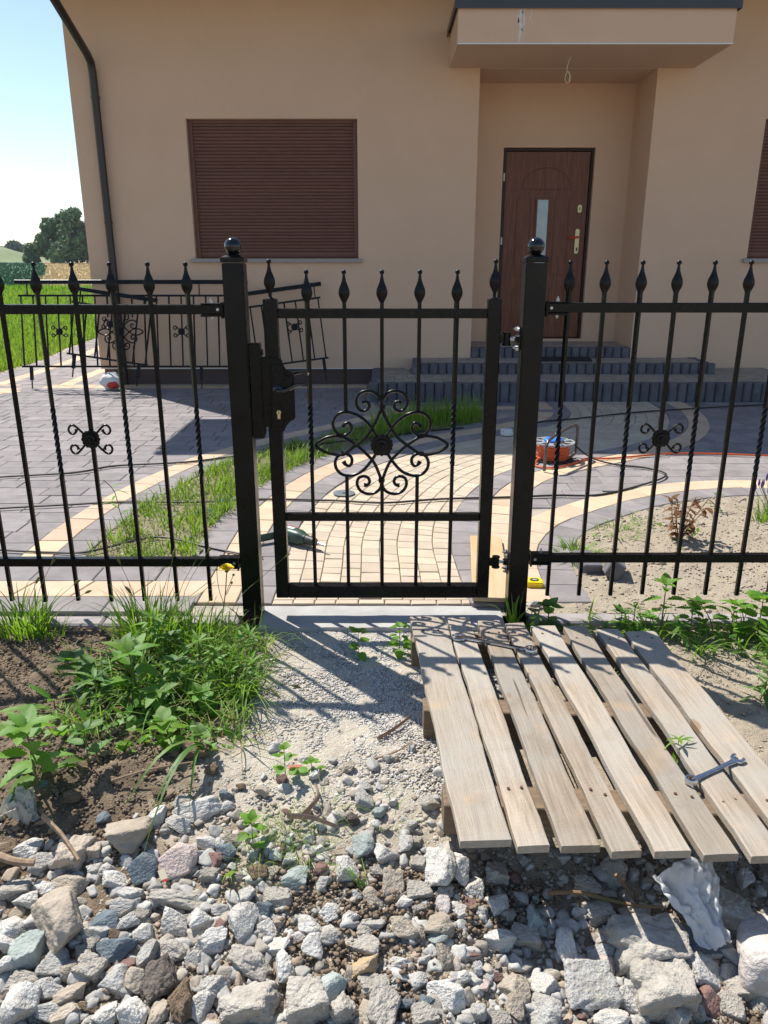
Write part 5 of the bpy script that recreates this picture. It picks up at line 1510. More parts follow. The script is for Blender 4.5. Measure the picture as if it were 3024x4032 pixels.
CLD = [rock_mesh(400 + i, 16, 9, .16, 0, .05) for i in range(5)]
for me in ANG + BOX + RND + CLD: me.materials.append(S_GRAN)
KINDS = {'g': (S_GRAN, ANG, 'speckled white granite'), 'b': (S_BEIG, ANG, 'tan sandstone'), 'c': (S_CONC, BOX + CLD[:2], 'grey-beige concrete'), 'n': (S_BLUE, ANG, 'dark blue-grey'),
         'e': (S_GREEN, ANG, 'pale green-grey'), 'p': (S_PINK, ANG, 'pinkish granite'), 'r': (S_RED, ANG, 'reddish brown'), 'o': (S_CLOD, CLD, 'brown earth-caked'), 'd': (S_DARK, CLD, 'dark brown dirty'),
         'w': (S_WHIT, RND, 'smooth whitish'), 'y': (S_OCHR, ANG, 'ochre-stained'), 'k': (S_BRICK, BOX, 'tan brick-like')}
STONES = """-0.69,1.73,0.143,0.149,b;-0.82,1.67,0.075,0.115,k;-0.78,1.68,0.040,0.091,k;-0.64,1.62,0.100,0.094,n;-0.55,1.64,0.110,0.105,p;-0.96,1.68,0.076,0.071,g;-0.91,1.64,0.075,0.064,g;-1.01,1.67,0.053,0.077,o;-0.94,1.57,0.109,0.063,c;-0.87,1.57,0.062,0.051,g;-0.90,1.54,0.068,0.056,g;-0.79,1.47,0.169,0.180,b;-0.80,1.57,0.123,0.067,b;-0.90,1.47,0.094,0.083,g;-0.83,1.40,0.103,0.092,e;-0.89,1.42,0.066,0.060,g;-0.69,1.48,0.081,0.070,n;-0.70,1.59,0.072,0.050,g;-0.65,1.56,0.071,0.049,g;-0.53,1.54,0.188,0.102,c;-0.52,1.49,0.087,0.069,g;-0.64,1.52,0.092,0.054,g;-0.63,1.48,0.059,0.064,g;-0.69,1.45,0.102,0.059,g;-0.63,1.41,0.100,0.074,n;-0.65,1.45,0.053,0.027,o;-0.58,1.45,0.068,0.068,g;-0.50,1.41,0.098,0.083,c;-0.55,1.39,0.047,0.067,g;-0.59,1.38,0.052,0.047,r;-0.41,1.42,0.103,0.077,g;-0.45,1.48,0.073,0.063,g;-0.40,1.51,0.068,0.042,g;-0.34,1.47,0.083,0.088,g;-0.40,1.47,0.034,0.039,r;-0.35,1.55,0.058,0.074,g;-0.30,1.51,0.047,0.052,n;-0.29,1.46,0.057,0.052,g;-0.32,1.38,0.136,0.131,c;-0.29,1.28,0.138,0.108,c;-0.23,1.36,0.055,0.100,g;-0.25,1.42,0.061,0.051,g;-0.77,1.37,0.117,0.080,g;-0.73,1.37,0.063,0.053,b;-0.68,1.37,0.068,0.063,c;-0.61,1.33,0.093,0.087,g;-0.56,1.33,0.066,0.077,b;-0.51,1.33,0.081,0.097,d;-0.46,1.28,0.070,0.100,o;-0.56,1.26,0.080,0.090,g;-0.50,1.26,0.055,0.075,b;-0.70,1.31,0.093,0.057,b;-0.77,1.31,0.089,0.058,g;-0.80,1.28,0.078,0.105,g;-0.83,1.33,0.074,0.048,c;-0.75,1.27,0.093,0.057,g;-0.70,1.27,0.077,0.056,b;-0.66,1.28,0.056,0.046,o;-0.61,1.26,0.056,0.061,g;-0.45,1.39,0.041,0.041,g;-0.39,1.32,0.075,0.065,g;-0.40,1.27,0.059,0.064,g;-0.71,1.40,0.037,0.042,c;-0.70,1.42,0.037,0.037,c;-0.87,1.38,0.049,0.092,g;-0.60,1.50,0.037,0.037,c;-0.43,1.68,0.072,0.055,n;-0.49,1.71,0.095,0.050,g;-0.42,1.72,0.061,0.045,b;-0.58,1.84,0.064,0.064,g;-0.63,1.79,0.052,0.058,g;-0.53,1.82,0.144,0.058,g;-0.56,1.76,0.108,0.068,g;-0.45,1.84,0.046,0.046,g;-0.23,1.59,0.074,0.064,e;-0.33,1.61,0.054,0.054,o;-0.76,1.63,0.045,0.051,g;-0.73,1.63,0.045,0.051,g;-0.45,1.65,0.044,0.044,r;-0.45,1.61,0.049,0.043,c;-0.27,1.54,0.095,0.063,c;-0.10,1.61,0.064,0.085,g;-0.16,1.58,0.058,0.058,g;-0.17,1.63,0.043,0.048,r;-0.11,1.67,0.059,0.032,b;-0.06,1.69,0.065,0.065,e;0.00,1.66,0.081,0.065,g;-0.01,1.62,0.053,0.037,c;0.02,1.58,0.058,0.079,b;0.09,1.64,0.043,0.043,c;0.14,1.62,0.085,0.112,g;0.20,1.62,0.070,0.113,g;-0.03,1.54,0.057,0.057,b;0.05,1.54,0.047,0.047,g;0.09,1.56,0.068,0.053,c;0.16,1.56,0.074,0.042,g;0.23,1.59,0.059,0.069,g;0.30,1.65,0.071,0.071,c;0.29,1.56,0.070,0.091,g;0.21,1.54,0.042,0.037,r;0.25,1.53,0.042,0.058,g;0.19,1.51,0.047,0.042,g;0.11,1.53,0.036,0.047,g;0.15,1.52,0.042,0.052,w;0.38,1.52,0.059,0.075,e;0.13,1.47,0.077,0.067,b;-0.18,1.47,0.067,0.057,g;-0.14,1.50,0.057,0.047,g;-0.09,1.49,0.057,0.052,g;-0.13,1.45,0.076,0.066,g;-0.02,1.48,0.062,0.051,g;-0.05,1.46,0.051,0.041,c;-0.16,1.41,0.066,0.066,g;-0.05,1.42,0.106,0.056,c;-0.04,1.37,0.085,0.065,y;0.03,1.38,0.070,0.040,g;0.14,1.40,0.045,0.065,b;0.09,1.52,0.036,0.036,c;0.05,1.47,0.072,0.067,b;0.27,1.46,0.120,0.062,g;0.35,1.48,0.079,0.058,c;0.09,1.45,0.031,0.041,b;0.13,1.44,0.046,0.046,e;-0.12,1.32,0.069,0.089,e;-0.21,1.44,0.046,0.041,w;-0.08,1.34,0.035,0.054,b;-0.02,1.32,0.074,0.054,c;0.00,1.27,0.068,0.121,c;-0.09,1.27,0.078,0.087,c;-0.04,1.26,0.048,0.058,b;-0.17,1.28,0.107,0.107,c;0.14,1.30,0.083,0.069,g;0.09,1.29,0.063,0.044,n;0.09,1.25,0.063,0.053,c;0.05,1.29,0.044,0.039,n;0.38,1.37,0.072,0.072,g;0.31,1.34,0.097,0.076,b;0.30,1.30,0.060,0.075,b;0.36,1.30,0.091,0.081,g;0.21,1.41,0.051,0.025,r;0.34,1.41,0.042,0.036,c;-0.06,1.84,0.062,0.057,g;-0.08,1.78,0.050,0.039,d;0.07,1.77,0.050,0.033,g;-0.00,1.75,0.039,0.028,b;0.13,1.84,0.062,0.057,c;0.09,1.71,0.033,0.033,c;0.90,1.41,0.172,0.239,w;0.64,1.46,0.223,0.162,c;0.87,1.54,0.123,0.139,c;0.78,1.57,0.116,0.079,c;0.79,1.46,0.134,0.083,n;0.47,1.36,0.141,0.126,g;0.45,1.44,0.069,0.099,g;0.52,1.44,0.090,0.050,g;0.54,1.48,0.055,0.030,w;0.53,1.40,0.069,0.054,p;0.58,1.35,0.049,0.093,g;0.56,1.33,0.073,0.073,g;0.64,1.35,0.163,0.173,c;0.65,1.30,0.064,0.098,g;0.75,1.38,0.116,0.096,g;0.74,1.32,0.065,0.075,r;0.70,1.31,0.044,0.059,c;0.82,1.35,0.102,0.061,c;0.79,1.31,0.055,0.055,c;0.50,1.29,0.105,0.057,g;0.81,1.39,0.077,0.036,g;0.53,1.62,0.078,0.093,c;0.55,1.55,0.092,0.072,c;0.61,1.65,0.095,0.090,c;0.86,1.33,0.051,0.061,c"""
PLACED = []
UNNAMED = []
def stone(x, y, w, h, k, label=None, sink=.36, seed=None):
    mat_, meshes, nm = KINDS[k]
    rs = random.Random(seed if seed is not None else int(x * 971 + y * 353))
    me = meshes[rs.randrange(len(meshes))]
    dist = math.sqrt(x * x + y * y + 2.4); th = math.atan2(1.5, y)
    q_ = 1.12 if w < .09 else 1.0
    w, h = w * q_, h * q_
    sx = w * .5
    # apparent height = depth*sin(th) + height*cos(th)
    A = h * .5
    sz = A * .78; sy = A * 1.02
    sy = min(max(sy, sx * .55), sx * 1.5); sz = min(max(sz, sx * .42), sx * 1.15)
    z = float(hz(x, y)) + sz * (1 - 2 * sink) + .004
    o = place('stone', me, mat_, None, (x, y, z), (R(rs.uniform(-14, 14)), R(rs.uniform(-12, 12)), R(rs.choice((0, 180)) + rs.uniform(-22, 22))), (sx, sy, sz))
    size = 'large' if w > .13 else ('small' if w < .045 else 'mid-sized')
    tag(o, label, 'stone', 'rubble stones')
    if label is None: UNNAMED.append((o, '%s %s stone' % (size, nm), x, y))
    PLACED.append((x, y, max(w, h) * .5))
    return o
NAMED = {0: 'big rounded tan boulder above the left end of the rubble heap', 1: 'upright tan brick-shaped stone at the left of the heap', 2: 'narrow tan brick piece standing behind a larger one', 3: 'angular dark blue-grey stone below the tan boulder', 4: 'round pinkish granite stone right of the dark blue-grey stone',
         11: 'largest tan angular boulder in the left of the heap', 19: 'wide flat concrete lump left of centre of the heap', 38: 'large squarish concrete slab piece at the bottom centre-left', 39: 'large square concrete slab piece at the very bottom, below a similar one'}
for i, s in enumerate(STONES.split(';')):
    x, y, w, h, k = s.split(','); x, y, w, h = map(float, (x, y, w, h))
    lb = NAMED.get(i)
    if k == 'w' and w > .12: x, w, h = .93, .24, .24
    if k == 'w' and w > .15: lb = 'large smooth whitish boulder at the right edge of the picture'
    stone(x, y, w, h, k, lb, seed=i)
# smaller stones filling in between
cnt = 0; tries = 0
while cnt < 128 and tries < 9000:
    tries += 1
    y = random.uniform(1.16, 2.0); lim = .56 * y / .78
    x = random.uniform(-lim, lim)
    w = random.choice((.028, .032, .036, .04, .045, .05)) if y < 1.75 else random.choice((.024, .03, .036, .044))
    dens = 1.0
    if y > 1.62 and x < -.55: dens = .12
    if y > 1.72: dens *= .5 if x < .12 else .15
    if y > 1.88: dens *= .4
    if random.random() > dens: continue
    if any((px - x) ** 2 + (py - y) ** 2 < (pr * .74 + w * .40) ** 2 for px, py, pr in PLACED): continue
    k = random.choice('gggggggccbbbeorpnw')
    stone(x, y, w, w * random.uniform(.75, 1.1), k, sink=.3, seed=5000 + cnt); cnt += 1

# the smaller rubble beyond the first three hundred stones, joined by kind
LOW, LOWF = ico(3)
def low_rock(seed):
    rs = np.random.default_rng(seed); Nn = rs.normal(size=(9, 3)); Nn /= np.linalg.norm(Nn, axis=1)[:, None]
    d = rs.uniform(.55, 1, 9); c = np.maximum(LOW @ Nn.T, 1e-3) / d[None]
    P = LOW * np.minimum(1 / (np.sum(c ** 30, 1) ** (1 / 30)), 1.35)[:, None]
    P = P * (1 + .10 * n3(P, 5, seed) + .05 * n3(P, 13, seed + 1))[:, None]
    return P / np.abs(P).max(0)[None]
LOWS = [low_rock(900 + i) for i in range(12)]
def heap(name, n, mat_, label, smin, smax, zone, seed):
    rs = np.random.default_rng(seed); Vs = []; got = 0
    while got < n:
        y = rs.uniform(1.12, 2.15); lim = .74 * y; x = rs.uniform(-lim, lim)
        if rs.random() > zone(x, y): continue
        s_ = rs.uniform(smin, smax) * rs.choice((1, 1, 1.3)); P = LOWS[rs.integers(12)] * (s_ * rs.uniform(.8, 1.25), s_ * rs.uniform(.8, 1.2), s_ * rs.uniform(.6, .9))
        M = np.array(Matrix.Rotation(rs.uniform(0, 6.28), 3, 'Z') @ Matrix.Rotation(rs.uniform(-.4, .4), 3, 'X'))
        Vs.append(P @ M.T + np.array([x, y, float(hz(x, y)) + s_ * .25])); got += 1
    F = np.concatenate([LOWF + i * len(LOW) for i in range(n)])
    V = np.concatenate(Vs); c = V.mean(0)
    me = np_mesh(name, V - c, [F], mat_, smooth=True)
    tag(place(name, me, mat_, None, tuple(c)), label, 'rubble', None, 'stuff')
def zone_heap(x, y):
    d = float(sm(1.95, 1.6, y)) * (1 - .75 * float(sm(-.62, -.8, x)) * float(sm(1.68, 1.78, y)))
    return max(d, .25 * float(sm(2.15, 1.85, y)) * float(sm(-.4, -.25, x))) * (.4 + .6 * float(sm(.35, .15, x)) if y > 1.55 else 1)
heap('granite_rubble', 1000, S_GRANS, 'small broken granite filling the gaps of the rubble heap', .008, .021, zone_heap, 1)
heap('concrete_rubble', 560, S_CONCS, 'small broken concrete filling the gaps of the rubble heap', .008, .019, zone_heap, 2)
heap('sandstone_rubble', 300, S_BEIGS, 'small tan and brown stones filling the gaps of the rubble heap', .007, .017, zone_heap, 3)
# each stone is named after the landmark next to it
MARKS = [(-.60, 1.78, 'the rounded tan boulder'), (-.545, 1.60, 'the dark blue stone'), (-.80, 1.45, 'the largest tan boulder'), (-.10, 1.33, 'the square concrete slabs'), (-.40, 1.53, 'the flat concrete lump'),
         (.93, 1.36, 'the whitish boulder'), (.775, 1.515, 'the clear plastic film'), (.17, 1.58, 'the front left pallet corner'), (.13, 1.38, 'the ochre-stained stone'), (.50, 1.42, 'the broad concrete lump'), (-.26, 1.70, 'the wispy grass'), (-.02, 1.95, 'the left pallet edge'), (.45, 1.24, 'the large pale granite stone in front')]
ORD = ['nearest', 'second', 'third', 'fourth', 'fifth', 'sixth', 'seventh', 'eighth', 'ninth', 'tenth', 'eleventh', 'twelfth']
grp = {}
for o, nm, x, y in UNNAMED:
    d, mx, my, mk_ = min((math.hypot(x - a, (y - b) * 1.3), a, b, c) for a, b, c in MARKS)
    dx, dy = x - mx, y - my
    dr_ = ('left of' if dx < 0 else 'right of') if abs(dx) > abs(dy) else ('below' if dy < 0 else 'above')
    grp.setdefault((nm, dr_, mk_), []).append((d, o))
for (nm, dr_, mk_), l in grp.items():
    l.sort(key=lambda e: e[0])
    for i, (d, o) in enumerate(l):
        o['label'] = '%s %s %s' % (nm, dr_, mk_) if len(l) == 1 else '%s %s %s, %s' % (nm, dr_, mk_, ORD[min(i, 11)])
# ---- pebbles, gravel and crumbs (nobody could count them)
OCT = np.array([(1, 0, 0), (-1, 0, 0), (0, 1, 0), (0, -1, 0), (0, 0, 1), (0, 0, -1)], float)
OCF = np.array([(0, 2, 4), (2, 1, 4), (1, 3, 4), (3, 0, 4), (2, 0, 5), (1, 2, 5), (3, 1, 5), (0, 3, 5)])
I1, I1F = ico(1)
def scatter(name, X, Y, Z, S, mat_, label, flat=.65, base=None):
    n = len(X); Bv, Bf = base or (I1, I1F)
    V = Bv[None] * (1 + rng.uniform(-.48, .42, (n, len(Bv), 1)))
    V = V * S[:, None, None] * np.stack([rng.uniform(.75, 1.3, n), rng.uniform(.75, 1.3, n), rng.uniform(.8, 1.1, n) * flat], -1)[:, None, :]
    a = rng.uniform(0, 6.28, n); ca, sa = np.cos(a)[:, None], np.sin(a)[:, None]
    x, y = V[..., 0] * ca - V[..., 1] * sa, V[..., 0] * sa + V[..., 1] * ca
    V = np.stack([x + X[:, None], y + Y[:, None], V[..., 2] + Z[:, None] + S[:, None] * .12], -1).reshape(-1, 3)
    F = (Bf[None] + (np.arange(n) * len(Bv))[:, None, None]).reshape(-1, 3)
    return stuff_mesh(name, V, [F], mat_, label, 'gravel')
def pts_where(n, x0, x1, y0, y1, f):
    X = rng.uniform(x0, x1, n); Y = rng.uniform(y0, y1, n); ok = rng.random(n) < f(X, Y); return X[ok], Y[ok]
# fine gravel on the path in front of the gate
X, Y = pts_where(46000, -.62, .42, 1.85, 2.915, lambda x, y: np.clip(sm(-.62, -.42, x + .1 * fbm(x * 6, y * 6, 2)) * (.35 + .65 * sm(2.05, 2.35, y)) * (.35 + .65 * sm(-.35, .0, x + .15 * fbm(x * 4, y * 4, 12))), 0, 1))
scatter('path_gravel', X, Y, hz(X, Y), rng.uniform(.0028, .0062, len(X)), GRAVELG, 'fine pale gravel spread in front of the gate', base=(OCT, OCF))
X, Y = pts_where(5200, -.7, .4, 1.35, 2.6, lambda x, y: np.clip(sm(-.65, -.4, x) * sm(2.6, 1.9, y), 0, 1))
scatter('path_pebbles', X, Y, hz(X, Y) - .001, rng.uniform(.003, .0085, len(X)) * (1 + .8 * (rng.random(len(X)) > .92)), PEBBLE, 'loose pale pebbles on the sandy path', base=(OCT, OCF))
X, Y = pts_where(7000, -1.15, 1.15, 1.1, 1.85, lambda x, y: np.clip(sm(1.85, 1.6, y) * .9, 0, 1))
scatter('rubble_chips', X, Y, hz(X, Y), rng.uniform(.003, .011, len(X)), PEBBLE, 'stone chips and grit between the rubble', base=(OCT, OCF))
X, Y = pts_where(7000, -1.2, 1.2, 1.1, 1.7, lambda x, y: np.clip(.35 + .65 * sm(-.1, .2, fbm(x * 3, y * 3, 61)), 0, 1))
scatter('rubble_earth', X, Y, hz(X, Y), rng.uniform(.003, .009, len(X)), CRUMB, 'crumbs of brown earth between the rubble', base=(OCT, OCF))
X, Y = pts_where(14000, -1.0, 1.1, 1.12, 1.62, lambda x, y: np.clip(sm(.12, .38, fbm(x * 3.2 + 5, y * 3.2, 63)), 0, 1))
scatter('loose_earth', X, Y, hz(X, Y) + .004 + .016 * rng.random(len(X)), rng.uniform(.003, .010, len(X)), CRUMB, 'patches of loose brown earth spilled over the rubble', base=(OCT, OCF))
X, Y = pts_where(16000, -1.9, -.5, 1.65, 2.93, lambda x, y: np.clip(sm(-.45, -.75, x), 0, 1) * .8)
scatter('soil_crumbs', X, Y, hz(X, Y) + .008, rng.uniform(.002, .0075, len(X)) * (1 + 1.8 * (rng.random(len(X)) > .97)), CRUMB, 'crumbled brown soil left of the path', base=(OCT, OCF))
X, Y = pts_where(6000, .95, 2.0, 1.6, 2.93, lambda x, y: np.clip(sm(.95, 1.15, x), 0, 1) * .8)
scatter('sand_crumbs', X, Y, hz(X, Y), rng.uniform(.002, .006, len(X)), CRUMBS, 'crumbled sandy soil right of the pallet', base=(OCT, OCF))
X, Y = pts_where(9000, .7, 3.2, 3.04, 5.0, lambda x, y: inpoly(x, y, BED) * .55)
scatter('bed_crumbs', X, Y, .029 + .0075 * fbm(X * 6, Y * 6, 51), rng.uniform(.003, .009, len(X)) * (1 + 1.3 * (rng.random(len(X)) > .97)), CRUMBS, 'crumbs of dry sand in the planting bed', base=(OCT, OCF))
X, Y = pts_where(1400, -1.6, 1.1, 3.6, 7.9, lambda x, y: inpoly(x, y, WEDGE) * .8)
scatter('wedge_grit', X, Y, np.full(len(X), .022), rng.uniform(.005, .014, len(X)), PEBBLE, 'grit between the grass of the wedge', base=(OCT, OCF))

# ---- bits of wood, root and broken brick
def stick(name, label, pts, r, mat_, cat='stick', flat=1.0):
    m_ = MB(); P = smooth_path(pts, 4); m_.tube(P, [r * (1 - .35 * i / len(P)) for i in range(len(P))], 7, flat=flat)
    return solo(name, m_, mat_, label, cat, smooth=True)
g = lambda x, y, d=0: (x, y, float(hz(x, y)) + d)
stick('wooden_stick', 'split piece of pale wood leaning on stones at the left', [g(-.93, 1.735, .075), g(-.86, 1.68, .07), g(-.79, 1.61, .06)], .011, WOODBIT, flat=.6)
stick('branch', 'short grey branch at the left edge of the heap', [g(-1.1, 1.62, .06), g(-1.02, 1.615, .075), g(-.95, 1.60, .07), g(-.90, 1.60, .065)], .013, WOODBIT)
stick('root', 'thin rusty root hanging under the front of the pallet', [g(.42, 1.57, .05), g(.50, 1.565, .055), (.58, 1.555, -.07), g(.64, 1.53, .05), g(.70, 1.53, .045)], .006, STEMR, 'root')
stick('root', 'short rusty root rising from the earth under the pallet', [(.60, 1.60, -.03), (.625, 1.59, -.06), g(.635, 1.56, .04)], .005, STEMR, 'root')
stick('bark_strip', 'brown curled strip of bark beside the pallet bearer', [g(-.02, 2.13, .012), g(.03, 2.18, .014), g(.09, 2.25, .02)], .008, BARKBIT, 'bark', .5)
stick('bark_strip', 'reddish strip of bark lying in the wispy grass', [g(-.20, 1.90, .02), g(-.19, 1.84, .03), g(-.235, 1.78, .02)], .010, BARKBIT, 'bark', .35)
stick('bark_strip', 'flat brown strip of bark in front of the wispy grass', [g(-.27, 1.775, .03), g(-.20, 1.765, .035), g(-.13, 1.745, .025)], .010, BARKBIT, 'bark', .35)
stick('twig', 'thin dry twig lying on the sandy path', [g(-.05, 2.02, .01), g(.03, 2.05, .015), g(.09, 2.10, .02)], .0035, WOODBIT, 'twig')
stick('twig', 'thin dry twig across the brown soil at the left', [g(-.80, 1.90, .03), g(-.70, 1.93, .045), g(-.58, 1.99, .03)], .0035, WOODBIT, 'twig')
o = block('brick_shard', 'flat shard of red brick on the sandy path', (-.272, 2.0, float(hz(-.272, 2.0)) + .002), (.045, .022, .010), (0, R(6), R(10)), BRICKR, None, 'brick shard')
m_ = MB()
_o = stone(.665, 3.10, .075, .05, 'g', 'rough whitish concrete lump at the foot of the right gate post', sink=.15, seed=77)
_o.location.z = .045
# clods along the broken edge of the soil
for i, (x, y, w, lb) in enumerate([(-.60, 2.06, .085, 'large dark clod of earth on the soil edge beside the path'), (-.70, 1.98, .06, 'clod of earth below the left weeds'), (-.53, 1.98, .05, 'small clod of earth where soil meets the path'), (-.80, 1.92, .055, 'clod of earth in the middle of the broken soil edge'), (-.66, 1.88, .045, 'small clod of earth above the tan boulder'), (-1.15, 2.60, .05, 'clod of earth on the shaded soil at the far left'), (-1.12, 2.86, .06, 'grey clod of earth against the left kerb'), (-.90, 1.86, .05, 'clod of earth beside the left-edge amaranth')]):
    stone(x, y, w, w * .9, 'o', lb, sink=.3, seed=800 + i)
# snapped plastic plant label among the stones
m_ = MB(); m_.box(-.009, .009, -.016, .010, 0, .0015); TAGM = mk('tag_cream', (.60, .53, .38), rough=.5)
tg = place('plant_label', mesh_of('plant_label', m_, bevel=.0005), TAGM, None, (-.565, 1.575, float(hz(-.565, 1.575)) + .055), (R(28), R(10), R(40))); tag(tg, 'small cream plastic tag with a red end among the stones', 'plastic tag')
m_ = MB(); m_.box(-.006, .006, -.021, -.0165, 0, .0015); place('tip', mesh_of('tip', m_), SACKR, tg)
# ================================================================== plants
def leaf_mesh(L=1.0, W=.5, serr=10, droop=.25, fold=.18, n=14, tip=.9):
    """leaf along +Y: two halves folded at the midrib, toothed margin, rippled between the side veins"""
    V = []; F = []
    for i in range(n + 1):
        t = i / n
        w = W * .5 * (math.sin(math.pi * t ** .75) ** .8) * (1 - .12 * t)
        if serr: w *= 1 + .10 * (1 if i % 2 else -1) * (0 < i < n)
        z = -droop * L * t * t
        rip = .012 * L * (1 if i % 2 else -1)
        V += [(-w, t * L - (.02 * L if i % 2 else 0), z + fold * w + rip), (-w * .5, t * L, z + fold * w * .55 - rip * .6), (0, t * L, z), (w * .5, t * L, z + fold * w * .55 - rip * .6), (w, t * L - (.02 * L if i % 2 else 0), z + fold * w + rip)]
    for i in range(n):
        for k in range(4): F.append((i * 5 + k, i * 5 + k + 1, i * 5 + 6 + k, i * 5 + 5 + k))
    me = bpy.data.meshes.new('leaf'); me.from_pydata(V, [], F); 
    me.polygons.foreach_set('use_smooth', [True] * len(F)); me.materials.append(LEAF)
    return me
LEAFS = [leaf_mesh(1, .52, 10, .22), leaf_mesh(1, .46, 10, .4), leaf_mesh(1, .58, 10, .12, .26)]
NARROW = [leaf_mesh(1, .20, 0, .35, .3), leaf_mesh(1, .26, 0, .2, .3), leaf_mesh(1, .16, 0, .5, .3)]
ROUND = [leaf_mesh(1, .75, 0, .2, .2), leaf_mesh(1, .9, 10, .25, .15)]

def put_leaf(parent, base, az, pitch, L, meshes, mat_, roll=0, wide=1):
    me = random.choice(meshes)
    o = place('leaf', me, mat_, parent, tuple(Vector(base) - ORG[parent.name]), (pitch, roll, az - math.pi / 2), (L * wide, L, L))
    return o

def weed(x, y, z, h, label, n_pairs=4, L=.09, meshes=LEAFS, mat_=LEAF, lean=(0, 0), side=2, stem_r=.0035, cat='weed', group='broad-leaved weeds', top=True, stem_mat=STEMG, spread=.55):
    t = thing('weed_plant', label, cat, (x, y, z), group)
    pts = [(x + lean[0] * q * q, y + lean[1] * q * q, z - .01 + (h + .01) * q) for q in np.linspace(0, 1, 6)]
    m_ = MB(); m_.tube(pts, [stem_r * (1 - .5 * i / 5) for i in range(6)], 6); part('stem', m_, stem_mat, t, smooth=True)
    a0 = random.uniform(0, 6.28)
    for k in range(n_pairs):
        q = .22 + .72 * k / max(1, n_pairs - 1) if n_pairs > 1 else .7
        b = Vector((x + lean[0] * q * q, y + lean[1] * q * q, z + h * q))
        s = L * (1.15 - .45 * q) * random.uniform(.85, 1.15)
        for j in range(side):
            az = a0 + k * 1.7 + j * 2 * math.pi / side + random.uniform(-.3, .3)
            pit = R(random.uniform(-25, 25)) + q * .35
            put_leaf(t, b + Vector((math.cos(az), math.sin(az), .2)) * .012, az, pit, s, meshes, mat_, R(random.uniform(-15, 15)))
    if top:
        b = Vector((x + lean[0], y + lean[1], z + h))
        for j in range(5):
            az = a0 + j * 1.26 + random.uniform(-.2, .2); put_leaf(t, b, az, R(random.uniform(15, 50)), L * random.uniform(.55, .85), meshes, mat_)
    return t

def tuft(name, x, y, z, n, h, w, rad, label, mat_=BLADE, lean=(.15, .9), droop=.25, az=None, azs=3.14, segs=5, kind='stuff'):
    a = rng.uniform(0, 6.28, n); r_ = rad * np.sqrt(rng.random(n))
    P = np.stack([x + np.cos(a) * r_, y + np.sin(a) * r_, np.full(n, z)], -1)
    A = a + rng.uniform(-.8, .8, n) if az is None else az + rng.uniform(-azs, azs, n)
    V, F = blades(P, h * rng.uniform(.45, 1.05, n), w * rng.uniform(.6, 1.2, n), A, rng.uniform(lean[0], lean[1], n), segs, droop)
    return stuff_mesh(name, V, F, mat_, label, 'grass', kind=kind, group='grass tufts')

def foxtail(parent, pts, r, L):
    """grass stalk with a bristly seed head; pts path"""
    m_ = MB(); P = smooth_path(pts, 4); m_.tube(P, .0011, 5); part('stalk', m_, STEMG, parent, smooth=True)
    e = P[-1]; d = (P[-1] - P[-3]).normalized()
    m_ = MB(); k = 9
    m_.tube([e + d * (L * i / k) + Vector((0, 0, -.15 * L * (i / k) ** 2)) for i in range(k + 1)], [r * math.sin(math.pi * (.12 + .82 * i / k)) * (1 + .18 * (i % 2)) for i in range(k + 1)], 7); part('seed_head', m_, SEEDH, parent)

def gz(x, y): return float(hz(x, y))
# --- left: grass clump at the kerb with seed heads
tuft('grass_tuft', -1.50, 2.90, gz(-1.5, 2.9), 150, .22, .0075, .10, 'lush grass clump at the far left foot of the fence')
tuft('grass_tuft', -1.38, 2.88, gz(-1.38, 2.88), 34, .19, .0070, .07, 'thinner grass beside the far left clump', lean=(.4, 1.1))
tuft('grass_tuft', -.96, 2.83, gz(-.96, 2.83), 170, .26, .0085, .12, 'large upright grass clump in front of the left fence')
tuft('grass_tuft', -.80, 2.80, gz(-.8, 2.8), 140, .21, .0075, .13, 'green grass between the large clump and the left post')
tuft('grass_tuft', -.68, 2.80, gz(-.68, 2.8), 60, .15, .0065, .09, 'low grass at the foot of the left gate post')
tuft('grass_tuft', -.50, 2.40, gz(-.5, 2.4), 75, .22, .0075, .05, 'drooping grass tuft at the edge of the gravel', lean=(.6, 1.5), droop=.45, az=-.5, azs=1.9)
tuft('grass_tuft', -.62, 2.62, gz(-.62, 2.62), 60, .17, .0070, .08, 'spreading grass blades left of the gravel', lean=(.5, 1.3), droop=.4, az=-.3, azs=2.4)
tuft('grass_tuft', -.86, 2.46, gz(-.86, 2.46), 60, .20, .0090, .13, 'bent grass blades lying among the broad leaves', lean=(.7, 1.6), droop=.5)
tuft('grass_tuft', -1.15, 2.55, gz(-1.15, 2.55), 26, .13, .006, .10, 'sparse blades on the brown soil', lean=(.6, 1.5), droop=.4)
grs = thing('foxtail_grass', 'foxtail grass with bristly seed heads at the left end of the fence', 'grass', (-1.45, 2.9, 0), 'grasses gone to seed')
for (x, y, x1, y1, h, L) in [(-1.46, 2.9, -1.36, 2.92, .30, .045), (-1.42, 2.88, -1.27, 2.9, .22, .04), (-1.5, 2.9, -1.44, 2.93, .21, .04), (-1.40, 2.9, -1.22, 2.88, .19, .035)]:
    foxtail(grs, [(x, y, 0), (x + (x1 - x) * .3, (y + y1) / 2, h * .55), (x1, y1, h)], .0055, L)
grs = thing('foxtail_grass', 'tall foxtail grass rising in front of the left fence panel', 'grass', (-.95, 2.85, 0), 'grasses gone to seed')
for (x, y, x1, y1, h, L) in [(-1.0, 2.85, -1.07, 2.9, .31, .045), (-.9, 2.85, -.86, 2.92, .33, .045), (-.86, 2.84, -.74, 2.88, .36, .03), (-.84, 2.84, -.70, 2.86, .38, .02), (-.95, 2.83, -1.02, 2.85, .20, .05)]:
    foxtail(grs, [(x, y, 0), (x + (x1 - x) * .25, (y + y1) / 2, h * .55), (x1, y1, h)], .0055, L)
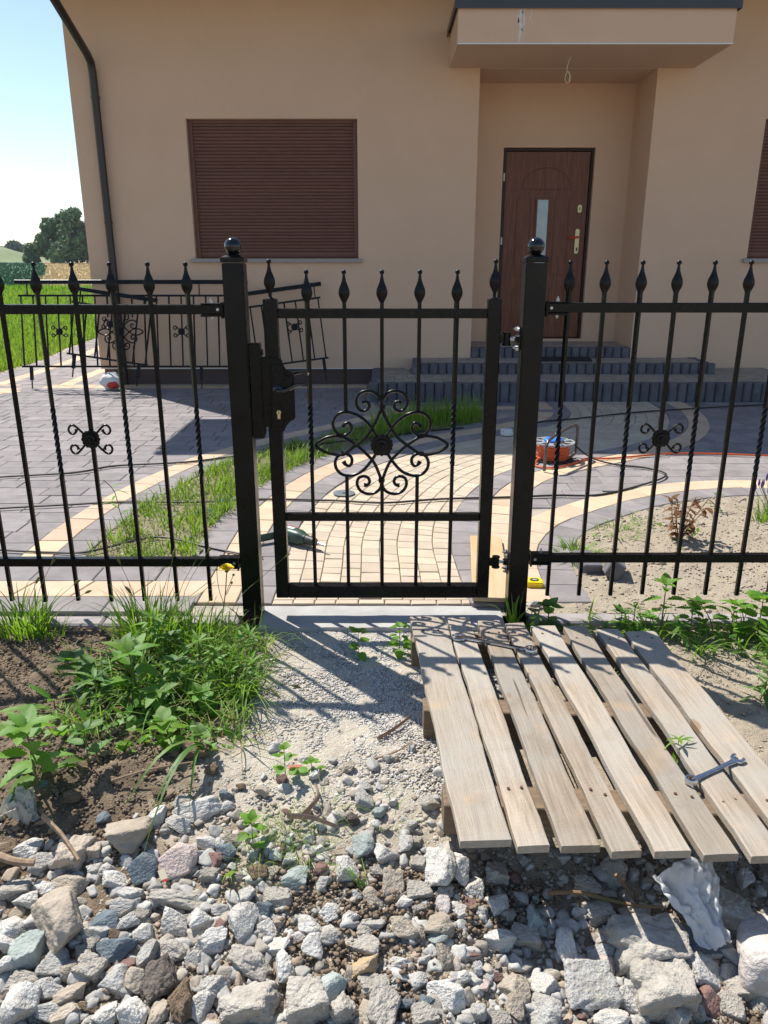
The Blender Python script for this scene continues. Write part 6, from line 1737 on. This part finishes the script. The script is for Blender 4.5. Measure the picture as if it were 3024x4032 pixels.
grs = thing('foxtail_grass', 'bent foxtail seed heads over the gravel path', 'grass', (-.5, 2.4, 0), 'grasses gone to seed')
for (x, y, x1, y1, h, L) in [(-.5, 2.4, -.39, 2.30, .10, .055), (-.52, 2.38, -.50, 2.22, .06, .06), (-.6, 2.62, -.56, 2.66, .20, .07), (-.48, 2.42, -.33, 2.40, .05, .04)]:
    foxtail(grs, [(x, y, gz(x, y)), (x + (x1 - x) * .4, (y + y1) / 2, h * 1.1), (x1, y1, h)], .005, L)
# long stalk leaning across the left post
grs = thing('grass_stalk', 'single thin grass stalk leaning right across the left gate post', 'grass', (-.66, 2.93, 0), 'grasses gone to seed')
foxtail(grs, [(-.68, 2.90, .0), (-.60, 2.92, .15), (-.50, 2.94, .24), (-.42, 2.95, .31)], .003, .05)
# yellow flower
fl = thing('yellow_flower', 'yellow dandelion-like flower on a branched stalk beside the left post', 'flower', (-.69, 2.93, 0))
m_ = MB(); m_.tube(smooth_path([(-.685, 2.93, 0), (-.675, 2.93, .08), (-.660, 2.93, .16), (-.648, 2.935, .262)], 4), .0022, 6); part('stem', m_, STEMG, fl, smooth=True)
for p in ([(-.664, 2.93, .14), (-.655, 2.93, .17), (-.62, 2.93, .25)], [(-.668, 2.93, .12), (-.685, 2.93, .19), (-.688, 2.93, .275)], [(-.655, 2.93, .16), (-.635, 2.93, .20), (-.63, 2.93, .215)]):
    m_ = MB(); m_.tube(smooth_path(p, 4), .0014, 5); m_.sphere(p[-1], .0055, 10, 8); part('bud_stalk', m_, STEMG, fl, smooth=True)
m_ = MB(); m_.lathe([(.003, .258), (.008, .262), (.009, .270), (.006, .274)], (-.648, 2.935, 0), 12); part('calyx', m_, STEMG, fl, smooth=True)
for rrr, zz, nn, tl in ((.031, .274, 20, .006), (.023, .277, 16, .012), (.013, .280, 11, .014)):
    for k in range(nn):
        a = 2 * math.pi * k / nn + rrr * 90; w = .0038
        m_ = MB(); d = Vector((math.cos(a), math.sin(a), 0)); p = Vector((-d.y, d.x, 0)); c0 = Vector((-.648, 2.935, zz))
        m_.add([c0 + p * w * .4, c0 - p * w * .4, c0 + d * rrr * .6 - p * w + Vector((0, 0, tl * .8)), c0 + d * rrr - p * w * .7 + Vector((0, 0, tl)), c0 + d * rrr + p * w * .7 + Vector((0, 0, tl)), c0 + d * rrr * .6 + p * w + Vector((0, 0, tl * .8))], [(0, 1, 2, 5), (5, 2, 3, 4)])
        part('petal', m_, PETAL, fl)
# broad-leaved weeds, left
weed(-.865, 2.36, gz(-.865, 2.36), .20, 'bright amaranth weed with large toothed leaves in the middle of the left weeds', 4, .125, lean=(.0, -.03), stem_r=.005)
weed(-1.02, 1.90, gz(-1.02, 1.9), .23, 'large-leaved amaranth weed at the left edge above the rubble', 5, .115, lean=(.01, -.03), stem_r=.005, side=3)
weed(-.90, 1.99, gz(-.9, 1.99), .12, 'smaller toothed weed right of the left-edge amaranth', 3, .075, mat_=LEAF_D)
weed(-.69, 2.12, gz(-.69, 2.12), .11, 'young weed with rounded leaves on the broken soil edge', 3, .065, meshes=ROUND, lean=(0, -.04))
weed(-.60, 2.10, gz(-.6, 2.1), .08, 'little weed hanging over the soil edge', 2, .055, meshes=ROUND, lean=(.03, -.04), mat_=LEAF_D)
weed(-1.12, 2.28, gz(-1.12, 2.28), .05, 'flattened broad leaves lying on the brown soil at the left', 2, .15, meshes=NARROW, side=3, top=False, mat_=LEAF)
weed(-.98, 2.30, gz(-.98, 2.3), .10, 'dark narrow-leaved weed among the left weeds', 4, .11, meshes=NARROW, mat_=LEAF_D, side=3)
weed(-.74, 2.42, gz(-.74, 2.42), .12, 'dark broad-leaved weed right of the bright amaranth', 4, .085, mat_=LEAF_D, side=3)
weed(-.70, 2.60, gz(-.7, 2.6), .11, 'narrow-leaved weed behind the bright amaranth', 4, .10, meshes=NARROW, side=3)
weed(-.58, 2.70, gz(-.58, 2.7), .10, 'reddish-stemmed weed near the left gate post', 4, .075, meshes=NARROW, side=3, stem_mat=STEMR, lean=(.06, -.02))
weed(-.97, 2.55, gz(-.97, 2.55), .10, 'dense dark weed below the large grass clump', 4, .085, mat_=LEAF_D, side=3)
weed(-.55, 2.52, gz(-.55, 2.52), .09, 'leaning weed with slender leaves at the gravel edge', 3, .085, meshes=NARROW, side=3, lean=(.07, -.03), stem_mat=STEMR)
weed(-.82, 2.66, gz(-.82, 2.66), .09, 'rounded-leaf weed in front of the large grass clump', 3, .06, meshes=ROUND, side=3, mat_=LEAF_D)
weed(-.90, 2.68, gz(-.9, 2.68), .17, 'upright narrow-leaved weed behind the bright amaranth, left', 6, .10, meshes=NARROW, side=3, lean=(.03, -.04))
weed(-.66, 2.47, gz(-.66, 2.47), .15, 'upright weed with slender drooping leaves above the gravel edge', 6, .095, meshes=NARROW, side=3, lean=(.06, -.05), stem_mat=STEMR)
weed(-.76, 2.26, gz(-.76, 2.26), .10, 'bushy weed with toothed leaves below the bright amaranth', 4, .08, side=3)
weed(-1.06, 2.42, gz(-1.06, 2.42), .12, 'lobed weed at the left margin of the weed patch', 4, .085, meshes=ROUND, side=3, mat_=LEAF_D, lean=(-.04, -.02))
weed(-.63, 2.30, gz(-.63, 2.3), .08, 'small bright weed at the lower right of the weed patch', 3, .06, meshes=ROUND, side=3)
# low weed carpet (cannot be counted)
def carpet(n, x0, x1, y0, y1, f, zf, L, label, mat_, name='weed_carpet'):
    X, Y = pts_where(n, x0, x1, y0, y1, f); m = len(X)
    base = np.array([(0, 0, 0), (-.32, .45, .06), (.32, .45, .06), (0, .5, -.02), (0, 1, -.1)]); 
    a = rng.uniform(0, 6.28, m); s = rng.uniform(.5, 1.2, m) * L; pit = rng.uniform(-.1, 1.1, m)
    yy = base[None, :, 1] * s[:, None]; xx = base[None, :, 0] * s[:, None]; z0 = base[None, :, 2] * s[:, None]
    y2 = yy * np.cos(pit)[:, None] - z0 * np.sin(pit)[:, None]; z2 = yy * np.sin(pit)[:, None] + z0 * np.cos(pit)[:, None]
    V = np.stack([X[:, None] + xx * np.cos(a)[:, None] - y2 * np.sin(a)[:, None], Y[:, None] + xx * np.sin(a)[:, None] + y2 * np.cos(a)[:, None], (zf(X, Y) + rng.uniform(.0, .035, m))[:, None] + z2], -1).reshape(-1, 3)
    b = (np.arange(m) * 5)[:, None]
    F = np.concatenate([b + np.array([[0, 1, 3]]), b + np.array([[0, 3, 2]]), b + np.array([[1, 4, 3]]), b + np.array([[3, 4, 2]])])
    stuff_mesh(name, V, [F], mat_, label, 'weeds')
carpet(1500, -1.2, -.42, 2.1, 2.93, lambda x, y: np.clip(sm(-1.12, -.95, x) * sm(-.42, -.62, x) * sm(2.08, 2.25, y) * (.35 + .9 * sm(-.25, .3, fbm(x * 5, y * 5, 71))), 0, 1), hz, .034, 'low tangled weeds in front of the left fence', LEAF_D)
carpet(600, -1.1, -.5, 2.05, 2.6, lambda x, y: .8 + 0 * x, hz, .04, 'small bright leaves among the left weeds', LEAF)
X, Y = pts_where(1150, -1.15, -.45, 2.1, 2.9, lambda x, y: np.clip(sm(-1.12, -.95, x) * (.3 + .8 * sm(-.2, .3, fbm(x * 5, y * 5, 71))), 0, 1)); n = len(X)
V, F = blades(np.stack([X, Y, hz(X, Y)], -1), rng.uniform(.06, .20, n), rng.uniform(.004, .008, n), rng.uniform(0, 6.28, n), rng.uniform(.4, 1.4, n), 4, .35)
stuff_mesh('weed_grass', V, F, BLADE, 'thin grass growing through the left weeds', 'grass')
X, Y = pts_where(260, -1.1, -.4, 2.1, 2.8, lambda x, y: .6 + 0 * x); n = len(X)
V, F = blades(np.stack([X, Y, hz(X, Y) + .01], -1), rng.uniform(.06, .15, n), rng.uniform(.003, .005, n), rng.uniform(0, 6.28, n), rng.uniform(1.2, 2.2, n), 4, .5)
stuff_mesh('dead_grass', V, F, DRYB, 'dry straw lying among the left weeds', 'grass')
# long blades hanging down over the stones
tuft('grass_blades', -.565, 2.02, gz(-.565, 2.02) + .05, 4, .24, .022, .012, 'long bent grass blades hanging over the stones left of the path', lean=(1.2, 1.9), droop=1.0, az=-1.75, azs=.4, segs=7, mat_=LEAF_D)
# seedlings on the path
weed(-.298, 1.96, gz(-.298, 1.96), .105, 'small seedling growing from the sandy path', 4, .035, meshes=ROUND, stem_r=.0018, group='path seedlings')
weed(-.22, 1.98, gz(-.22, 1.98), .04, 'low creeping seedling beside the red brick shard', 3, .03, meshes=ROUND, stem_r=.0015, group='path seedlings')
weed(-.355, 1.70, gz(-.355, 1.70), .085, 'seedling with oval leaves among wispy grass', 3, .042, meshes=ROUND, stem_r=.0018, group='path seedlings')
weed(-.10, 2.69, gz(-.1, 2.69), .11, 'slender seedling casting its shadow on the gravel', 3, .045, meshes=ROUND, stem_r=.0016, group='path seedlings')
weed(.062, 2.72, gz(.062, 2.72), .12, 'leafy seedling beside the back corner of the pallet', 4, .045, meshes=ROUND, stem_r=.002, side=3, group='path seedlings')
for i, (x, y, n, lb) in enumerate([(-.26, 1.74, 60, 'wispy fine grass in the middle of the path'), (-.33, 1.68, 45, 'wispy fine grass left of the bark strip'), (-.20, 1.70, 45, 'wispy fine grass around the flat bark strip'), (-.17, 1.83, 22, 'thin grass by the reddish bark'), (-.30, 1.62, 26, 'thin grass at the edge of the rubble'), (.0, 1.80, 14, 'small tuft of dark grass beside the pallet slat')]):
    tuft('fine_grass', x, y, gz(x, y), n, .085, .0022, .06, lb, lean=(.5, 1.5), droop=.3)
tuft('grass_blades', -.40, 1.60, gz(-.4, 1.6) + .02, 5, .10, .007, .01, 'few broad blades sprouting between the stones', lean=(.6, 1.2), droop=.2)
tuft('grass_blades', -.05, 1.56, gz(-.05, 1.56) + .02, 7, .13, .003, .015, 'dark thin blades lying between the stones in the centre', lean=(1.2, 2.0), droop=.5, az=2.2, azs=.6)
# --- right of the gate
tuft('grass_tuft', .545, 2.955, 0, 14, .27, .013, .03, 'tall broad grass blades growing in front of the right gate post', lean=(.1, .7), droop=.35, segs=7)
tuft('grass_tuft', .60, 2.945, 0, 26, .10, .006, .05, 'low grass at the foot of the right gate post')
weed(.69, 2.93, 0, .11, 'lobed dark-leaved weed right of the right gate post', 3, .075, meshes=ROUND, mat_=LEAF_D)
weed(.64, 2.90, 0, .07, 'twining low weed beside the pallet corner', 3, .05, meshes=NARROW, side=3)
weed(1.16, 2.91, .0, .215, 'upright amaranth weed in front of the right-hand fence', 4, .095, stem_r=.004)
weed(1.05, 2.93, .0, .10, 'bushy narrow-leaved weed left of the upright amaranth', 4, .075, meshes=NARROW, side=3)
weed(1.27, 2.88, .0, .12, 'dark weed right of the upright amaranth', 4, .075, mat_=LEAF_D, side=3)
weed(1.36, 2.86, .0, .15, 'pale-stemmed weed leaning by the right kerb', 3, .085, lean=(-.07, 0), mat_=LEAF_D)
weed(1.52, 2.82, .0, .19, 'leafy weed at the right edge of the picture', 5, .085, side=3, meshes=ROUND)
weed(1.60, 2.74, .0, .16, 'dense weed cut by the right edge of the picture', 5, .09, side=3, mat_=LEAF_D)
weed(1.50, 2.66, .0, .10, 'spreading weed below the right-edge weeds', 4, .09, meshes=NARROW, side=3)
weed(1.33, 2.38, gz(1.33, 2.38), .07, 'single leafy weed on the sandy soil right of the pallet', 4, .085, meshes=NARROW, side=3, lean=(.04, 0), mat_=LEAF_D)
weed(1.40, 2.44, gz(1.4, 2.44), .09, 'weed with wavy leaves near the right edge', 3, .085, side=3, mat_=LEAF_D)
tuft('grass_tuft', 1.25, 2.75, 0, 34, .16, .007, .06, 'arching grass on the sandy soil right of the pallet', lean=(.6, 1.5), droop=.4)
tuft('grass_tuft', 1.45, 2.80, 0, 40, .15, .007, .10, 'grass among the weeds at the right edge', lean=(.3, 1.2))
tuft('grass_tuft', .95, 2.90, 0, 26, .13, .009, .10, 'flat grass blades between pallet and right kerb', lean=(.9, 1.7), droop=.5)
tuft('grass_blade', .86, 2.95, 0, 3, .17, .012, .02, 'single curved grass blade in front of the right kerb', lean=(.3, .8), droop=.3)
carpet(900, .62, 1.75, 2.60, 2.94, lambda x, y: np.clip(sm(2.62, 2.82, y) * (.2 + .8 * sm(-.3, .2, fbm(x * 5, y * 5, 81))), 0, 1), hz, .034, 'low weeds along the foot of the right kerb', LEAF_D)
tuft('grass_tuft', .80, 2.46, gz(.8, 2.46), 16, .10, .006, .04, 'few green blades showing between the right slats', lean=(.2, .9))
weed(.862, 1.93, .02, .13, 'green sprig poking up between two right-hand slats', 2, .06, meshes=NARROW, stem_r=.0022, side=2)
weed(1.44, 2.88, .0, .14, 'leafy weed between the leaning weed and the right edge', 4, .085, side=3)
weed(1.20, 2.80, .0, .08, 'low spreading weed in front of the upright amaranth', 3, .085, meshes=NARROW, side=3, mat_=LEAF_D)
weed(.98, 2.88, .0, .10, 'low toothed weed near the back corner of the last slat', 3, .065, side=3, mat_=LEAF_D)
tuft('grass_tuft', 1.10, 2.86, 0, 50, .15, .007, .09, 'fresh grass around the upright amaranth', lean=(.3, 1.3), droop=.3)
tuft('grass_tuft', 1.58, 2.60, 0, 40, .16, .008, .08, 'arching grass at the right edge of the picture', lean=(.4, 1.4), droop=.4)
# --- planting bed
tuft('grass_tuft', .99, 3.72, .02, 90, .12, .008, .10, 'flattened grass tuft on the sand behind the right fence', lean=(.8, 1.6), droop=.5)
tuft('grass_tuft', 1.30, 4.05, .02, 60, .10, .006, .12, 'grassy weeds at the paving edge of the bed', lean=(.7, 1.5), droop=.4)
tuft('grass_tuft', 1.42, 4.22, .02, 40, .09, .005, .12, 'thin weeds further along the paving edge of the bed', lean=(.7, 1.5), droop=.4)
tuft('grass_tuft', 2.22, 4.25, .02, 50, .20, .007, .06, 'leafy grass at the foot of the lavender', lean=(.3, 1.0))
carpet(260, 1.15, 1.75, 3.85, 4.4, lambda x, y: np.clip(sm(-.1, .3, fbm(x * 4, y * 4, 91)), 0, 1), lambda x, y: np.full(x.shape, .022), .03, 'tiny weeds scattered on the sand of the bed', LEAF)
weed(2.02, 4.45, .02, .11, 'small dark-leaved shrub by the far edge of the bed', 4, .05, meshes=NARROW, side=3, mat_=LEAF_D, group='bed plants')
dry = thing('dried_shrub', 'dried brown shrub standing in the planting bed', 'shrub', (1.62, 3.95, .02), 'bed plants')
for k in range(7):
    a = k * .9; lx, ly = .05 * math.cos(a), .05 * math.sin(a); hh = random.uniform(.16, .27)
    P = smooth_path([(1.62, 3.95, .015), (1.62 + lx, 3.95 + ly, .02 + hh * .5), (1.62 + lx * 1.9 + .03, 3.95 + ly * 1.9, .02 + hh)], 4)
    m_ = MB(); m_.tube(P, .0022, 5); part('stem', m_, STEMR, dry, smooth=True)
    for j in range(16):
        p = P[min(len(P) - 1, 2 + int(j * .45))]
        put_leaf(dry, p, random.uniform(0, 6.28), R(random.uniform(-35, 45)), random.uniform(.042, .066), LEAFS[:1] + NARROW[1:2], DRYLEAF)
lav = thing('lavender', 'purple flowering lavender at the right edge of the bed', 'lavender', (2.30, 4.32, .02), 'bed plants')
for k in range(26):
    a = random.uniform(0, 6.28); d = random.uniform(.02, .10); hh = random.uniform(.15, .27); tx, ty = 2.30 + math.cos(a) * d * 1.6, 4.32 + math.sin(a) * d * 1.6
    m_ = MB(); m_.tube([(2.30 + math.cos(a) * .02, 4.32 + math.sin(a) * .02, .015), ((2.30 + tx) / 2, (4.32 + ty) / 2, hh * .6), (tx, ty, hh)], .0016, 5); st_ = part('stalk', m_, STEMG, lav)
    m_ = MB(); m_.tube([(tx, ty, hh - .005), (tx, ty, hh + .012), (tx, ty, hh + .026), (tx, ty, hh + .04)], [.003, .0075, .0065, .002], 7); part('flower_spike', m_, LAVEN, st_)
tuft('lavender_leaves', 2.30, 4.32, .02, 130, .15, .004, .05, 'narrow grey-green leaves of the lavender', mat_=BLADE, lean=(.2, 1.0))
# --- the grass wedge between driveway and walkway
X, Y = pts_where(70000, -1.6, 1.05, 3.55, 8.0, lambda x, y: inpoly(x, y, WEDGE) * np.clip(.16 + .8 * sm(-.2, .4, fbm(x * 4, y * 4, 95)), 0, 1) * np.where(y > 6.2, .55, 1.)); n = len(X)
hh = rng.uniform(.03, .095, n) * (1 + .9 * sm(0, .5, fbm(X * 3 + 4, Y * 3, 97)))
V, F = blades(np.stack([X, Y, np.full(n, .021)], -1), hh, rng.uniform(.004, .0085, n), rng.uniform(0, 6.28, n), rng.uniform(.2, 1.3, n), 3, .2)
stuff_mesh('wedge_grass', V, F, BLADE_Y, 'bright weedy grass filling the wedge between driveway and walkway', 'grass')
carpet(2600, -1.6, .9, 3.6, 7.7, lambda x, y: inpoly(x, y, WEDGE) * np.clip(sm(-.3, .3, fbm(x * 4, y * 4, 99)), 0, 1), lambda x, y: np.full(x.shape, .018), .03, 'small clover-like leaves in the wedge', LEAF, 'wedge_weeds')
k = 0
for y in np.linspace(3.75, 7.6, 46):
    xs_ = [x for x in np.linspace(-1.6, 1.0, 80) if inpoly(np.array([x]), np.array([y]), WEDGE)[0]]
    if not xs_: continue
    x = xs_[0] + (xs_[-1] - xs_[0]) * random.random()
    tuft('grass_tuft', x, y, .015, 24, random.uniform(.09, .19) * (1.2 if y > 6.3 else 1), .008, .06, 'taller grass tuft standing in the wedge between driveway and walkway', mat_=BLADE_Y, lean=(.1, .8)); k += 1
st2 = thing('weed_stalk', 'arching weed with yellowing leaves leaning over the driveway border', 'weed', (-1.48, 4.0, .02))
m_ = MB(); P = smooth_path([(-1.42, 4.05, .02), (-1.46, 4.05, .14), (-1.50, 4.1, .26), (-1.56, 4.12, .32)], 4); m_.tube(P, .0025, 6); part('stem', m_, STEMR, st2, smooth=True)
for j in range(7): put_leaf(st2, P[3 + j], 1.2 * j, R(20), .09, NARROW, LEAF)
# blue twine scraps
BLUET = mk('blue_twine', (.02, .22, .62), rough=.5)
for i, (x, y, lb) in enumerate([(-1.06, 4.42, 'frayed blue plastic twine in the middle of the grass wedge'), (-.99, 4.64, 'short end of blue twine at the right edge of the grass wedge')]):
    m_ = MB(); m_.tube(smooth_path([(x - .08 * (1 - i * .6), y - .05, .04), (x - .02, y, .05), (x + .03, y + .02, .035), (x + .08 * (1 - i * .6), y + .05, .045)], 5), .004, 5); solo('blue_twine', m_, BLUET, lb, 'twine', 'scraps of blue twine', smooth=True)

X, Y = pts_where(5000, -1.6, 1.05, 3.55, 7.4, lambda x, y: inpoly(x, y, WEDGE) * .5); n = len(X)
V, F = blades(np.stack([X, Y, np.full(n, .018)], -1), rng.uniform(.03, .10, n), rng.uniform(.003, .006, n), rng.uniform(0, 6.28, n), rng.uniform(.8, 2.0, n), 3, .4)
stuff_mesh('wedge_straw', V, F, DRYB, 'dry straw among the grass of the wedge', 'grass')
X, Y = pts_where(2600, -.1, 1.05, 6.4, 8.0, lambda x, y: inpoly(x, y, WEDGE) * .8); n = len(X)
V, F = blades(np.stack([X, Y, np.full(n, .015)], -1), rng.uniform(.10, .30, n), rng.uniform(.006, .011, n), rng.uniform(0, 6.28, n), rng.uniform(.1, .8, n), 3, .2)
stuff_mesh('tall_grass', V, F, BLADE, 'taller shaded grass in front of the entrance steps', 'grass')

# ================================================================== summer haze over the fields
mb = MB(); mb.box(-2600, 2600, -60, 3100, -1.2, 16)
hm = bpy.data.materials.new('haze_air'); hm.use_nodes = True
hm.node_tree.nodes.clear()
ho = hm.node_tree.nodes.new('ShaderNodeOutputMaterial'); hv = hm.node_tree.nodes.new('ShaderNodeVolumePrincipled')
hv.inputs['Color'].default_value = (.86, .92, 1.0, 1); hv.inputs['Density'].default_value = .0002; hv.inputs['Anisotropy'].default_value = .2
hm.node_tree.links.new(hv.outputs[0], ho.inputs['Volume'])
solo('haze', mb, hm, 'thin pale summer haze over the fields', 'haze', kind='stuff')
